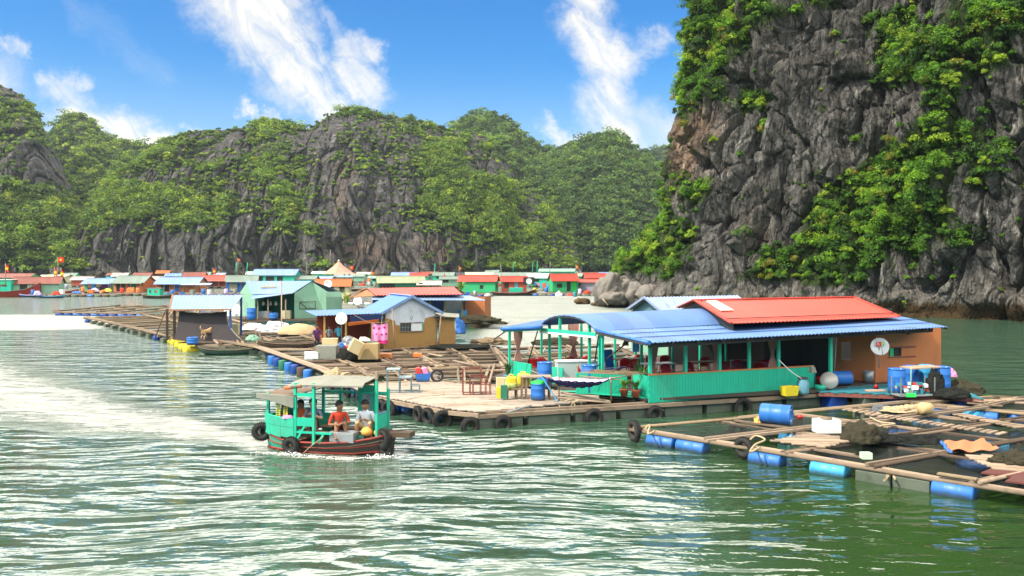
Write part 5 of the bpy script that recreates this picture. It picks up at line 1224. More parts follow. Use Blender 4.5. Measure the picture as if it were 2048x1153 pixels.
lin = lambda n: [i / n for i in range(n + 1)]
# front right pens
A, D, B = Vector((4.0, 27.6)), Vector((15.6, 33.0)), Vector((13.9, 18.3)); Cc = Vector((24.5, 25.0))
fa = math.atan2(B.y - A.y, B.x - A.x)
raft('fish_pen_raft', 'near right fish pen raft floating on blue drums', A, B, Cc, D, [0, .20, .38, .56, .74, .92], [0, .27, .52, .76, 1.0], .36, .125, None, True, 'fish farm rafts',
     [(.075, .0, fa, 'B'), (.155, .0, fa, 'B'), (.335, .0, fa, 'B'), (.47, 0, fa, 'L'), (.555, .01, fa, 'F'), (.625, .01, fa, 'F'), (.70, 0, fa, 'B'), (.865, 0, fa, 'B'), (.985, 0, fa, 'L'), (.2, .27, fa, 'L'), (.4, .27, fa, 'F'), (.6, .27, fa, 'B'), (.3, .52, fa, 'B'), (.5, .52, fa, 'L'), (.7, .52, fa, 'B'), (.2, .76, fa, 'L'), (.5, .76, fa, 'B'), (.0, .5, .4, 'F'), (0, .8, .4, 'F'), (.2, 1, fa, 'B'), (.5, 1, fa, 'L')],
     [(.02, .19, .02, .26), (.21, .37, .28, .51), (.39, .55, .02, .26), (.57, .73, .02, .26), (.39, .55, .28, .51), (.57, .73, .28, .51), (.21, .37, .53, .75), (.39, .55, .53, .75), (.75, .91, .02, .26), (.02, .19, .28, .51), (.57, .73, .53, .75), (.75, .91, .28, .51)], loose=16, seed=3)
raft('fish_pen_raft', 'far right fish pen raft behind the near one, cut by the right edge', P(1835, 812, .36), P(2200, 836, .36), P(2240, 792, .36), P(1990, 797, .36), [0, .35, .7, 1], [0, .5, 1], .36, .13, None, True, 'fish farm rafts', [(.1, 0, 0, 'B'), (.35, 0, 0, 'L'), (.6, 0, 0, 'B')], [(.02, .33, .02, .48), (.37, .68, .02, .48)], loose=8, seed=5)
# ladder walkways of short slats
def slats(label, a, b, w, n, z=.50, m=None):
    a, b = Vector((*a[:2], z)), Vector((*b[:2], z)); d = (b - a).normalized(); nn = Vector((-d.y, d.x, 0)) * w / 2; mb = MB()
    for i in range(n):
        p = a.lerp(b, (i + .5) / n) + d * R.uniform(-.03, .03); mb.beam(p - nn, p + nn, (b - a).length / n * .62, .035, m or WOODP)
    return tag(mb.build('slat_walkway'), label, 'walkway', 'slatted walkways on the pens')
slats('slatted walkway along the middle beams of the near right raft', P(1735, 827, .5), P(2010, 868, .5), .55, 20); slats('short slatted walkway at the back of the near right raft', P(1690, 818, .5), P(1755, 828, .5), .5, 6)
slats('slatted walkway near the right edge beyond the rope pile', P(1915, 828, .5), P(2047, 856, .5), .5, 12); slats('slatted walkway in the distance at the right edge', P(1950, 803, .5), P(2050, 798, .5), .4, 9)
drum('bright blue drum lying on the near right raft', P(1552, 848, .5) + Vector((0, 0, -.02)), fa + .25, True, group='plastic drums', r=.33, h=.98)
t = crate('white foam box with a round tan lid on the near right raft', P(1653, 865, .50), (.72, .5, .46), STYRO, .12, lid=False); MB().lathe([(0, 0), (.17, 0), (.18, .04), (0, .05)], WOOD, (0, 0, .415), (0, 0, 1), 18).build('lid', t)
t = thing('pallet', 'pale wooden pallet of boards on the front beams', 'pallet', (0, 0, 0)); mb = MB(); clip_planks(mb, [P(1540, 884, .52), P(1648, 897, .52), P(1716, 880, .52), P(1625, 868, .52)], (1, -.1), .17, .56, .03, WOODP, .02); mb.build('boards', t); MB().beam(P(1560, 887, .47), P(1700, 880, .47), .08, .08, WOOD).build('bearer', t)
heap('net_heap', 'rounded olive and black net heap on the pallet end', 'net', P(1722, 883, .5), (.52, .42, .52), NETG, 21); heap('net_heap', 'low black net spread beside the olive heap', 'net', P(1760, 882, .48), (.6, .35, .22), NETM, 23)
heap('net_heap', 'long low black net on the beam behind the orange tarpaulin', 'net', P(1832, 884, .48), (.75, .4, .22), NETM, 22)
t = thing('tarpaulin', 'orange tarpaulin with a blue edge draped over the right raft', 'tarpaulin', (0, 0, 0)); q = [P(1885, 888, .50), P(1905, 906, .50), P(2005, 903, .5), P(1965, 882, .5)]; V = []
for j in range(13):
    for i in range(17): p = q[0].lerp(q[3], i / 16).lerp(q[1].lerp(q[2], i / 16), j / 12); V.append((p.x, p.y, .50 + .035 * math.sin(i * .9 + j * .5) + .03 * math.sin(j * 1.7 + i * .4) + .05))
MB().add(V, [(j * 17 + i, j * 17 + i + 1, (j + 1) * 17 + i + 1, (j + 1) * 17 + i) for j in range(12) for i in range(16)], M('salmon_tarpaulin', (.58, .19, .085), .7, .1, .15), True).build('sheet', t); MB().tube([Vector(V[j * 17]) + Vector((-.05, 0, -.03)) for j in range(13)], .05, BARREL, 6).build('blue_edge', t)
t = thing('board_stack', 'overlapping pale boards at the right edge of the raft', 'boards', (0, 0, 0)); mb = MB(); clip_planks(mb, [P(1930, 912, .5), P(1985, 940, .5), P(2080, 944, .5), P(2080, 915, .5)], (1, -.35), .22, .53, .03, WOODP, .0, .02); mb.build('boards', t)
t = thing('panel', 'dark red-brown sheet lying on the beams at the right edge', 'panel', (0, 0, 0)); MB().slab([P(1962, 945, .5), P(2060, 958, .5), P(2075, 938, .5), P(1990, 934, .5)], .04, M('maroon_sheet', (.12, .035, .03), .6, .3, .2)).build('sheet', t); MB().slab([P(2010, 962, .54), P(2080, 970, .54), P(2090, 950, .54), P(2030, 950, .54)], .04, M('maroon_sheet')).build('sheet', t)
heap('rope_heap', 'tangled dark ropes and floats at the right edge of the photo', 'rope', P(2035, 925, .55), (.6, .35, .28), NETG, 31, rough=.4)
heap('rope_heap', 'cream coil of rope on the second beam', 'rope', P(1815, 823, .5), (.75, .4, .2), ROPE, 33, rough=.4); o = MB().lathe([(0, 0), (.19, 0), (.21, .1), (.19, .42), (0, .42)], M('tan_tub', (.6, .42, .2), .7), (0, 0, .2), (1, .2, 0), 16).build('tub', None, P(1840, 829, .5)); tag(o, 'tan cylindrical tub beside the cream rope coil', 'tub')
heap('tied_sack', 'grey tied bundle at the head of the second beam', 'bundle', P(1762, 823, .45), (.35, .25, .24), M('grey_bundle', (.12, .13, .14), .8), 35)
o = MB().box((0, 0, .1), (.26, .22, .16), M('mint_plastic', (.55, .75, .5), .5)).build('container', None, P(1732, 919, .5)); tag(o, 'small pale green tray beside the front beam', 'tray')
o = MB().lathe([(0, 0), (.08, 0), (.09, .12), (0, .12)], REDP, n=12).build('cup', None, P(1600, 838, .45)); tag(o, 'small red cup on the beam right of the blue drum', 'cup')
heap('float_buoy', 'orange float half hidden behind the bright blue drum', 'float', P(1516, 848, .45), (.14, .14, .2), GOURD, 37)
tyre('tyre standing at the left tip of the right raft', (4.0 - .06, 27.5, .35), 1.9, .34); tyre('tyre tied upright to the middle of the right raft front beam', PD(1488, 896, 24.9), fa - .1, .31); tyre('wet tyre half submerged inside the right pen', P(1475, 862, .1), .3, .3)
for (a, lb) in ((((1290, 858), (1300, 850), (1296, 868), (1310, 862)), 'rope knot at the left tip of the right raft'), (((1500, 880), (1512, 872), (1530, 880), (1510, 890), (1500, 905), (1520, 895)), 'thick rope loops beside the upright tyre'), (((1768, 932), (1775, 950), (1768, 962), (1782, 945), (1778, 935), (1790, 958)), 'rope bundle hanging in front of the front beam'), (((1740, 835), (1762, 845), (1790, 848), (1760, 852)), 'green twine draped over the middle beams')):
    rope(lb, [P(x, y, .52 if y < 930 else .25) for x, y in a], .03)

# raft field on the left, several blocks towards the back
E = [Vector((-42.7, 85.4)), Vector((-33.1, 73.1)), Vector((-24.75, 60.9)), Vector((-20.6, 56.4)), Vector((-15.7, 53.1)), Vector((-9.4, 41.9)), Vector((-5.9, 34.9))]
def fl(n, kinds, ang, rr, v=0.): return [(v, (i + .5) / n + rr.uniform(-.02, .02), ang, rr.choice(kinds)) for i in range(n)]
rr = random.Random(9)
raft('fish_pen_raft', 'timber pen raft between the landing platform and the brown hut', E[6] + Vector((.3, .2)), Vector((-.4, 36.2)), Vector((.4, 44.5)), E[5] + Vector((.3, .2)), [0, .16, .34, .5, .68, .85, 1], [0, .2, .42, .62, .82, 1.0], .36, .16, None, True, 'fish farm rafts', fl(7, 'BDFBW', 2.1, rr) + [(.1, 0, .3, 'B'), (.3, 0, .3, 'D')], [(.17, .33, .02, .19), (.51, .67, .22, .41), (.69, .84, .43, .61)], loose=26, seed=11)
raft('fish_pen_raft', 'timber pen raft behind the hammock reaching to the channel', Vector((-.2, 42.5)), Vector((7.5, 46)), Vector((6.5, 56)), Vector((-1.2, 53.5)), [0, .3, .6, 1], [0, .22, .45, .7, 1], .36, .16, None, True, 'fish farm rafts', [], [(.02, .28, .02, .2)], loose=24, seed=12)
raft('fish_pen_raft', 'timber pen raft in front of the brown hut', E[5] + Vector((.2, .5)), Vector((0, 44.8)), Vector((-1.2, 54)), E[4] + Vector((.3, .2)), [0, .2, .4, .6, .8, 1], [0, .12, .26, .42, .6, .8, 1.0], .36, .16, None, True, 'fish farm rafts', fl(9, 'BDFFD', 2.1, rr), [(.2, .4, .42, .6)], loose=36, seed=13)
raft('fish_pen_raft', 'timber pen raft right of the net shelter', E[4] + Vector((0, .6)), Vector((-8.3, 55)), Vector((-16.5, 73)), Vector((-23.0, 62)), [0, .33, .66, 1], [0, .14, .28, .42, .57, .72, .86, 1], .36, .17, None, True, 'fish farm rafts', fl(4, 'DF', 2.1, rr), [], loose=30, seed=14)
raft('fish_pen_raft', 'timber pen raft under the net shelter with yellow drums', E[3] + Vector((-.1, 0)), Vector((-16.9, 57)), Vector((-20, 67)), E[2] + Vector((-.2, 3)), [0, .35, .7, 1], [0, .3, .6, 1.0], .36, .17, None, True, 'fish farm rafts', [(0, .03, .9, 'Y'), (0, .24, .7, 'Y'), (0, .47, .95, 'Y'), (0, .69, .8, 'Y'), (0, .9, .9, 'Y'), (.0, .13, .8, 'F'), (.0, .35, .8, 'F'), (0, .58, .8, 'F'), (.35, 0, 0, 'F'), (.7, 0, 0, 'F')], [], loose=20, seed=15)
raft('fish_pen_raft', 'long timber pen raft receding left of the net shelter', E[2] + Vector((0, 1)), Vector((-19.5, 68.5)), Vector((-27, 82)), E[1], [0, .5, 1], [0, .2, .4, .6, .8, 1.0], .36, .18, [WOOD, BAMBOO], True, 'fish farm rafts', fl(6, 'FDF', 2.2, rr), [], loose=30, seed=16)
raft('fish_pen_raft', 'leftmost long pen raft pointing at the open water', E[1], Vector((-27, 82)), Vector((-33.5, 92)), E[0], [0, .5, 1], [0, .17, .33, .5, .67, .83, 1.0], .36, .18, [WOOD, BAMBOO], True, 'fish farm rafts', fl(6, 'FDF', 2.2, rr), [], loose=16, seed=17)
raft('fish_pen_raft', 'distant pen raft parallel to the far houses on the left', P(112, 624, .4), P(330, 628, .4), P(470, 612, .4), P(235, 613, .4), [0, .2, .4, .6, .8, 1], [0, .5, 1], .36, .2, [WOOD, BAMBOO], True, 'fish farm rafts', [((i + .5) / 12, 0, 0, rr.choice('BDLWBD')) for i in range(12)], [], loose=24, seed=18)
raft('fish_pen_raft', 'distant pen raft behind the net shelter', P(330, 640, .4), P(492, 640, .4), P(500, 618, .4), P(350, 616, .4), [0, .33, .66, 1], [0, .5, 1], .36, .2, [WOOD, BAMBOO], True, 'fish farm rafts', [((i + .5) / 9, .02, 0, rr.choice('BDLW')) for i in range(9)], [], loose=14, seed=19)
raft('fish_pen_raft', 'pen raft with white sacks behind the green shed', P(655, 650, .4), P(760, 650, .4), P(745, 604, .4), P(655, 604, .4), [0, .33, .66, 1], [0, .3, .6, 1], .36, .2, None, True, 'fish farm rafts', [((i + .5) / 5, .98, 0, rr.choice('BLW')) for i in range(5)], [], loose=14, seed=20)
# walkway along the edge of the field
def walkway(label, pts, w=.5, z=.56):
    mb = MB()
    for i in range(len(pts) - 1):
        a, b = Vector((*pts[i][:2], z)), Vector((*pts[i + 1][:2], z)); n = Vector((-(b - a).y, (b - a).x, 0)).normalized()
        for k in (-1, 0, 1): mb.beam(a + n * k * w / 3 + Vector((0, 0, R.uniform(-.01, .01))), b + n * k * w / 3, w / 3.4, .05, WOODP)
    return tag(mb.build('plank_walkway'), label, 'walkway')
walkway('pale plank walkway along the edge in front of the boxes', [E[4] + Vector((-.3, .5)), E[5] + Vector((0, .3)), E[6] + Vector((-.1, 0))])
for i, (f, lb) in enumerate(((.28, 'big tyre under the rope coil at the walkway edge'), (.62, 'tyre on the walkway edge just left of the boat canopy'), (.9, 'tyre near the end of the walkway behind the boat canopy'))):
    p = E[5].lerp(E[6], f + .1); tyre(lb, (p.x - .25, p.y - .15, .2), -1.0, .36)
heap('rope_coil', 'coil of thick tan rope on the walkway corner above the tyre', 'rope', (E[5].lerp(E[6], .38).x, E[5].lerp(E[6], .38).y, .5), (.5, .4, .3), ROPE, 41, rough=.45); heap('rope_coil', 'rope bundle on the walkway beside the boat canopy', 'rope', (E[5].lerp(E[6], .75).x, E[5].lerp(E[6], .75).y, .5), (.5, .35, .22), ROPE, 42, rough=.45)
for i in range(7):
    p = E[4].lerp(E[5], .35 + i * .095); q = Vector((p.x - .3, p.y - .1, -.25))
    o = MB().lathe([(0, 0), (.22, 0), (.24, .03), (.24, .66), (.22, .7), (0, .7)], [BARREL, M('dark_blue_drum'), DGREEN, BARREL, M('dark_blue_drum'), WOODD, BARREL][i], (0, 0, 0), (0, 0, 1), 16).build('float_drum', None, q)
    tag(o, ['blue float drum nearest the cyan-shirted people under the walkway', 'navy float drum second in the row under the walkway', 'dark green float drum third in the row under the walkway', 'blue float drum in the middle of the row under the walkway', 'navy float drum fifth in the row under the walkway', 'dark timber float sixth in the row under the walkway', 'blue float drum last in the row by the rope coil'][i], 'drum', 'upright float drums under the walkway')

# ------------------------------------------------------------------ huts of the middle distance
def gable_house(name, label, c, yaw, L, W, hw, hr, z0, wallm, roofm, over=.3, ridge_along='x', pitch=.3, openings=(), group=None, cat='house', base=True, wallfront=True, pl=None, roofth=.03):
    """box hut; local x along the ridge, y across; front is -y"""
    t = thing(name, label, cat, c, yaw, group)
    if base:
        MB().box((0, -.15, z0 - .11), (L + 1.0, W + 1.3, .12), WOOD).build('raft_base', t)
        for i in range(max(2, int(L / 1.6))): MB().lathe([(0, 0), (.25, 0), (.25, .9), (0, .9)], [FOAMB, M('dark_blue_drum', (.01, .05, .25), .4), WOODD, BARREL, FOAMB][i % 5], (-L / 2 + (i + .5) * L / max(2, int(L / 1.6)) - .45, -W / 2 - .4, z0 - .38), (1, 0, 0), 12).build('float_drum', t)
    hx, hy = L / 2, W / 2
    fr = [o for o in openings if o[0] == 'f']; rt = [o for o in openings if o[0] == 'r']; lf = [o for o in openings if o[0] == 'l']
    mb = MB()
    if wallfront: wall(mb, (-hx, -hy), (hx, -hy), z0, z0 + hw, .06, wallm, [(o[1], o[2], z0 + o[3], z0 + o[4]) for o in fr])
    wall(mb, (hx, hy), (-hx, hy), z0, z0 + hw, .06, wallm)
    wall(mb, (hx, -hy), (hx, hy), z0, z0 + hw, .06, wallm, [(o[1], o[2], z0 + o[3], z0 + o[4]) for o in rt]); wall(mb, (-hx, hy), (-hx, -hy), z0, z0 + hw, .06, wallm, [(o[1], o[2], z0 + o[3], z0 + o[4]) for o in lf])
    for sx in (-1, 1): mb.slab([(sx * hx, -hy, z0 + hw), (sx * hx, hy, z0 + hw), (sx * hx, 0, z0 + hw + hr)], .06 * sx, wallm)
    mb.build('wall', t)
    for o in openings:
        dm = o[5] if len(o) > 5 else DARK
        u = (o[1] + o[2]) / 2; zc = z0 + (o[3] + o[4]) / 2; w_, h_ = o[2] - o[1], o[4] - o[3]
        if o[0] == 'f': c_, s_ = (-hx + u, -hy + .10, zc), (w_ + .1, .04, h_ + .1)
        elif o[0] == 'r': c_, s_ = (hx - .10, -hy + u, zc), (.04, w_ + .1, h_ + .1)
        else: c_, s_ = (-hx + .10, hy - u, zc), (.04, w_ + .1, h_ + .1)
        nm = 'door' if o[3] < .25 else 'window'
        k = MB().box(c_, s_, dm).build(nm, t)
    rz = z0 + hw + hr; ez = z0 + hw - over * hr / hy + .03
    for sg in (-1, 1):
        a, b = (-hx - over, sg * (hy + over), ez), (hx + over, sg * (hy + over), ez); r1, r0 = (hx + over, 0, rz + .04), (-hx - over, 0, rz + .04)
        if sg > 0: a, b, r1, r0 = b, a, r0, r1
        MB().corr(a, b, r1, r0, roofm, pitch, .012, th=roofth).build('roof', t)
    MB().beam((-hx - over, 0, rz + .06), (hx + over, 0, rz + .06), .2, .03, roofm).build('ridge_cap', t)
    if pl:  # open porch roof in front: depth, post count, height drop, roof material
        dep, npost, drop, pm = pl; MB().corr((-hx - .1, -hy - dep, z0 + hw - drop), (hx + .1, -hy - dep, z0 + hw - drop), (hx + .1, -hy + .02, z0 + hw - .02), (-hx - .1, -hy + .02, z0 + hw - .02), pm, pitch, .02).build('porch_roof', t)
        for i in range(npost): x = -hx + (hx * 2) * i / (npost - 1); MB().box((x, -hy - dep + .1, z0 + (hw - drop) / 2), (.09, .09, hw - drop), WOOD).build('porch_post', t)
        MB().box((0, -hy - dep / 2, z0 - .07), (L, dep + .1, .08), WOOD).build('porch_floor', t)
    return t

# brown and white hut with blue roof
def brown_hut():
    g0, g1 = Vector((-7.85, 53.0)), Vector((-4.9, 54.5)); d = (g1 - g0); W = d.length; d /= W; bk = Vector((-1.7, 3.6)).normalized() * 4.2; z0 = .5
    t = thing('house', 'small hut with a torn white over ochre gable wall and a blue roof', 'house'); ap = (g0 + g1) / 2
    wall(MB(), g0, g1, z0, 1.55, .07, BROWNW, [(.95, 2.4, .96 + z0, 1.55)]).build('lower_wall', t)
    # ragged tear line between ochre boards and white sheet
    prof = [(0, 2.35), (.3, 2.35), (.34, 2.28), (.62, 2.2), (.66, 1.95), (.95, 1.9), (.95, 1.55)]; prof2 = [(2.4, 1.55), (2.4, 1.98), (2.55, 2.05), (2.6, 2.3), (2.95, 2.38), (W, 2.42)]
    def strip(pr, nm, m, top=None):
        mb = MB()
        for i in range(len(pr) - 1):
            (u0, z_0), (u1, z_1) = pr[i], pr[i + 1]
            if u1 - u0 < .01: continue
            tp = top or (lambda u: 1.55)
            a, b = g0 + d * u0, g0 + d * u1; q = [(a.x, a.y, tp(u0)), (b.x, b.y, tp(u1)), (b.x, b.y, z_1), (a.x, a.y, z_0)]
            mb.slab(q if tp(u0) < z_0 else q[::-1], .06, m)
        mb.build(nm, t)
    gt = lambda u: 2.78 + .86 * (1 - abs(2 * u / W - 1))
    strip(prof, 'lower_wall', BROWNW); strip(prof2, 'lower_wall', BROWNW)
    pr = prof[:-1] + [(.95, 2.42 - .0)]
    full = [(0, 2.35), (.3, 2.35), (.34, 2.28), (.62, 2.2), (.66, 1.95), (.95, 1.9)]; f2 = [(.95, 2.42 - .0), (2.4, 2.42)]
    for seg_, nm in ((full, 'upper_wall'), ([(.95, 2.06), (2.4, 2.06)], 'upper_wall'), ([(2.4, 1.98), (2.55, 2.05), (2.6, 2.3), (2.95, 2.38), (W, 2.42)], 'upper_wall')):
        mb = MB()
        for i in range(len(seg_) - 1):
            (u0, z_0), (u1, z_1) = seg_[i], seg_[i + 1]
            if u1 - u0 < .01: continue
            cuts = [u0] + ([W / 2] if u0 < W / 2 < u1 else []) + [u1]
            for j in range(len(cuts) - 1):
                c0, c1 = cuts[j], cuts[j + 1]; f = lambda c: z_0 + (z_1 - z_0) * (c - u0) / (u1 - u0); a, b = g0 + d * c0, g0 + d * c1
                mb.slab([(a.x, a.y, f(c0)), (b.x, b.y, f(c1)), (b.x, b.y, gt(c1)), (a.x, a.y, gt(c0))], .05, PANELW)
        mb.build(nm, t)
    n = Vector((d.y, -d.x)); o3 = lambda u, z, k=0.: Vector(((g0 + d * u + n * k).x, (g0 + d * u + n * k).y, z))
    mb = MB(); mb.beam(o3(.92, 1.50, .06), o3(2.46, 1.50, .06), .06, .07, WOOD); mb.beam(o3(.92, 2.05, .05), o3(2.46, 2.05, .05), .05, .05, WOOD); mb.beam(o3(2.43, 1.5, .05), o3(2.43, 2.06, .05), .05, .05, TEAL); fr = mb.build('window', t) if False else mb.build('window_frame', t)
    # opening of the real window lies between z 1.46 and 2.06
    mb = MB(); mb.slab([o3(.95, 1.46, -.1), o3(1.66, 1.46, -.1), o3(1.66, 2.06, -.1), o3(.95, 2.06, -.1)], .03, DARK)
    mb.build('window_recess', t); mb = MB()
    for i in range(7): mb.beam(o3(1.0 + i * .1, 1.5, .02), o3(1.0 + i * .1, 2.04, .02), .02, .02, STEEL, up=(0, 1, 0))
    mb.beam(o3(.95, 1.78, .02), o3(1.68, 1.78, .02), .02, .025, STEEL); mb.build('window_bars', t)
    MB().slab([o3(1.68, 1.52, .03), o3(2.40, 1.52, .03), o3(2.40, 2.04, .03), o3(1.68, 2.04, .03)], .03, WHITE).build('window_board', t)
    mb = MB()   # painted V mark
    for a, b in (((1.62, 2.42), (1.70, 2.20)), ((1.80, 2.44), (1.70, 2.20))): mb.beam(o3(a[0], a[1], .008), o3(b[0], b[1], .008), .02, .03, M('blue_mark', (.05, .08, .25), .6), up=(0, 1, 0))
    mb.build('painted_mark', t)
    b3 = Vector((bk.x, bk.y, 0)); ap3 = Vector((ap.x, ap.y, 3.72)); wallb = MB()
    wall(wallb, g0 + bk, g0, z0, 2.75, .06, BROWNW); wall(wallb, g1, g1 + bk, z0, 2.75, .06, BROWNW); wall(wallb, g0 + bk, g1 + bk, z0, 2.75, .06, PANELW); wallb.build('side_wall', t)
    eL = Vector((*(g0 - d * .45), 2.66)); eR = Vector((*(g1 + d * .45), 2.62)); f3 = -b3.normalized() * .3
    MB().corr(eL + f3, ap3 + f3, ap3 + b3, eL + b3, BLUEROOF, .2, .025).build('roof', t) if False else None
    MB().corr(eL + b3, eL + f3, ap3 + f3, ap3 + b3, M('slate_blue_roof', (.13, .26, .58), .4, .15, .15), .2, .025).build('roof', t); MB().corr(eR + f3, eR + b3, ap3 + b3, ap3 + f3, M('slate_blue_roof'), .2, .025).build('roof', t)
    mb = MB(); mb.beam(eL + f3 + Vector((0, 0, -.02)), ap3 + f3, .05, .17, PALEROOF); mb.beam(ap3 + f3, eR + f3 + Vector((0, 0, -.02)), .05, .17, PALEROOF); mb.beam(ap3 + f3 + Vector((0, 0, .04)), ap3 + b3 + Vector((0, 0, .04)), .3, .04, PALEROOF); mb.build('barge_board', t)
    mb = MB()
    a1 = g1 + d * .05; a2 = a1 + d * 1.35; wall(mb, a1 + Vector((0, .1)), a2 + Vector((0, .1)), z0, 2.3, .05, BROWNW, [(0.05, .2, z0, 2.2)]); mb.build('annex_wall', t)
    mb = MB(); wall(mb, a2 + Vector((-.22, .06)), a2 + Vector((.02, .06)), 1.5, 2.3, .04, PANELW); mb.build('annex_panel', t); MB().slab([(a1.x - .1, a1.y - .3, 2.45), (a2.x + .25, a2.y - .3, 2.32), (a2.x + .1, a2.y + 2.4, 2.4), (a1.x - .3, a1.y + 2.4, 2.55)], .03, CANVAS).build('annex_roof', t)
    MB().poly([tuple(g0 + Vector((-.2, -.3))), tuple(a2 + Vector((.2, -.3))), tuple(a2 + bk), tuple(g0 + bk)], z0 - .12, z0 - .01, WOODD).build('raft_base', t)
    for x, y, h, lean in ((-7.25, 52.6, 3.0, .45), (-4.65, 53.9, 2.6, -.5), (-8.15, 52.5, 2.8, -.5)): MB().tube([(x + lean * .1, y, z0 - .1), (x - lean * .35, y + .1, h)], .035, WOODP, 6).build('prop_pole', t)
    # awning kitchen to the left
    k = thing('awning', 'flat blue roofed open kitchen awning left of the brown hut', 'awning')
    A_, B_ = P(627, 634, 2.62), P(772, 632, 2.66); A_ = Vector((-11.9, 51.6, 2.62)); B_ = Vector((-7.9, 52.6, 2.72)); bb = Vector((-1.6, 3.8, .10))
    MB().corr(A_, B_, B_ + bb, A_ + bb, BLUEROOF, .2, .02).build('awning_roof', k)
    MB().slab([A_ + Vector((2.1, -.02, -.06)), B_ + Vector((0, -.02, -.06)), B_ + Vector((0, .1, -.46)), A_ + Vector((2.1, .1, -.46))][::-1], .02, M('navy_tarpaulin', (.02, .05, .16), .6)).build('tarpaulin', k)
    MB().slab([A_ + Vector((2.0, -.12, -.42)), B_ + Vector((-.3, -.12, -.38)), B_ + Vector((-.3, -.0, -.56)), A_ + Vector((2.0, -.0, -.62))][::-1], .02, ORANGEP).build('tarpaulin', k)
    for x, y in ((-11.4, 51.9), (-10.15, 52.2), (-8.6, 52.5), (-12.6, 55.3), (-9.5, 56.2)): MB().box((x, y, 1.55), (.11, .11, 2.2), M('mustard_post', (.35, .24, .06), .8)).build('post', k)
    mb = MB(); wall(mb, (-12.6, 55.2), (-9.4, 56.1), .5, 2.6, .05, M('tarp_red', (.42, .07, .04), .8)); mb.build('back_sheet', k); MB().poly([(-12, 51.7), (-7.9, 52.5), (-9.3, 56.5), (-13.4, 55.6)], .36, .49, WOODD).build('floor', k)
brown_hut()
dish('white round satellite dish before the open kitchen awning', (-10.3, 51.5, 2.45), .36, (-.1, -1, .2), False, pole=1.9); dish('small dish with a red mark on the raft behind the awning', PD(715, 602, 90), .45, (0, -1, .25), False, pole=1.6)
r2 = random.Random(4)
crate('tan foam box standing on the large clear sack', P(663, 700, .9) + Vector((-.1, .1, .12)), (.85, .5, .52), KNOCK, .1, name='foam_box'); crate('tan foam box tilted on top of the black bag', P(705, 705, .95), (.62, .45, .72), KNOCK, .3, (.1, .5), name='foam_box')
crate('low white foam box at the walkway left of the clear sack', P(623, 718, .5), (.75, .5, .38), STYRO, .2, name='foam_box')
crate('big tan wrapped block right of the black bag', P(738, 718, .5), (1.08, .8, .98), SACK, .03, lid=False, name='wrapped_block', cat='block'); heap('sack', 'white bag lying on top of the big tan block', 'bag', P(728, 718, .5) + Vector((.0, .1, .98)), (.3, .25, .2), STYRO, 51)
crate('large clear plastic wrapped block left of the black bag', P(655, 717, .5), (1.15, .8, .82), CANVAS, -.05, lid=False, name='wrapped_block', cat='block'); heap('bin_bag', 'big black rubbish bag between the two wrapped blocks', 'bag', P(697, 718, .5), (.62, .45, .62), NETM, 52, rough=.1)
heap('bundle', 'red plastic bundle behind the black bag', 'bag', P(687, 703, .6), (.4, .3, .35), REDC, 53); heap('bundle', 'blue basin shaped bundle behind the tan boxes', 'bag', P(680, 697, .8), (.28, .25, .3), BARREL, 54); heap('sack', 'grey sack pile in front of the kitchen', 'sack', P(697, 696, .7), (.5, .4, .6), STEEL, 55)
crate('blue grey box behind the big tan block', P(745, 697, .8), (.6, .3, .5), STEEL, .4, lid=False); crate('small orange crate on the beams right of the tan block', P(772, 717, .45), (.7, .5, .3), ORANGEW, .1, lid=False)
crate('orange basket on the pens right of the hut prop', P(835, 714, .45), (.5, .4, .22), ORANGEP, .1, lid=False)
# pink flowered cloth on a line
t = thing('hanging_cloth', 'pink flowered cloth with a magenta hem hung beside the hut', 'cloth'); V = []; x0, x1, y0 = -8.45, -7.5, 51.5
for j in range(13):
    for i in range(17): u, v = i / 16, j / 12; V.append((x0 + (x1 - x0) * u, y0 + .05 * math.sin(u * 14) + .02 * math.sin(v * 9), 2.2 - 1.25 * v - .12 * math.sin(math.pi * u) * (1 - v)))
fq = lambda j0, j1: [(j * 17 + i, j * 17 + i + 1, (j + 1) * 17 + i + 1, (j + 1) * 17 + i) for j in range(j0, j1) for i in range(16)]
MB().add(V, fq(0, 10), PINK, True).build('cloth', t); MB().add(V, fq(10, 12), MAGENTA, True).build('hem', t); mb = MB()
for (u, v) in ((.15, .2), (.45, .22), (.8, .18), (.3, .5), (.62, .52), (.9, .48)): mb.lathe([(0, 0), (.07, .0), (0, .012)], MAGENTA, (x0 + (x1 - x0) * u, y0 - .06, 2.15 - 1.25 * v), (0, -1, 0), 8)
mb.build('flower_print', t); rope('washing line from the awning to the hut prop', [(-9.6, 51.4, 2.75), (-8.9, 51.4, 2.35), (-8.4, 51.4, 2.2), (-7.5, 51.45, 2.3), (-7.3, 52.3, 2.8)], .012)
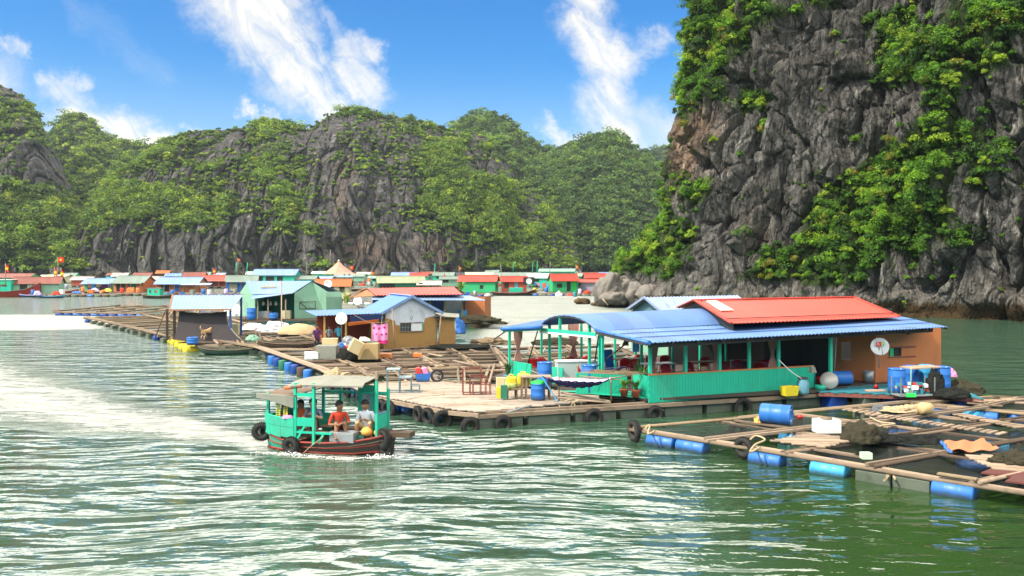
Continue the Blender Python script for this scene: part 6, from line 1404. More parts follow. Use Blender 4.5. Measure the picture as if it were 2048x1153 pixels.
# green shed
def green_shed():
    t = thing('house', 'pale green shed with a light blue roof and an open dark green porch', 'house'); z0 = .5
    a, b, c = Vector((-25.0, 83.0)), Vector((-20.95, 82.2)), Vector((-18.4, 83.6)); bk = Vector((1.0, 3.6)) * 0 + Vector((-1.6, 4.3)); l = Vector((-27.7, 87.0))
    # left gable wall (a to l), right gable (b to c), open porch between a and b
    ap1 = PD(495, 567, 85.4); zc = 2.9
    mb = MB(); mb.slab([(a.x, a.y, z0), (a.x, a.y, zc), (ap1.x, ap1.y, 4.0), (l.x, l.y, zc), (l.x, l.y, z0)], .06, TEAL2); mb.build('gable_wall', t)
    mb = MB(); cc = Vector((-18.3, 84.0)); mb.slab([(b.x, b.y, z0), (cc.x, cc.y, z0), (cc.x, cc.y, 3.15), (-19.8, 84.3, 4.05), (b.x, b.y, zc)], .06, TEAL2); mb.build('gable_wall', t)
    mb = MB(); wall(mb, cc, (-17.0, 85.3), z0, 2.5, .05, TEAL2); wall(mb, (-24.9, 85.6), (-20.7, 84.6), z0, 2.9, .06, DGREEN); wall(mb, (-17.6, 88.2), l, z0, 2.9, .06, TEAL2); wall(mb, (-20.95, 82.35), (-20.7, 84.5), z0, 2.9, .05, GREEN); wall(mb, (-24.9, 83.2), (-24.9, 85.5), z0, 2.9, .05, TEAL); mb.build('wall', t)
    A_, B_ = Vector((a.x - .2, a.y - .3, 2.85)), Vector((b.x - .15, b.y - .25, 2.95)); R0, R1 = Vector((-26.75, 85.6, 4.05)), Vector((-19.75, 84.2, 4.12))
    MB().corr(A_, B_, R1, R0, PALEROOF, .28, .014).build('roof', t); MB().corr(Vector((-17.6, 87.0, 3.0)), Vector((-27.9, 88.2, 2.9)), R0, R1, PALEROOF, .28, .014).build('roof', t)
    MB().corr(A_ + Vector((.1, -.9, -.45)), B_ + Vector((-.2, -.6, .0)), B_ + Vector((0, 0, 0)), A_ + Vector((.1, 0, -.08)), PALEROOF, .28, .014).build('porch_roof', t)
    p0 = A_.lerp(R0, .55).lerp(B_.lerp(R1, .55), .25); MB().slab([p0 + Vector((0, -.35, -.10)), p0 + Vector((1.6, -.6, -.08)), p0 + Vector((1.45, .5, .24)), p0 + Vector((-.1, .75, .24))], -.03, CANVAS).build('roof_patch', t)
    for f in (.12, .38, .82): q = Vector((a.x, a.y, 0)).lerp(Vector((b.x, b.y, 0)), f); MB().box((q.x, q.y - .6, 1.45), (.11, .11, 1.9), WOODP).build('porch_post', t)
    d = (cc - b).normalized(); n = Vector((d.y, -d.x)); o3 = lambda u, z: Vector(((b + d * u + n * .04).x, (b + d * u + n * .04).y, z)); mb = MB()
    for p, q in (((.5, 1.45), (2.2, 1.45)), ((.5, 2.1), (2.2, 2.1)), ((.52, 1.45), (.52, 2.1)), ((2.1, 1.45), (2.1, 2.1)), ((.55, 2.05), (1.2, 1.5))): mb.beam(o3(*p), o3(*q), .06, .05, WOODD)
    mb.build('shutter_frame', t); MB().poly([(-28.0, 82.0), (-17.2, 81.4), (-16.4, 88.5), (-27.4, 88.8)], .33, .48, WOODD).build('raft_base', t)
green_shed()
o = MB().tube([P(563, 663, .5), PD(563, 563, 78)], .05, WOODP, 7).build('pole'); tag(o, 'tall bare pole standing in front of the green shed', 'pole')
drum('dark navy drum at the left corner of the green shed porch', P(503, 640, .5), 0, group=None, r=.42, h=1.1); drum('blue tub drum on the green shed porch', P(547, 639, .5), 0, group=None, r=.42, h=.6); crate('grey box beside the post on the green shed porch', P(530, 636, .5), (1.2, .6, .75), STEEL, 0, lid=False); crate('cream box right of the tall pole on the porch', P(573, 638, .5), (.8, .6, .9), CREAM, 0, lid=False)
for px, lb in ((527, 'left pale float hanging in the shed porch'), (541, 'middle pale float hanging in the shed porch'), (552, 'right pale float hanging in the shed porch')): heap('hanging_bag', lb, 'bag', PD(px, 611, 82.5), (.13, .13, .35), CANVAS, px)
# net shelter
t = thing('net_shelter', 'open shelter with a rusty pale blue roof and a sagging black net curtain', 'shelter'); a, b = Vector((-23.9, 59.5, 2.55)), Vector((-19.4, 59.0, 2.6)); c, d_ = Vector((-19.7, 62.6, 3.5)), Vector((-24.9, 62.6, 3.5))
MB().corr(a, b, c, d_, PALEROOF, .25, .012).build('shelter_roof', t); mb = MB(); mb.beam(a, b, .1, .1, M('rust_edge', (.32, .15, .07), .9)); mb.beam(a, d_, .1, .08, M('rust_edge')); mb.beam(d_, c, .1, .05, OLDRED); mb.build('roof_edge', t)
for x, y, z in ((-24.2, 59.9, 2.6), (-23.8, 60.2, 2.5), (-19.6, 59.4, 2.6), (-24.7, 62.4, 3.4), (-19.8, 62.4, 3.4)): MB().box((x, y, .4 + (z - .4) / 2), (.13, .13, z - .4), WOODD if x < -22 else DBLUE).build('post', t)
MB().tube([(-24.9, 59.4, .4), (-24.3, 59.8, 2.5)], .04, WOODD, 6).build('brace', t); V = []
for j in range(15):
    for i in range(21):
        u, v = i / 20, j / 14; V.append((-23.4 + u * 3.4 + (v ** 2.2) * u * 1.35, 60.0 - .2 * u - .9 * v ** 1.5, 2.45 - .14 * math.sin(math.pi * u) - 1.95 * v + .02 * math.sin(i * 1.3)))
NETC = M('charcoal_net_curtain', (.045, .038, .040), .95, .3, .2, 3.)
MB().add(V, [(j * 21 + i, j * 21 + i + 1, (j + 1) * 21 + i + 1, (j + 1) * 21 + i) for j in range(14) for i in range(20)], NETC, True).build('net_curtain', t); MB().tube([V[j * 21 + 20] for j in range(15)], .04, CANVAS, 6).build('curtain_rope', t)
drum('blue cut drum on the raft edge under the net shelter', P(385, 690, .45), 0, group=None, r=.36, h=.5); crate('cream box at the foot of the net curtain', P(467, 672, .45), (.75, .6, 1.0), CREAM, .1, lid=False)
# red and blue house
t = thing('house', 'long house with a bright red roof over a light blue veranda roof', 'house'); a, b = Vector((-13.6, 80.0)), Vector((-2.6, 79.3)); z0 = .5
eL, eR = PD(750, 591, 77.5), PD(926, 589, 77.5); rL, rR = PD(733, 577, 81), PD(908, 574, 81)
MB().corr(eL, eR, rR, rL, REDROOF, .3, .03).build('roof', t); bk = rL - eL; MB().corr(rL, rR, rR + Vector((bk.x * 0 + 1, 3, -.7)), rL + Vector((1, 3, -.7)), REDROOF, .3, .03).build('roof', t)
MB().slab([eL + Vector((0, .1, -.05)), rL + Vector((0, 0, -.08)), rL + Vector((-1.6, -.6, -.85)), ], .05, M('rust_edge')).build('gable', t); MB().beam(rL, rL + Vector((-1.9, -1.4, -.75)), .25, .05, M('rust_edge')).build('barge_board', t)
MB().corr(PD(742, 600, 76.2), PD(971, 601, 76.5), PD(938, 591.5, 79), PD(750, 592.5, 79), PALEROOF, .3, .02).build('veranda_roof', t); mb = MB(); wall(mb, (-13.2, 81.5), (-4.2, 81.0), z0, 2.95, .06, DBLUE, [(7.0, 7.9, z0, 2.3)]); wall(mb, (-13.3, 81.5), (-12.6, 86), z0, 3.0, .06, DBLUE); mb.build('wall', t)
mb = MB(); wall(mb, (-4.35, 79.2), (-2.5, 79.1), z0 + .0, 2.75, .06, ORANGEW); wall(mb, (-2.5, 79.1), (-2.1, 84), z0, 2.7, .06, ORANGEW); wall(mb, (-4.35, 79.2), (-4.25, 81), z0, 2.7, .05, ORANGEW); mb.build('end_wall', t)
for px in (889, 925, 860, 800): p = P(px, 644, .5); MB().box((p.x, p.y, 1.6), (.14, .14, 2.3), M('mustard_post')).build('post', t)
MB().box((-5.6, 80.7, 1.4), (1.7, .05, 1.9), STEEL).build('door', t); MB().poly([(-14, 78.4), (-2.1, 78.0), (-1.6, 85), (-14, 86)], .32, .47, WOODD).build('raft_base', t)
drum('pale grey blue drum on the veranda of the red and blue house', P(926, 642, .5), 0, light=True, group=None, r=.4, h=1.0); heap('brush_heap', 'brown heap of brushwood at the right corner of the red and blue house', 'brushwood', P(955, 648, .4), (1.8, .8, .5), NETG, 61, rough=.5)
heap('tarp_bundle', 'blue and white tarpaulin bundle behind the hut annex', 'tarpaulin', P(910, 668, .4), (.7, .5, 1.25), BARREL, 62); o = MB().box((0, 0, 0), (1.9, .5, .25), BARRELL).build('skiff', None, P(935, 660, .15)); bpy.data.objects.remove(o)
# grey blue building behind the arched roof
def far_gable():
    t = thing('house', 'grey blue gabled shed behind the arched restaurant roof', 'house'); a1 = PD(1288, 595, 50); a2 = PD(1474, 591, 53.5); e1 = a1 + VX * 2.3 - Vector((0, 0, .85)); e2 = a1 - VX * 2.3 - Vector((0, 0, .85)); dv = a2 - a1
    MB().corr(e2, e2 + dv, a2, a1, LILAC, .25, .03).build('roof', t); MB().corr(e1 + dv, e1, a1, a2, LILAC, .25, .03).build('roof', t)
    i = Vector((.35, .12, -.08)); MB().slab([e1 + i, e2 + i, a1 + i], .06, M('slate_boards', (.10, .20, .24), .7, .3, .3)).build('gable', t); mb = MB(); wall(mb, (e1 + i), (e2 + i), .5, 2.85, .06, TEAL2); wall(mb, e2 + i, e2 + dv * .97, .5, 2.85, .06, TEAL2); wall(mb, e1 + i, e1 + dv * .97, .5, 2.85, .06, TEAL2); mb.build('wall', t)
    for a, b in ((e1, a1), (a1, e2)): MB().beam(a + Vector((0, -.05, 0)), b + Vector((0, -.05, 0)), .06, .14, LILAC).build('barge_board', t)
far_gable()
# ------------------------------------------------------------------ passenger boat
def hull(parent, st, m_side, m_rail, m_deck, name='hull', rail=.05, thick=.05, band=None):
    """st: stations (x, half beam at sheer, half beam at chine, z keel, z chine, z sheer)"""
    prof = []
    for (x, bs, bc, zk, zc, zs) in st: prof.append([(x, -bs, zs), (x, -(bs + bc) / 2 - .01, (zs + zc) / 2), (x, -bc, zc), (x, 0, zk), (x, bc, zc), (x, (bs + bc) / 2 + .01, (zs + zc) / 2), (x, bs, zs)])
    V = [p for s in prof for p in s]; n = 7; fs = [(i * n + j, (i + 1) * n + j, (i + 1) * n + j + 1, i * n + j + 1) for i in range(len(st) - 1) for j in range(n - 1)]
    mb = MB(); mb.add(V, fs, m_side); mb.add(prof[0], [tuple(range(6, -1, -1))], m_side); mb.add(prof[-1], [tuple(range(7))], m_side); h = mb.build(name, parent)
    mb = MB()
    for sg in (-1, 1):
        mb.tube([(s[0], sg * s[1], s[5]) for s in st], rail, m_rail, 6, smooth=False)
        if band: mb.tube([(s[0], sg * (s[1] * .5 + s[2] * .5 + .02), (s[5] + s[4]) / 2 + .02) for s in st], .022, band, 5, smooth=False)
    mb.tube([(st[0][0], -st[0][1], st[0][5]), (st[0][0], st[0][1], st[0][5])], rail, m_rail, 6, smooth=False); mb.tube([(st[-1][0], -st[-1][1], st[-1][5]), (st[-1][0], st[-1][1], st[-1][5])], rail, m_rail, 6, smooth=False); mb.build('gunwale', parent)
    mb = MB()
    for i in range(len(st) - 1):
        a, b = st[i], st[i + 1]; mb.slab([(a[0], -a[1] * .93, a[5] - .12), (b[0], -b[1] * .93, b[5] - .12), (b[0], b[1] * .93, b[5] - .12), (a[0], a[1] * .93, a[5] - .12)], .03, m_deck)
    mb.build('deck', parent); return h
BX, BY, BR = -5.86, 26.45, math.radians(-17)
def boat_pt(x, y, z):
    x, y, z = x * .86, y * .92, z * .97; c, s = math.cos(BR), math.sin(BR); return Vector((BX + x * c - y * s, BY + x * s + y * c, z))
def ferry():
    t = thing('passenger_boat', 'small teal wooden ferry boat under way with a canvas and board canopy', 'boat', (BX, BY, 0), BR); t.scale = (.86, .92, .97)
    st = [(-2.0, .50, .35, -.15, .02, .62), (-1.65, .72, .52, -.18, 0, .50), (-1.1, .88, .68, -.2, 0, .40), (-.4, .93, .74, -.2, 0, .36), (.6, .92, .72, -.2, 0, .38), (1.5, .82, .60, -.18, .02, .44), (2.2, .62, .40, -.12, .06, .54), (2.7, .38, .2, -.02, .16, .64)]
    hull(t, st[:4], HULLG, HULLR, WOOD, 'stern_hull', .035, band=HULLR); hull(t, st[3:], HULLD, HULLR, WOOD, 'bow_hull', .035, band=HULLR)
    mb = MB()
    for sg in (-1, 1): mb.tube([(s[0], sg * (s[2] + .02), .05 + (s[0] > 1.8) * .06) for s in st], .04, HULLR, 5)
    mb.build('boot_stripe', t)
    MB().beam((2.2, 0, .60), (3.5, 0, .64), .42, .16, WOODD).build('bow_plank', t); MB().beam((2.45, -.45, .60), (2.45, .45, .60), .14, .16, WOODD).build('bow_beam', t)
    # stern bulwark planks (near side -y)
    for sg in (-1, 1):
        for k, (z0, z1, m) in enumerate(((.50, .80, HULLG), (.81, 1.06, HULLG))):
            mb = MB(); q = [(-2.0, .52), (-1.65, .74), (-1.1, .90), (-.55, .955)]
            for i in range(3):
                (xa, ya), (xb, yb) = q[i], q[i + 1]; dz = lambda x: .07 * (-x - .55) / 1.8; mb.slab([(xa, sg * ya, z0 + dz(xa)), (xb, sg * yb, z0 - .05 * (k == 0) + dz(xb)), (xb, sg * yb, z1 + dz(xb)), (xa, sg * ya, z1 + dz(xa))][::sg], .04, m)
            mb.build('bulwark', t)
    mb = MB()
    for sg in (-1, 1): mb.tube([(-2.0, sg * .53, 1.14), (-1.65, sg * .75, 1.12), (-1.1, sg * .91, 1.09), (-.55, sg * .97, 1.07)], .03, TEAL, 5)
    mb.build('bulwark_rail', t); MB().box((-2.01, 0, .82), (.05, 1.04, .5), HULLG).build('transom', t)
    # frame posts of the wheelhouse
    for (x, y, z0, z1) in ((-.52, -.93, .33, 2.2), (.20, -.92, .33, 2.22), (1.77, .62, .45, 2.15), (-.52, .9, .33, 2.2), (.20, .9, .33, 2.2), (-1.84, -.60, 1.0, 1.80), (-1.84, .6, 1.0, 1.80)):
        MB().box((x, y, (z0 + z1) / 2), (.09, .09, z1 - z0), TEAL).build('post', t)
    MB().box((2.35, -.42, 1.38), (.085, .085, 1.95), TEAL).build('bow_post', t); MB().box((2.35, -.42, 2.44), (.085, .085, .28), WOODP).build('bow_post_tip', t); MB().box((2.35, .45, 1.2), (.085, .085, 1.5), TEAL).build('bow_post', t)
    mb = MB()
    for (a, b, w, h) in (((-.52, -.93, 1.84), (.20, -.92, 1.84), .05, .11), ((-.52, -.93, 1.0), (.20, -.92, 1.0), .05, .26), ((-.52, -.93, .68), (.9, -.9, .68), .06, .06), ((-.52, -.93, .35), (-.1, -.93, .95), .05, .07), ((.40, -.92, .36), (.58, -.9, .68), .06, .08), ((1.77, .62, 1.75), (2.35, .45, 1.75), .05, .07), ((-.52, .9, 1.7), (2.35, .45, 1.8), .05, .08), ((.20, .9, 2.1), (1.77, .62, 2.1), .05, .08), ((-.52, -.93, 2.16), (1.9, -.66, 2.16), .05, .07)): mb.beam(a, b, w, h, TEAL)
    mb.build('rails', t)
    wall(MB(), (1.0, .74), (1.74, .66), .5, 2.0, .04, TEAL, [(.20, .56, 1.1, 1.7)]).build('wheelhouse_panel', t); MB().box((1.38, .70, 1.4), (.36, .01, .6), GLASS).build('pane', t)
    wall(MB(), (-.5, .88), (.5, .9), .35, 1.0, .04, TEAL).build('far_bulwark', t); MB().box((2.33, .02, 1.0), (.04, .8, .42), TEAL).build('bow_board', t); MB().box((2.3, -.02, 1.24), (.03, .8, .035), PALEROOF).build('bow_rail', t)
    mb = MB(); clip_planks(mb, [(-2.12, -.85), (-.35, -1.02), (-.35, 1.02), (-2.12, .85)], (1, 0), .24, 1.86, .025, M('old_brown_board', (.20, .14, .10), .9, .4, .4), .02); b = mb.build('aft_canopy', t); b.rotation_euler.y = -.05
    mb = MB(); mb.slab([(-2.12, -.9, 1.70), (-1.6, -1.0, 1.66), (-.55, -1.02, 1.44), (-.55, -1.02, 1.80), (-1.6, -1.0, 1.83), (-2.12, -.9, 1.83)], .02, CANVAS); mb.build('canvas_valance', t); V = []
    for j in range(11):
        for i in range(23): u, v = i / 22, j / 10; V.append((-.72 + 2.85 * u, -1.02 + (2.04 - .3 * u) * v, 2.24 + .05 * math.sin(math.pi * v) + .05 * u + .025 * math.sin(u * 17) * math.sin(v * 7) - .05 * math.exp(-((u) / .1) ** 2) - (.10 if j in (0, 10) else 0)))
    MB().add(V + [(x, y, z - .03) for (x, y, z) in V], [(j * 23 + i, j * 23 + i + 1, (j + 1) * 23 + i + 1, (j + 1) * 23 + i) for j in range(10) for i in range(22)] + [tuple(253 + k for k in (j * 23 + i, (j + 1) * 23 + i, (j + 1) * 23 + i + 1, j * 23 + i + 1)) for j in range(10) for i in range(22)], CANVAS, True).build('canvas_roof', t)
    MB().box((.65, .1, 2.14), (2.4, 1.6, .05), M('old_brown_board')).build('roof_boards', t); mb = MB(); mb.tube([(-1.05, -.75, 2.0), (-.25, -.98, 2.12)], .06, M('rust_orange_roll', (.60, .18, .06), .8), 8); mb.build('rolled_cloth', t)
    MB().beam((-.4, .55, .62), (1.6, .5, .62), .5, .05, WOOD).build('bench', t); MB().beam((-.45, -.62, .62), (.5, -.62, .62), .45, .05, WOOD).build('bench', t)
    MB().beam((1.15, -.5, .56), (1.9, -.35, .56), .5, .12, HULLDG).build('fore_bench', t)
    rope('rope trailing from the boat side to its bow post', [boat_pt(.6, -.95, .6), boat_pt(.1, -1.02, .25), boat_pt(-.15, -1.05, .03)], .012)
ferry()
for x, y, z, yaw, r, lb in ((-2.12, -.60, .55, .5, .29, 'tyre at the stern quarter of the teal boat'), (-.62, -1.05, .26, .0, .27, 'half wet tyre at the middle of the teal boat side'), (2.62, -.42, .52, -.6, .30, 'tyre on the bow of the teal boat, uppermost'), (2.7, -.38, .25, -.4, .27, 'tyre on the bow of the teal boat touching the water'), (-2.2, -.2, .55, 1.1, .22, 'small tyre behind the stern of the teal boat')):
    tyre(lb, boat_pt(x, y, z), BR + yaw, r)
crate('galvanised metal box on the fore deck of the teal boat', boat_pt(1.22, -.62, .42), (.80, .42, .30), STEEL, BR, lid=True, name='metal_box')
for i, (x, y, r, lb) in enumerate(((1.98, -.44, .17, 'large yellow orange float beside the metal box on the boat'), (2.32, -.30, .12, 'small round orange float at the bow of the boat'))):
    o = MB().lathe([(r * math.sin(a), -r * .85 * math.cos(a)) for a in [math.pi * k / 12 for k in range(13)]], GOURD, n=18).build('float_buoy', None, boat_pt(x, y, .58 + r * .85)); tag(o, lb, 'float')
t = thing('banana_bunch', 'strings of yellow green bananas hanging under the aft canopy of the boat', 'bananas', boat_pt(-1.12, -.80, 1.62), BR)
for k, dx in enumerate((-.13, .13)):
    mb = MB()
    for i in range(10):
        for sg in (-1, 1): mb.tube([(dx, 0, -i * .055), (dx + sg * .05, -.03, -i * .055 - .01), (dx + sg * .075, -.05, -i * .055 + .02)], [.018, .022, .012], M('banana_yellow', (.62, .60, .08), .6), 6)
    mb.tube([(dx, 0, .1), (dx, 0, -.55)], .012, ROPE, 5); mb.build('banana_string', t)
heap('cloth', 'bright pink cloth on the boat bulwark under the bananas', 'cloth', boat_pt(-.85, -.86, 1.08), (.2, .1, .08), PINK, 71)
# people in the boat (local +x is the way each one faces)
def seated(kn=.45, lean=.0, hands=((.3, .15, .25), (.3, -.15, .25)), elb=((.05, .24, .22), (.05, -.24, .22)), fold=0, spread=.12):
    return dict(pelvis=(0, 0, .10), chest=(lean * .6, 0, .42), neck=(lean, 0, .60), head=(lean + .05, 0, .74), sh_l=(lean * .9, .17, .54), sh_r=(lean * .9, -.17, .54), el_l=elb[0], el_r=elb[1], ha_l=hands[0], ha_r=hands[1],
        hip_l=(.02, .09, .09), hip_r=(.02, -.09, .09), kn_l=(kn, spread, .14 + fold), kn_r=(kn, -spread, .14 + fold), an_l=(kn + .02 - fold * .5, spread, -.28 + fold * .9), an_r=(kn - .02 - fold * .3, -spread, -.28 + fold * .9), toe_l=(kn + .19 - fold * .5, spread + .02, -.33 + fold * .9), toe_r=(kn + .15 - fold * .3, -spread - .02, -.33 + fold * .9))
fc = BR - math.pi / 2
J = seated(.22, .04, ((.34, .10, .46), (.30, -.20, .36)), ((.20, .30, .34), (.16, -.28, .28)), .22, .10)
person('person in a slate t-shirt leaning on the cabin rail of the boat', boat_pt(-.14, -.34, .66), fc + .15, J, dict(torso=CLOTHG, thigh=DARKC, skin=SKIN), gaze=(1, .05, -.02), scale=1.13)
J = seated(.34, .10, ((.40, .05, .30), (.40, -.12, .28)), ((.15, .27, .26), (.15, -.27, .24)), .22, .10); J['an_r'] = (.48, -.12, -.10); J['toe_r'] = (.66, -.14, -.04); J['an_l'] = (.34, .2, -.12); J['toe_l'] = (.5, .3, -.12)
person('person in a red vest with a bare foot out of the boat', boat_pt(.80, -.28, .62), fc + .6, J, dict(torso=REDC, arm=REDC, fore=SKIND, thigh=DARKC, skin=SKIND), gaze=(.6, .8, -.1), scale=1.13)
J = seated(.36, .16, ((.34, .05, .36), (.34, -.07, .36)), ((.12, .27, .24), (.12, -.27, .24)), .16, .18); J['an_l'] = (.30, .2, -.12); J['toe_l'] = (.46, .24, -.14); J['an_r'] = (.28, -.2, -.12); J['toe_r'] = (.44, -.24, -.14)
person('person in a white polo and khaki shorts looking at a phone', boat_pt(1.78, -.02, .66), fc + .15, J, dict(torso=CLOTHW, arm=CLOTHW, fore=SKIND, thigh=KHAKI, skin=SKIND), gaze=(1, .1, -.65), scale=1.13)
o = MB().box((0, 0, 0), (.07, .14, .012), DARK, 0, (0, -.6)).build('phone', None, boat_pt(1.78, -.02, .66) + Vector((-.12, -.40, .42))); tag(o, 'dark phone in the hands of the person in the white polo', 'phone')
J = seated(.35, .0); person('person in an orange vest behind the boat bulwark by the bananas', boat_pt(-.80, -.1, .66), fc - .2, J, dict(torso=ORC, thigh=DARKC, skin=SKIND), gaze=(1, 0, -.1))
J = seated(.35, .05); person('person in dark clothes at the stern behind the bananas of the boat', boat_pt(-1.5, .0, .72), fc - .7, J, dict(torso=DARKC, arm=DARKC, thigh=DARKC, skin=SKIND), gaze=(1, 0, -.1))
# hull wash of the boat: lumps of white water along the water line
rgf = np.random.default_rng(3); C_ = []; 
for i in range(260):
    f = rgf.random(); x = -2.0 + 4.9 * f ** .8; w = 1.02 * (1 - max(0, (x - 1.2) / 2.2) ** 1.5); C_.append(tuple(boat_pt(x + rgf.normal() * .08, -w - abs(rgf.normal()) * .13, .0)) )
for i in range(240): a = rgf.random(); C_.append(tuple(boat_pt(2.75 + rgf.normal() * .28, -.35 - rgf.random() * .5 + .2, abs(rgf.normal()) * .04)))
for i in range(140): C_.append(tuple(boat_pt(-.45 + rgf.normal() * .25, -1.12 - abs(rgf.normal()) * .12, abs(rgf.normal()) * .05)))
mb = MB(); FO = M('white_water', (.80, .80, .78), .6, .1, 0, 9)
for (x, y, z) in C_:
    r = R.uniform(.008, .03); mb.lathe([(0, -r * .3), (r, -r * .1), (r * .9, r * .3), (r * .4, r * .55), (0, r * .6)], FO, (x, y, z), (R.uniform(-.3, .3), R.uniform(-.3, .3), 1), 7)
tag(mb.build('splash'), 'white foam churned along the hull of the teal boat', 'foam', kind='stuff')

# ------------------------------------------------------------------ people and dogs on the farm
MT = dict(skin=SKIND)
person('person in a dark purple shirt standing before the open kitchen', (-11.35, 49.6, .52), -1.2, standing(.05), dict(torso=PURPLE, arm=PURPLE, thigh=DARKC, skin=SKIND), gaze=(1, 0, -.3))
person('person in a cyan shirt behind the dish pole in the open kitchen', (-10.75, 52.9, .50), 2.0, standing(.06), dict(torso=CYANC, arm=CYANC, thigh=DARKC, skin=SKIND), gaze=(1, 0, -.2), scale=.9)
person('person in grey standing in the open kitchen between the other two', (-11.35, 53.0, .50), -1.5, standing(.02), dict(torso=STEEL, arm=STEEL, thigh=DARKC, skin=SKIND), gaze=(1, 0, 0), scale=.85)
person('person in black bending on the far raft by the small green house', PD(85, 593, 165) * 1 + Vector((0, 0, 0)), -1.5, standing(.3), dict(torso=DARKC, arm=DARKC, thigh=DARKC, skin=SKIND), gaze=(1, 0, -.5))
person('person in a blue shirt crouching on the far raft right of the one in black', PD(100, 592, 164), -.9, standing(.35), dict(torso=BARREL, arm=BARREL, thigh=STEEL, skin=SKIND), gaze=(1, 0, -.5), scale=.9)
def dog(label, loc, yaw, sc=1.):
    t = thing('dog', label, 'dog', loc, yaw, 'dogs at the net shelter'); V = []; E = []; rad = []
    def v(p, r): V.append(Vector(p) * sc); rad.append(r * sc); return len(V) - 1
    rump, mid, chest = v((-.26, 0, .44), .095), v((0, 0, .43), .10), v((.22, 0, .45), .125); nk, hd, mz = v((.36, 0, .58), .065), v((.45, 0, .68), .075), v((.57, 0, .64), .035)
    E += [(rump, mid), (mid, chest), (chest, nk), (nk, hd), (hd, mz)]
    t0, t1, t2 = v((-.36, 0, .52), .03), v((-.44, .02, .64), .025), v((-.38, .05, .74), .018); E += [(rump, t0), (t0, t1), (t1, t2)]
    for sg in (-1, 1):
        e = v((.43, sg * .06, .76), .018); E.append((hd, e)); a, b, c = v((.22, sg * .08, .30), .04), v((.22, sg * .085, .15), .026), v((.25, sg * .085, .02), .026); E += [(chest, a), (a, b), (b, c)]
        a, b, c, d = v((-.22, sg * .09, .33), .06), v((-.17, sg * .09, .24), .04), v((-.30, sg * .09, .15), .025), v((-.25, sg * .09, .02), .026); E += [(rump, a), (a, b), (b, c), (c, d)]
    me = bpy.data.meshes.new('body'); me.from_pydata(V, E, []); o = bpy.data.objects.new('body', me); COL.objects.link(o); o.modifiers.new('s', 'SKIN').use_smooth_shade = True
    for i, sv in enumerate(me.skin_vertices[0].data): sv.radius = (rad[i], rad[i]); sv.use_root = (i == 0)
    o.modifiers.new('u', 'SUBSURF').levels = 1; dg = bpy.context.evaluated_depsgraph_get(); dg.update(); m2 = bpy.data.meshes.new_from_object(o.evaluated_get(dg)); o.modifiers.clear(); m2.materials.clear(); m2.materials.append(DOGC); o.data = m2; o.parent = t
    mb = MB(); hz = Vector((.61, 0, .645)) * sc; mb.lathe([(0, 0), (.018, .0), (.012, .015), (0, .018)], HAIR, hz, (1, 0, 0), 8)
    for sg in (-1, 1): mb.lathe([(0, 0), (.011, 0), (0, .008)], HAIR, Vector((.505, sg * .04, .70)) * sc, (1, sg * .6, .2), 8)
    mb.build('face', t); return t
dog('tan dog seen from behind, standing near the right part of the net curtain', P(413, 680, .50), 1.2, 1.35); dog('tan dog standing by the left post of the net shelter', P(373, 672, .50), 1.9, 1.3)

# sampans
def sampan(label, loc, yaw, L, W, m, rail, group=None, name='sampan'):
    t = thing(name, label, 'boat', loc, yaw, group); h = L / 2
    st = [(-h, W * .12, W * .08, .25, .28, .50), (-h * .8, W * .30, W * .2, -.02, .1, .38), (-h * .4, W * .48, W * .36, -.1, .02, .30), (h * .2, W * .5, W * .38, -.1, .02, .28), (h * .7, W * .36, W * .25, -.05, .08, .36), (h, W * .1, W * .06, .22, .26, .52)]
    hull(t, st, m, rail, WOODD, 'hull', .03); return t
sampan('dark low sampan moored at the corner before the net shelter', P(462, 708, .02), .25, 3.9, 1.1, HULLDG, WOOD); sampan('upturned looking brown sampan lying among the beams left of the people', P(590, 696, .42), .05, 4.6, 1.1, WOODD, WOOD)
heap('net_heap', 'cream cover humped over the beams left of the kitchen', 'cover', P(597, 668, .5), (1.5, 1.0, .75), M('cream_tarpaulin', (.50, .37, .20), .8, .1, .2), 81, rough=.05)
heap('net_heap', 'brown net heap on the beams above the sampan', 'net', P(560, 690, .45), (1.2, .7, .3), NETG, 82); heap('net_heap', 'black net spread over the beams right of the hut', 'net', P(930, 696, .42), (2.4, 1.0, .2), NETM, 83); heap('net_heap', 'pale brown net heap at the far end of the pens', 'net', P(1110, 690, .45), (1.6, .8, .45), NETG, 84); heap('net_heap', 'straw coloured rope heap at the right end of the pens', 'rope', P(985, 690, .45), (1.3, .6, .35), BAMBOO, 85, rough=.5)
heap('bundle', 'green and white cloth bundle on the raft by the net shelter', 'cloth', P(505, 683, .45), (.45, .35, .4), TEAL2, 86)
for i, (x, y, lb) in enumerate(((553, 655, 'pale sack on the beams by the shed, left one'), (510, 660, 'white sack near the shed corner'), (470, 632, 'white sack pile left of the green shed'), (690, 628, 'wide white sack pile behind the green shed'), (735, 625, 'white sack pile right of the small dish'), (540, 664, 'pale bundle on the beams in front of the shed porch'))):
    heap('sack', lb, 'sack', P(x, y, .5), (1.0 + (i == 3) * 2.2, .5, .45 + (i in (2, 3)) * .5), STYRO if i != 3 else CANVAS, 90 + i)
# props at the left tip of the pens
for i, (px, py) in enumerate(((208, 642), (224, 650), (238, 655), (262, 664), (282, 672))):
    pass

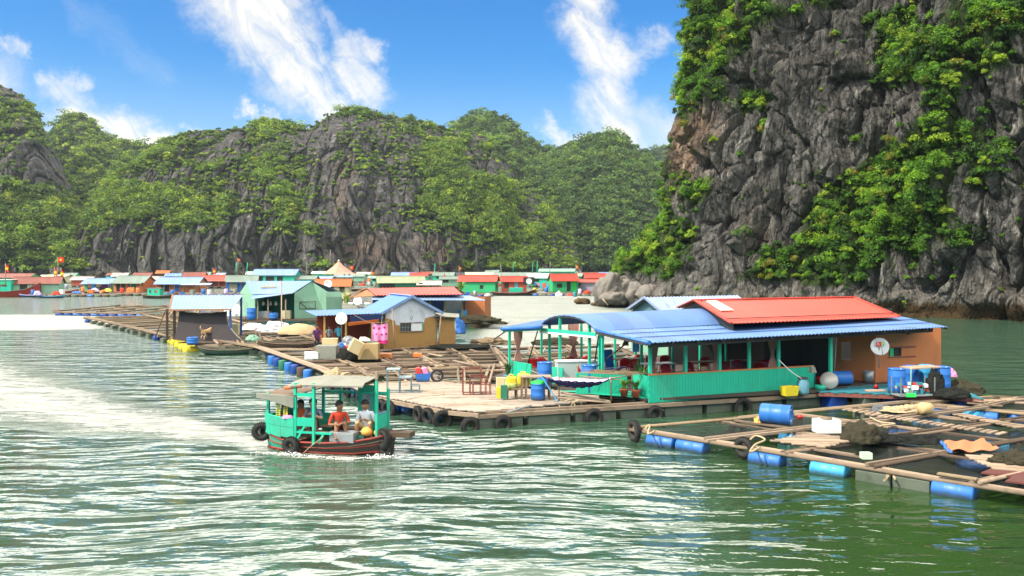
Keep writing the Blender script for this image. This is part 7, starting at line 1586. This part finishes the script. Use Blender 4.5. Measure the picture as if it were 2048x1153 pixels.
# ------------------------------------------------------------------ boulders at the foot of the cliff
def boulder(label, px, py, d, size, seed, m=None, rot=0.):
    n, k = 56, 30; th = np.linspace(0, 2 * np.pi, n, endpoint=False); ph = np.linspace(-np.pi / 2, np.pi / 2, k); T_, H_ = np.meshgrid(th, ph); x, y, z = np.cos(T_) * np.cos(H_), np.sin(T_) * np.cos(H_), np.sin(H_)
    r = 1 + fbm(x * 1.1 + seed, y * 1.1, z * 1.1, 5, seed, .55) * .75 - np.clip(fbm(x * .8, y * .8 + seed, z * .8, 2, seed + 5) - .1, 0, 1) * .6
    V = np.stack([x * r * size[0], y * r * size[1], z * r * size[2]], -1).reshape(-1, 3); c, s = math.cos(rot), math.sin(rot); V = np.stack([V[:, 0] * c - V[:, 2] * s, V[:, 1], V[:, 0] * s + V[:, 2] * c], 1)
    i = np.arange(n * k).reshape(k, n); j = np.roll(i, -1, 1); me = np_mesh('boulder', V, np.stack([i[:-1], j[:-1], j[1:], i[1:]], -1).reshape(-1, 4), True, [m or BOULD])
    tag(link('boulder', me, None, PD(px, py, d)), label, 'boulder', 'boulders at the foot of the cliff')
BOULD = M('boulder_stone', (.20, .178, .155), .9, .9, .5, 1.2, 1.0, 0, .2, dirtc=(.10, .09, .075)); BOULW = M('tide_stained_stone', (.10, .065, .03), .9, .8, .4, 2., 1.0, 0, .2)
boulder('tall pale leaning boulder at the foot of the cliff', 1213, 578, 115, (1.7, 1.6, 2.6), 1, None, -.35); boulder('rounded boulder leaning right of the tall one', 1246, 578, 115.5, (1.8, 1.6, 1.8), 2, None, .5); boulder('darker boulder low between the two big ones', 1232, 597, 113, (2.0, 1.5, 1.1), 3)
boulder('low brown rock alone in the water left of the boulders', 1163, 603, 124, (1.1, .8, .55), 4, BOULW); boulder('stained brown rock shelf at the water line', 1215, 607, 119, (2.4, 1.2, .6), 5, BOULW); boulder('stained brown rock right of the rock shelf', 1252, 607, 115, (2.2, 1.2, .8), 6, BOULW)
boulder('jagged pale rock under the green apron', 1272, 592, 113, (1.6, 1.2, 1.5), 7); boulder('small dark rock right of the jagged one', 1295, 590, 112, (1.3, 1.0, 1.2), 8)
o = MB().tube([PD(1205, 598, 111), PD(1216, 611, 111)], .12, WOODP, 6).build('driftwood'); tag(o, 'pale driftwood pole leaning on the rocks', 'pole')

# ------------------------------------------------------------------ far floating village
def D_(px, py, z=0.): return P(px, py, z)
def fhouse(label, pxc, pyw, wpx, hpx_wall, hpx_roof, wallm, roofm, yaw=.0, ridge='x', depth=None, ops=(), pl=None, name='house'):
    """pyw: photo row of the raft's water line, sizes given in photo pixels at that distance"""
    d = CAMH * F / (pyw - HOR); ppm = F / d; L = wpx / ppm; hw = hpx_wall / ppm; hr = hpx_roof / ppm; W = depth or max(3.0, L * .6)
    return gable_house(name, label, ((pxc - 1024) / F * (d + W / 2), d + W / 2 + .9, 0), yaw, L, W, hw, hr, .45, wallm, roofm, .35, pitch=.5, openings=ops, pl=pl, roofth=.05)
W_ = lambda side, a, b, z0=.9, z1=1.6, m=DARK: (side, a, b, z0, z1, m)
far = [
 ('pale green house with a dull red roof beside the red boat at the left', 72, 594, 84, 22, 12, TEAL2, OLDRED, .10, [W_('f', 3.2, 4.6, .2, 2.0), W_('f', 1.2, 2.4, .5, 1.9)], None),
 ('low house with a long red roof behind the red boat at the far left', 20, 573, 90, 14, 8, GREEN, OLDRED, 0, [W_('f', 3, 5)], None),
 ('house with a blue roof and blue doors left of the pale grey roof', 200, 588, 58, 18, 8, TEAL, PALEROOF, 0, [W_('f', 1, 2, .2, 1.7, BARREL), W_('f', 3, 4.2, .2, 1.7)], (1.2, 4, .3, PALEROOF)),
 ('house with a pale grey green roof and an orange end wall', 265, 589, 66, 20, 12, ORANGEW, GREYROOF, 0, [W_('f', .6, 2.5, .1, 1.8), W_('f', 3.2, 4.8, .1, 1.8, DGREEN)], (1.0, 4, .3, GREYROOF)),
 ('red roofed house behind the pale grey roof', 285, 568, 38, 12, 7, REDW, OLDRED, 0, [], None),
 ('house with a blue gabled roof and orange wall left of the small canopy', 360, 589, 84, 19, 10, ORANGEW, PALEROOF, 0, [W_('f', 1, 2.5, .1, 1.8), W_('f', 3.5, 4.5, .1, 1.8, BARREL)], (1.3, 5, .35, M('slate_blue_roof'))),
 ('low red roofed house behind the blue gable', 388, 569, 42, 12, 9, REDW, OLDRED, 0, [], None),
 ('house with an orange red roof and a lilac awning before the cliff', 436, 577, 60, 13, 9, REDW, REDROOF, 0, [W_('f', 1, 3, .2, 1.6)], (1.5, 4, .3, REDROOF)),
 ('house with a pale green roof and blue tarpaulin wall', 482, 589, 58, 24, 9, BARREL, GREYROOF, 0, [W_('f', .5, 2, .2, 1.6, CREAM)], (1.4, 3, .4, GREYROOF)),
 ('large open teal pavilion with a wide hipped blue roof', 552, 580, 86, 26, 11, TEAL, PALEROOF, 0, [W_('f', .8, 2.6, .6, 2.6), W_('f', 3.2, 5.2, .6, 2.6), W_('f', 5.8, 7.2, .6, 2.6)], None),
 ('small house with a pale roof right of the teal pavilion', 613, 580, 38, 18, 6, TEAL, GREYROOF, 0, [W_('f', 1, 2.5)], None),
 ('cream and teal hut with a rusty red roof right of the green shed', 665, 604, 66, 27, 12, CREAM, M('rusty_red_roof', (.50, .13, .04), .7, .3, .4), .12, [W_('f', 3.6, 4.4, .9, 1.9, WOODD), W_('f', .4, 2.8, .2, 2.0, DBLUE)], None),
 ('low lilac roofed house behind the rusty red roof', 640, 577, 50, 14, 6, WHITE, LILAC, 0, [], None),
 ('long dark green house with an olive grey roof behind the red roof', 800, 588, 92, 18, 12, DGREEN, M('olive_roof', (.30, .33, .20), .7, .2, .3), 0, [W_('f', .3, 3.2, .3, 1.7)], None),
 ('low dark green annex with a pale pinkish roof', 858, 588, 44, 14, 7, DGREEN, M('pinkish_roof', (.50, .42, .38), .7, .2, .3), 0, [W_('f', .2, .9)], None),
 ('house with a light blue roof at the back above the olive roof', 808, 566, 48, 12, 6, TEAL, PALEROOF, 0, [], None),
 ('small teal house with an orange red roof behind the olive roof', 838, 568, 34, 13, 6, TEAL, REDROOF, 0, [W_('f', 1, 2)], None),
 ('low house with a cream green roof at the back, left of the dark tarpaulins', 888, 567, 40, 13, 6, TEAL, GREYROOF, 0, [W_('f', 1, 3)], None),
 ('dark tarpaulin roofed shack at the back of the village', 922, 564, 40, 10, 6, DARK, M('black_tarpaulin', (.05, .05, .06), .8), 0, [], None),
 ('bright green house with a red roof and yellow window left of the dark boat', 957, 591, 74, 24, 11, GREEN, REDROOF, -.12, [W_('f', 4.0, 4.7, .7, 1.4), W_('r', 1.0, 2.0, .8, 1.9)], None),
 ('brick red house with a red roof behind the dark boat', 1028, 588, 50, 21, 9, REDW, REDROOF, 0, [W_('f', .6, 1.5, .6, 1.8), W_('f', 2.6, 3.2, .1, 1.9, CYANC)], None),
 ('bright green gabled house with a red roof and a fluorescent green door', 1127, 589, 52, 24, 12, GREEN, REDROOF, 0, [W_('f', .8, 1.9, .8, 1.6), W_('f', 2.8, 3.6, .1, 2.0), W_('f', 3.8, 4.7, .1, 2.0, TURQC)], None),
 ('lilac walled annex with a low red roof at the right end of the village', 1176, 588, 50, 19, 5, M('lilac_wall', (.42, .38, .48), .8), REDROOF, 0, [W_('f', .6, .9, 1.0, 1.8)], None),
 ('teal house with a grey green roof behind the brick red house', 1035, 572, 92, 15, 8, TEAL, GREYROOF, 0, [W_('f', 2, 4), W_('f', 6, 8)], None),
 ('teal house with a white green roof left of the gabled red roof', 1080, 575, 46, 16, 8, TEAL, M('white_green_roof', (.55, .65, .58), .6), 0, [W_('f', 1, 3)], None),
 ('long two tone teal house at the back centre right', 1115, 566, 70, 20, 5, TEAL, TEAL2, 0, [W_('f', 1, 3), W_('f', 5, 8)], None),
 ('teal boat like house with dark windows behind the lilac annex', 1160, 572, 62, 16, 5, TEAL, TEAL2, 0, [W_('f', 1, 3.2), W_('f', 4.5, 6)], None),
 ('dark green open hut with a bright red roof left of the pale boulder', 1190, 576, 42, 17, 8, DGREEN, REDROOF, 0, [W_('f', .6, 1.6, .2, 1.6), W_('f', 2.4, 3.6, .2, 1.6)], None),
 ('low house with a dull red roof at the back right', 1180, 562, 50, 9, 5, REDW, OLDRED, 0, [], None),
 ('pale blue roofed house nearest the green apron of the cliff', 1222, 568, 44, 14, 6, CYANC, PALEROOF, 0, [], None),
 ('low teal house with a beige roof behind the green house', 960, 566, 58, 12, 6, TEAL, M('beige_roof', (.50, .46, .34), .7), 0, [W_('f', 2, 4)], None),
 ('long low house with a grey roof between the pavilion and the pink tent', 700, 566, 60, 10, 5, TEAL2, GREYROOF, 0, [], None),
 ('green roofed slim house left of the pink tent roof', 645, 562, 40, 12, 4, TEAL, M('mint_roof', (.45, .62, .52), .6), 0, [], None),
 ('low brown shack with a tin roof left of the pale grey roof', 165, 575, 40, 12, 6, REDW, M('pinkish_roof'), 0, [], None),
 ('low house with a cream roof behind the pale green house', 110, 568, 60, 10, 5, CREAM, M('beige_roof'), 0, [], None),
 ('small shack with a tin roof left of the orange red awning', 310, 572, 34, 10, 5, WOODD, M('pinkish_roof'), 0, [], None),
 ('teal shack with a flat roof in the middle of the village', 760, 572, 44, 12, 4, TEAL, TEAL2, 0, [W_('f', 1, 3)], None),
 ('teal shack with a grey roof left of the bright green house', 900, 577, 40, 15, 5, TEAL2, GREYROOF, 0, [W_('f', .6, 2)], None),
 ('small grey roofed hut behind the pale grey roof, left one', 240, 565, 30, 10, 6, TEAL2, M('pinkish_roof'), 0, [W_('f', 1, 2)], None),
 ('small blue roofed hut behind the blue gable, left one', 345, 566, 28, 11, 5, TEAL, PALEROOF, 0, [W_('f', 1, 2)], None),
 ('dull brown roofed shed between the two red roofs at the left', 325, 562, 24, 13, 5, WOODD, M('rusty_red_roof'), 0, [], None),
 ('small green hut squeezed behind the pale green house', 140, 563, 26, 9, 5, GREEN, GREYROOF, 0, [W_('f', 1, 2)], None),
 ('tiny blue walled hut behind the blue doors', 226, 562, 24, 9, 4, CYANC, OLDRED, 0, [W_('f', 1, 2)], None),
 ('small teal hut behind the small lilac canopy', 405, 561, 30, 9, 5, TEAL, GREYROOF, 0, [W_('f', 1, 2)], None),
 ('small cream hut behind the pale green tarpaulin house', 505, 561, 24, 10, 5, CREAM, M('mint_roof'), 0, [W_('f', 1, 2)], None),
 ('narrow two storey teal hut left of the tallest mast', 590, 563, 20, 15, 5, TEAL, OLDRED, 0, [W_('f', 1, 2), W_('f', 1, 2, 2.2, 2.8)], None),
 ('small grey hut above the crowded work raft', 728, 559, 28, 8, 4, TEAL2, M('pinkish_roof'), 0, [W_('f', 1, 2)], None),
 ('small dark green hut at the back behind the light blue roof', 860, 559, 30, 9, 4, DGREEN, OLDRED, 0, [W_('f', 1, 2)], None),
 ('tall teal hut with a flat roof at the back behind the beige roof', 985, 560, 26, 13, 4, TEAL, GREYROOF, 0, [W_('f', 1, 2), W_('f', 3, 4)], None),
 ('small faded green hut at the back right of the green masts', 1100, 557, 30, 10, 4, TEAL2, M('mint_roof'), 0, [W_('f', 1, 2)], None),
 ('small white hut at the back behind the fluorescent door', 1142, 558, 24, 8, 4, WHITE, TEAL2, 0, [W_('f', 1, 2)], None),
]
for (lb, px, py, w, hw, hr, wm, rm, yaw, ops, pl) in far: fhouse(lb, px, py, w, hw, hr, wm, rm, yaw + R.uniform(-.22, .22), ops=ops, pl=pl)
# pink tent roof, lilac canopies
t = thing('tent_roof', 'pointed salmon pink pavilion roof in the middle of the village', 'pavilion', P(676, 572, 0) + Vector((0, 1, 0))); m = M('salmon_roof', (.68, .28, .20), .7)
MB().lathe([(4.6, 3.2), (3.6, 3.7), (1.6, 5.2), (.15, 6.6), (0, 6.7)], m, n=8, smooth=False).build('roof', t); MB().lathe([(0, 6.6), (.25, 6.7), (.2, 7.0), (0, 7.1)], WHITE, n=8).build('finial', t)
for a in range(4): MB().box((3.2 * math.cos(a * 1.57 + .7), 3.2 * math.sin(a * 1.57 + .7), 1.8), (.25, .25, 3.0), TEAL).build('post', t)
MB().box((0, 0, .3), (8, 8, .2), WOODD).build('raft_base', t)
def canopy(label, pxc, py, wpx, ztop, m, drop=.3, dep=2.5):
    d = CAMH * F / (py - HOR); w = wpx / F * d; t = thing('canopy', label, 'canopy', ((pxc - 1024) / F * d, d, 0))
    MB().slab([(-w / 2, -dep / 2, ztop - drop), (w / 2, -dep / 2, ztop - drop), (w / 2 - .4, dep / 2, ztop), (-w / 2 + .6, dep / 2, ztop)], .05, m).build('roof', t)
    for x in (-w / 2 + .2, 0, w / 2 - .3):
        for y in (-dep / 2 + .1, dep / 2 - .1): MB().box((x, y, ztop / 2 - .1), (.1, .1, ztop - .3), WOODD).build('post', t)
    MB().box((0, 0, .35), (w, dep, .1), WOODD).build('raft_base', t); return t
canopy('small pale lilac canopy on thin posts before the blue gabled house', 394, 590, 62, 2.2, LILAC); canopy('lilac white canopy right of the orange red roof', 440, 574, 26, 3.6, LILAC, .5); canopy('pale blue canopy right of the pink tent roof', 690, 578, 34, 3.1, PALEROOF, .3)
# goods and clutter on the far rafts
rr = random.Random(77); CL_M = [(BARREL, 'blue'), (ORANGEP, 'orange'), (STYRO, 'white'), (TURQ, 'teal'), (REDC, 'red'), (YELLOWP, 'yellow'), (CANVAS, 'cream'), (LAV, 'lavender'), (STEEL, 'grey')]
clut = [(66, 590, 0, 'left of the small green house door'), (75, 591, 7, 'below the pale green house'), (112, 590, 4, 'right of the crouching person'), (124, 588, 2, 'behind the red skiff'), (133, 578, 8, 'on the raft behind the red skiff'), (152, 588, 0, 'right of the red skiff'), (166, 584, 1, 'left of the blue doors'), (182, 586, 1, 'below the blue roof, left'), (190, 584, 7, 'below the blue roof, middle'), (206, 585, 1, 'below the blue roof, right'), (216, 584, 5, 'left of the grey green roof'),
  (244, 586, 4, 'in the red tray boat, left end'), (262, 585, 1, 'in the red tray boat, middle'), (276, 586, 1, 'in the red tray boat, right end'), (305, 588, 6, 'right of the orange end wall'), (316, 580, 0, 'tall stack right of the orange end wall'), (333, 590, 3, 'at the raft edge before the blue gable'), (345, 590, 0, 'left of the small canopy'), (365, 592, 0, 'under the small canopy, left'), (385, 590, 6, 'under the small canopy, middle'), (407, 588, 0, 'under the small canopy, right'), (418, 590, 2, 'beside the canopy post'), (452, 588, 7, 'left of the cream board'), (470, 588, 6, 'wide board before the pale green roof'), (505, 560, 3, 'left of the teal pavilion'),
  (523, 580, 4, 'at the left end of the teal pavilion'), (598, 585, 0, 'right of the teal pavilion'), (645, 602, 0, 'before the rusty red roof, left'), (658, 602, 3, 'before the rusty red roof, right'), (712, 572, 6, 'on the work raft, left'), (724, 572, 4, 'on the work raft, second'), (738, 570, 2, 'on the work raft, middle'), (750, 574, 6, 'on the work raft, right'), (762, 576, 4, 'left of the olive roof'), (915, 590, 3, 'before the bright green house'), (935, 592, 0, 'at the raft edge of the bright green house'), (950, 592, 8, 'beside the bright green house'), (975, 592, 2, 'between green house and dark boat'), (1070, 586, 5, 'right of the dark boat'), (1083, 583, 6, 'left of the gabled green house'), (1093, 585, 0, 'upright at the gabled green house'), (1118, 592, 2, 'before the gabled green house'), (1140, 592, 4, 'before the fluorescent door'), (1160, 588, 7, 'below the lilac wall, left'), (1174, 588, 4, 'below the lilac wall, right'), (1150, 594, 3, 'at the waterline before the lilac annex')]
for i, (px, py, mi, where) in enumerate(clut):
    m, cn = CL_M[mi]; p = P(px, py, .5); s = p.y / 165.; k = rr.random()
    if k < .4: heap('bundle', f'{cn} bundle {where}', 'bundle', p, (rr.uniform(.5, .9) * s, .5, rr.uniform(.4, .9) * s), m, 200 + i)
    elif k < .7: crate(f'{cn} crate {where}', p, (rr.uniform(.7, 1.2) * s, .7, rr.uniform(.5, 1.0) * s), m, rr.uniform(-.3, .3))
    else: o = MB().lathe([(0, 0), (.33 * s, 0), (.36 * s, .1), (.36 * s, .9 * s), (.3 * s, .95 * s), (0, .95 * s)], m, n=14).build('barrel', None, p); tag(o, f'{cn} barrel {where}', 'barrel')
# continuous far raft decks
for (lb, a, b, py, nb) in (('long low raft with floats under the houses at the left', 50, 236, 594, 12), ('long low raft with floats from the grey roof to the pavilion', 232, 500, 592, 16), ('low raft with floats below the bright green houses', 905, 985, 594, 5), ('low raft with floats at the right end of the village', 1062, 1200, 592, 8), ('work raft crowded with people behind the red roof', 700, 775, 582, 5)):
    d = CAMH * F / (py - HOR); x0, x1 = (a - 1024) / F * d, (b - 1024) / F * d; t = thing('far_raft', lb, 'raft', ((x0 + x1) / 2, d + 1.2, 0)); L = x1 - x0; MB().box((0, 0, .42), (L, 3.0, .12), WOOD).beam((-L / 2, -1.5, .45), (L / 2, -1.5, .45), .15, .15, WOODP).build('deck', t)
    for i in range(nb): MB().lathe([(0, 0), (.3, 0), (.3, 1.1), (0, 1.1)], rr.choice([BARREL, M('dark_blue_drum'), FOAMB, FOAMB, WOODD, BARRELL]), (-L / 2 + (i + .5) * L / nb - .5, -1.45, .1), (1, 0, 0), 12).build('float_drum', t)
# larger boats
def work_boat(label, px, py, yaw, L, W, m, rail, cabin=None, h=1.0, bowup=.9):
    d = CAMH * F / (py - HOR); t = thing('work_boat', label, 'boat', ((px - 1024) / F * d, d, 0), yaw); a = L / 2
    hull(t, [(-a, W * .3, W * .22, -.2, .05, h * .9), (-a * .7, W * .45, W * .33, -.3, 0, h * .7), (0, W * .5, W * .4, -.3, 0, h * .6), (a * .6, W * .42, W * .28, -.3, .05, h * .8), (a * .88, W * .22, W * .12, -.1, .2, h * (1 + bowup * .35)), (a, W * .06, W * .03, .3, .5, h * (1 + bowup * .6))], m, rail, WOOD, 'hull', .07)
    if cabin:
        cx, cl, ch, cm, rm = cabin; wall(MB(), (cx - cl / 2, -W * .33), (cx + cl / 2, -W * .33), h * .5, h * .5 + ch, .05, cm, [(cl * .15, cl * .4, h * .5 + ch * .45, h * .5 + ch * .8), (cl * .55, cl * .85, h * .5 + ch * .45, h * .5 + ch * .8)]).box((cx + cl / 2, 0, h * .5 + ch / 2), (.05, W * .66, ch), cm).box((cx - cl / 2, 0, h * .5 + ch / 2), (.05, W * .66, ch), cm).build('cabin', t); MB().box((cx, 0, h * .5 + ch + .05), (cl + .5, W * .75, .1), rm).build('cabin_roof', t)
    return t
work_boat('big red and black wooden boat cut by the left edge of the photo', 18, 594, .12, 10.5, 3.0, HULLR, WOOD, (-1.5, 4.5, 2.2, TEAL, WHITE), 1.6, .9); work_boat('dark wooden boat with a green deck tub moored before the brick red house', 1027, 592, .03, 8.2, 2.2, HULLD, OLDRED, None, .85, .6)
work_boat('dark green work boat with a teal cabin moored before the teal pavilion', 600, 590, .2, 7.5, 2.2, HULLDG, WOOD, (-1.2, 2.6, 1.6, TEAL, TEAL2), .8, .6); work_boat('grey wooden boat with a cream cabin moored left of the olive roofed house', 655, 612, -.1, 6.2, 2.0, HULLD, WOOD, (-1., 2.0, 1.3, CREAM, GREYROOF), .7, .6) if False else None; work_boat('small dark boat with a blue cabin moored left of the bright green house', 880, 596, .1, 5.6, 1.8, HULLDG, OLDRED, (-1., 2.0, 1.3, BARREL, PALEROOF), .7, .6); work_boat('brown boat with a teal cabin moored under the blue gabled house', 322, 597, -.1, 6.0, 1.8, HULLD, WOOD, (-1., 2.2, 1.3, TEAL, GREYROOF), .7, .6)
work_boat('red flat skiff loaded with goods at the left raft', 134, 588, 0, 4.6, 1.6, HULLR, HULLR, None, .8, .1); work_boat('red tray boat loaded with orange bundles before the grey green roof', 262, 590, 0, 5.5, 1.7, HULLR, OLDRED, None, .6, .1); work_boat('dark boat loaded with crates at the crowded work raft', 722, 583, 0, 8.5, 2.2, HULLD, WOOD, None, .8, .5); work_boat('small dark skiff left of the dark houses by the pens', 575, 611, .1, 5, 1.3, HULLD, WOOD, None, .5, .4) if False else None
sampan('small blue skiff moored below the pale green house', P(103, 596, .05), 0, 5.0, 1.4, BARRELL, PALEROOF); sampan('small blue white skiff at the left end of the village', P(62, 594, .05), 0, 4.0, 1.2, BARREL, LAV)
o = MB().box((0, 0, .9), (2.6, 1.6, .8), TEAL).build('deck_tub', None, P(1032, 590, .1)); tag(o, 'green tub standing in the dark wooden boat', 'tub'); dish('white satellite dish on a dark board right of the brick red house', PD(1058, 563, 163), .55, (0, -1, .15), False, pole=1.5)
o = MB().box((0, 0, 0), (2.2, .12, 1.4), DARK).build('board', None, PD(1058, 562, 164)); tag(o, 'dark board behind the far satellite dish', 'board'); dish('pinkish satellite dish left of the rusty red hut', PD(656, 568, 118), .55, (.2, -1, .2), False, pole=2.5)
# flags
def star(c, r, m, mb):
    pts = [(c[0] + (r if k % 2 == 0 else r * .42) * math.sin(k * math.pi / 5), c[1] - .03, c[2] + (r if k % 2 == 0 else r * .42) * math.cos(k * math.pi / 5)) for k in range(10)]; mb.add(pts, [tuple(range(9, -1, -1))], m)
def flag(label, px, pt, pb, d, w=1.5, h=1.0, droop=.0):
    a, b = PD(px, pb, d), PD(px, pt, d); t = thing('flag', label, 'flag', a, 0, 'red flags with a yellow star'); L = (b - a).length; MB().tube([(0, 0, 0), (0, 0, L)], .07, WOODP, 6).build('flagpole', t); V = []
    for j in range(7):
        for i in range(9): u, v = i / 8, j / 6; V.append((u * w * (1 - droop * .6), .12 * math.sin(u * 6), L - .1 - v * h - droop * u * h))
    mb = MB(); mb.add(V, [(j * 9 + i, j * 9 + i + 1, (j + 1) * 9 + i + 1, (j + 1) * 9 + i) for j in range(6) for i in range(8)], FLAGR, True); mb.build('flag_cloth', t)
    mb = MB(); star((w * .5 * (1 - droop * .6), -.12, L - .1 - h * .5 - droop * .5 * h), h * .3, GOLD, mb); mb.build('star', t)
k = 163
for a in (('red flag on the tallest pole above the left houses', 116, 514, 560, k, 1.15, .95), ('drooping red flag just left of the tallest pole', 109, 534, 562, k, .7, 1.3, .5), ('drooping red flag just right of the tallest pole', 122, 536, 562, k, .7, 1.4, .5), ('red flag on the cabin of the red boat at the left edge', 11, 527, 575, 150, .8, 1.2, .4), ('red flag over the orange red awning', 426, 536, 560, 220, .9, 1.3, .3),
    ('red flag right of the pink tent roof', 700, 532, 562, 240, 1.0, .9), ('red flag above the crowded work raft', 743, 542, 570, 230, .9, .9, .3), ('orange red flag above the dark tarpaulin roof', 918, 532, 560, 260, .8, 1.1, .4), ('drooping red flag in the middle behind the olive roof', 888, 545, 570, 215, .8, 1.6, .6), ('small red flag left of the bright red hut', 1152, 528, 556, 260, .9, 1.2, .5), ('small red flag on the mast above the pavilion', 476, 517, 550, 210, .6, .6), ('red flag among the goods of the work raft', 735, 555, 575, 210, .8, .9, .2)): flag(*a)
def laundry(label, a, b, n, sz):
    t = thing('clothes_line', label, 'laundry'); MB().tube([a, a.lerp(b, .5) - Vector((0, 0, .12)), b], .02, ROPE, 5).build('line', t)
    for e in (a, b): MB().tube([(e.x, e.y, .4), e + Vector((0, 0, .15))], .045, BAMBOO, 6).build('pole', t)
    for i in range(n):
        p = a.lerp(b, (i + .5) / n) - Vector((0, 0, .08)); w, h = sz * R.uniform(.5, .9), sz * R.uniform(.7, 1.3); MB().slab([p + Vector((-w / 2, 0, 0)), p + Vector((w / 2, .02, 0)), p + Vector((w * .45, .06, -h)), p + Vector((-w * .5, .0, -h * .95))], .015, R.choice([REDC, CLOTHW, CYANC, ORC, PINK, BARREL, YELLOWP, STEEL, PURPLE])).build('garment', t)
laundry('line of coloured washing on the raft before the blue roofed house', PD(176, 566, 168), PD(222, 566, 168), 8, .9); laundry('line of washing right of the orange end wall', PD(302, 566, 170), PD(338, 566, 169), 6, .9)
laundry('line of washing between the green house and the dark boat', PD(978, 566, 166), PD(1000, 566, 166), 4, .9); laundry('line of washing left of the gabled green house', PD(1068, 566, 164), PD(1098, 566, 163), 5, .9); laundry('line of washing before the cream and teal hut', PD(632, 580, 121), PD(656, 580, 121), 4, .7)
for (a, b, sg, lb) in (((60, 546, 200), (260, 544, 230), 1.2, 'thin wire sagging over the left roofs'), ((471, 527, 215), (612, 528, 250), 1.4, 'thin wire from the short mast to the white mast'), ((868, 530, 200), (1064, 528, 230), 1.5, 'thin wire from the green mast to the twin mast')):
    a, b = PD(*a), PD(*b); rope(lb, [a, a.lerp(b, .25) - Vector((0, 0, sg * .75)), a.lerp(b, .5) - Vector((0, 0, sg)), a.lerp(b, .75) - Vector((0, 0, sg * .75)), b], .05, DARK, 'wire', 'wire')
# masts
for (px, pt, pb, d, lb) in ((612, 525, 558, 250, 'thin white mast between pavilion and pink tent'), (659, 500, 545, 260, 'tallest thin white mast left of the pink tent roof'), (471, 525, 555, 215, 'short mast left of the green lantern mast'), (493, 526, 552, 215, 'short pale mast right of the green lantern mast'), (1007, 528, 590, 166, 'slanted mast before the brick red house'), (868, 527, 580, 200, 'green mast in the middle of the village'), (1064, 524, 560, 230, 'green twin mast, left leg'), (1073, 524, 560, 230, 'green twin mast, right leg'), (1026, 524, 545, 230, 'pale post on the grey green roof'), (1062, 545, 590, 168, 'grey pole beside the far dish'), (257, 531, 546, 240, 'pale stick above the grey roof'), (1099, 524, 545, 260, 'pale post above the long teal house')):
    o = MB().tube([PD(px, pb, d), PD(px + (2 if px != 1007 else -6), pt, d)], .09 if d > 200 else .07, TEAL if 'green' in lb else CANVAS, 6).build('mast'); tag(o, lb, 'mast')
# small people and greenery in the village
for (px, py, d, m, lb) in ((205, 583, 170, DARKC, 'far person in dark clothes below the blue roof'), (730, 570, 215, REDC, 'far person in red on the crowded work raft'), (742, 571, 216, CYANC, 'far person in blue on the crowded work raft'), (755, 572, 214, ORC, 'far person in orange on the crowded work raft'), (182, 583, 172, STEEL, 'far person in grey beside the blue door')):
    p = PD(px, py, d); p.z = .5; person(lb, p, R.uniform(-2, -1), standing(.08), dict(torso=m, arm=m, thigh=DARKC, skin=SKIND))
plant('big yellow green bush in a blue pot left of the green house', P(921, 587, .5), 2.2, 60, BARREL, 'y', 1.5, .5, .14); plant('leafy plant in front of the gabled green house left side', P(1071, 585, .5), 1.6, 50, TERRA, 'g', 1.4, .5, .14); plant('banana like plant on the white sacks by the dish', P(693, 615, .6), 2.0, 26, POTB, 'y', 1.0, .3, .10)
o = rope('black mooring cable sagging from the restaurant to the cliff', [P(1880, 656, 3.0), PD(1905, 668, 50), PD(1950, 656, 76), PD(1990, 640, 80)], .03, DARK) if False else None

# ------------------------------------------------------------------ air
def air():
    m = bpy.data.materials.new('thin_air'); m.use_nodes = True; T = NT(m.node_tree); T.n.clear(); out = T.node('ShaderNodeOutputMaterial'); v = T.node('ShaderNodeVolumePrincipled'); v.inputs['Color'].default_value = (.80, .90, 1, 1); v.inputs['Density'].default_value = HAZE_D; v.inputs['Anisotropy'].default_value = .3; T.l.new(v.outputs[0], out.inputs['Volume'])
    o = MB().box((0, 520, 79), (3000, 1300, 160), m).build('haze'); tag(o, 'thin bluish air over the bay', 'haze', kind='stuff')
HAZE_D = .00010
if HAZE_D: air()

# ------------------------------------------------------------------ sub-parts go one level deeper under the part they sit on
SUB = {'skylight': 'red_roof', 'ridge_cap': 'red_roof|roof', 'roof_cable': 'red_roof', 'roof_seam': 'eave_roof', 'rafters': 'eave_roof', 'parapet_rail': 'parapet', 'window_frame': 'end_wall|lower_wall', 'window_recess': 'end_wall|lower_wall', 'wall_fan': 'end_wall',
       'window_bars': 'lower_wall', 'window_board': 'lower_wall', 'painted_mark': 'upper_wall', 'window': 'wall', 'door': 'wall', 'shutter_frame': 'wall', 'bulwark_rail': 'bulwark', 'pane': 'wheelhouse_panel', 'rolled_cloth': 'canvas_roof', 'barge_board': 'roof', 'arch_ribs': 'arched_roof',
       'curtain_rope': 'net_curtain', 'roof_edge': 'shelter_roof', 'roof_patch': 'roof', 'star': 'flag_cloth', 'hem': 'cloth', 'flower_print': 'cloth', 'annex_panel': 'annex_wall', 'chevron_mark': 'cabinet', 'countertop': 'cabinet', 'bung_cap': 'drum_body', 'boot_stripe': 'bow_hull', 'roof_boards': 'canvas_roof'}
IDM = Matrix.Identity(4)
for root in [o for o in COL.objects if o.parent is None and o.type == 'EMPTY']:
    kids = {}
    for c in root.children: kids.setdefault(c.name.split('.')[0], []).append(c)
    for nm, hosts in SUB.items():
        for hn in hosts.split('|'):
            if nm in kids and hn in kids:
                for c in kids[nm]:
                    h = min(kids[hn], key=lambda q: 0 if q.matrix_basis == IDM else 1)
                    if h.matrix_basis == IDM: c.parent = h
                break
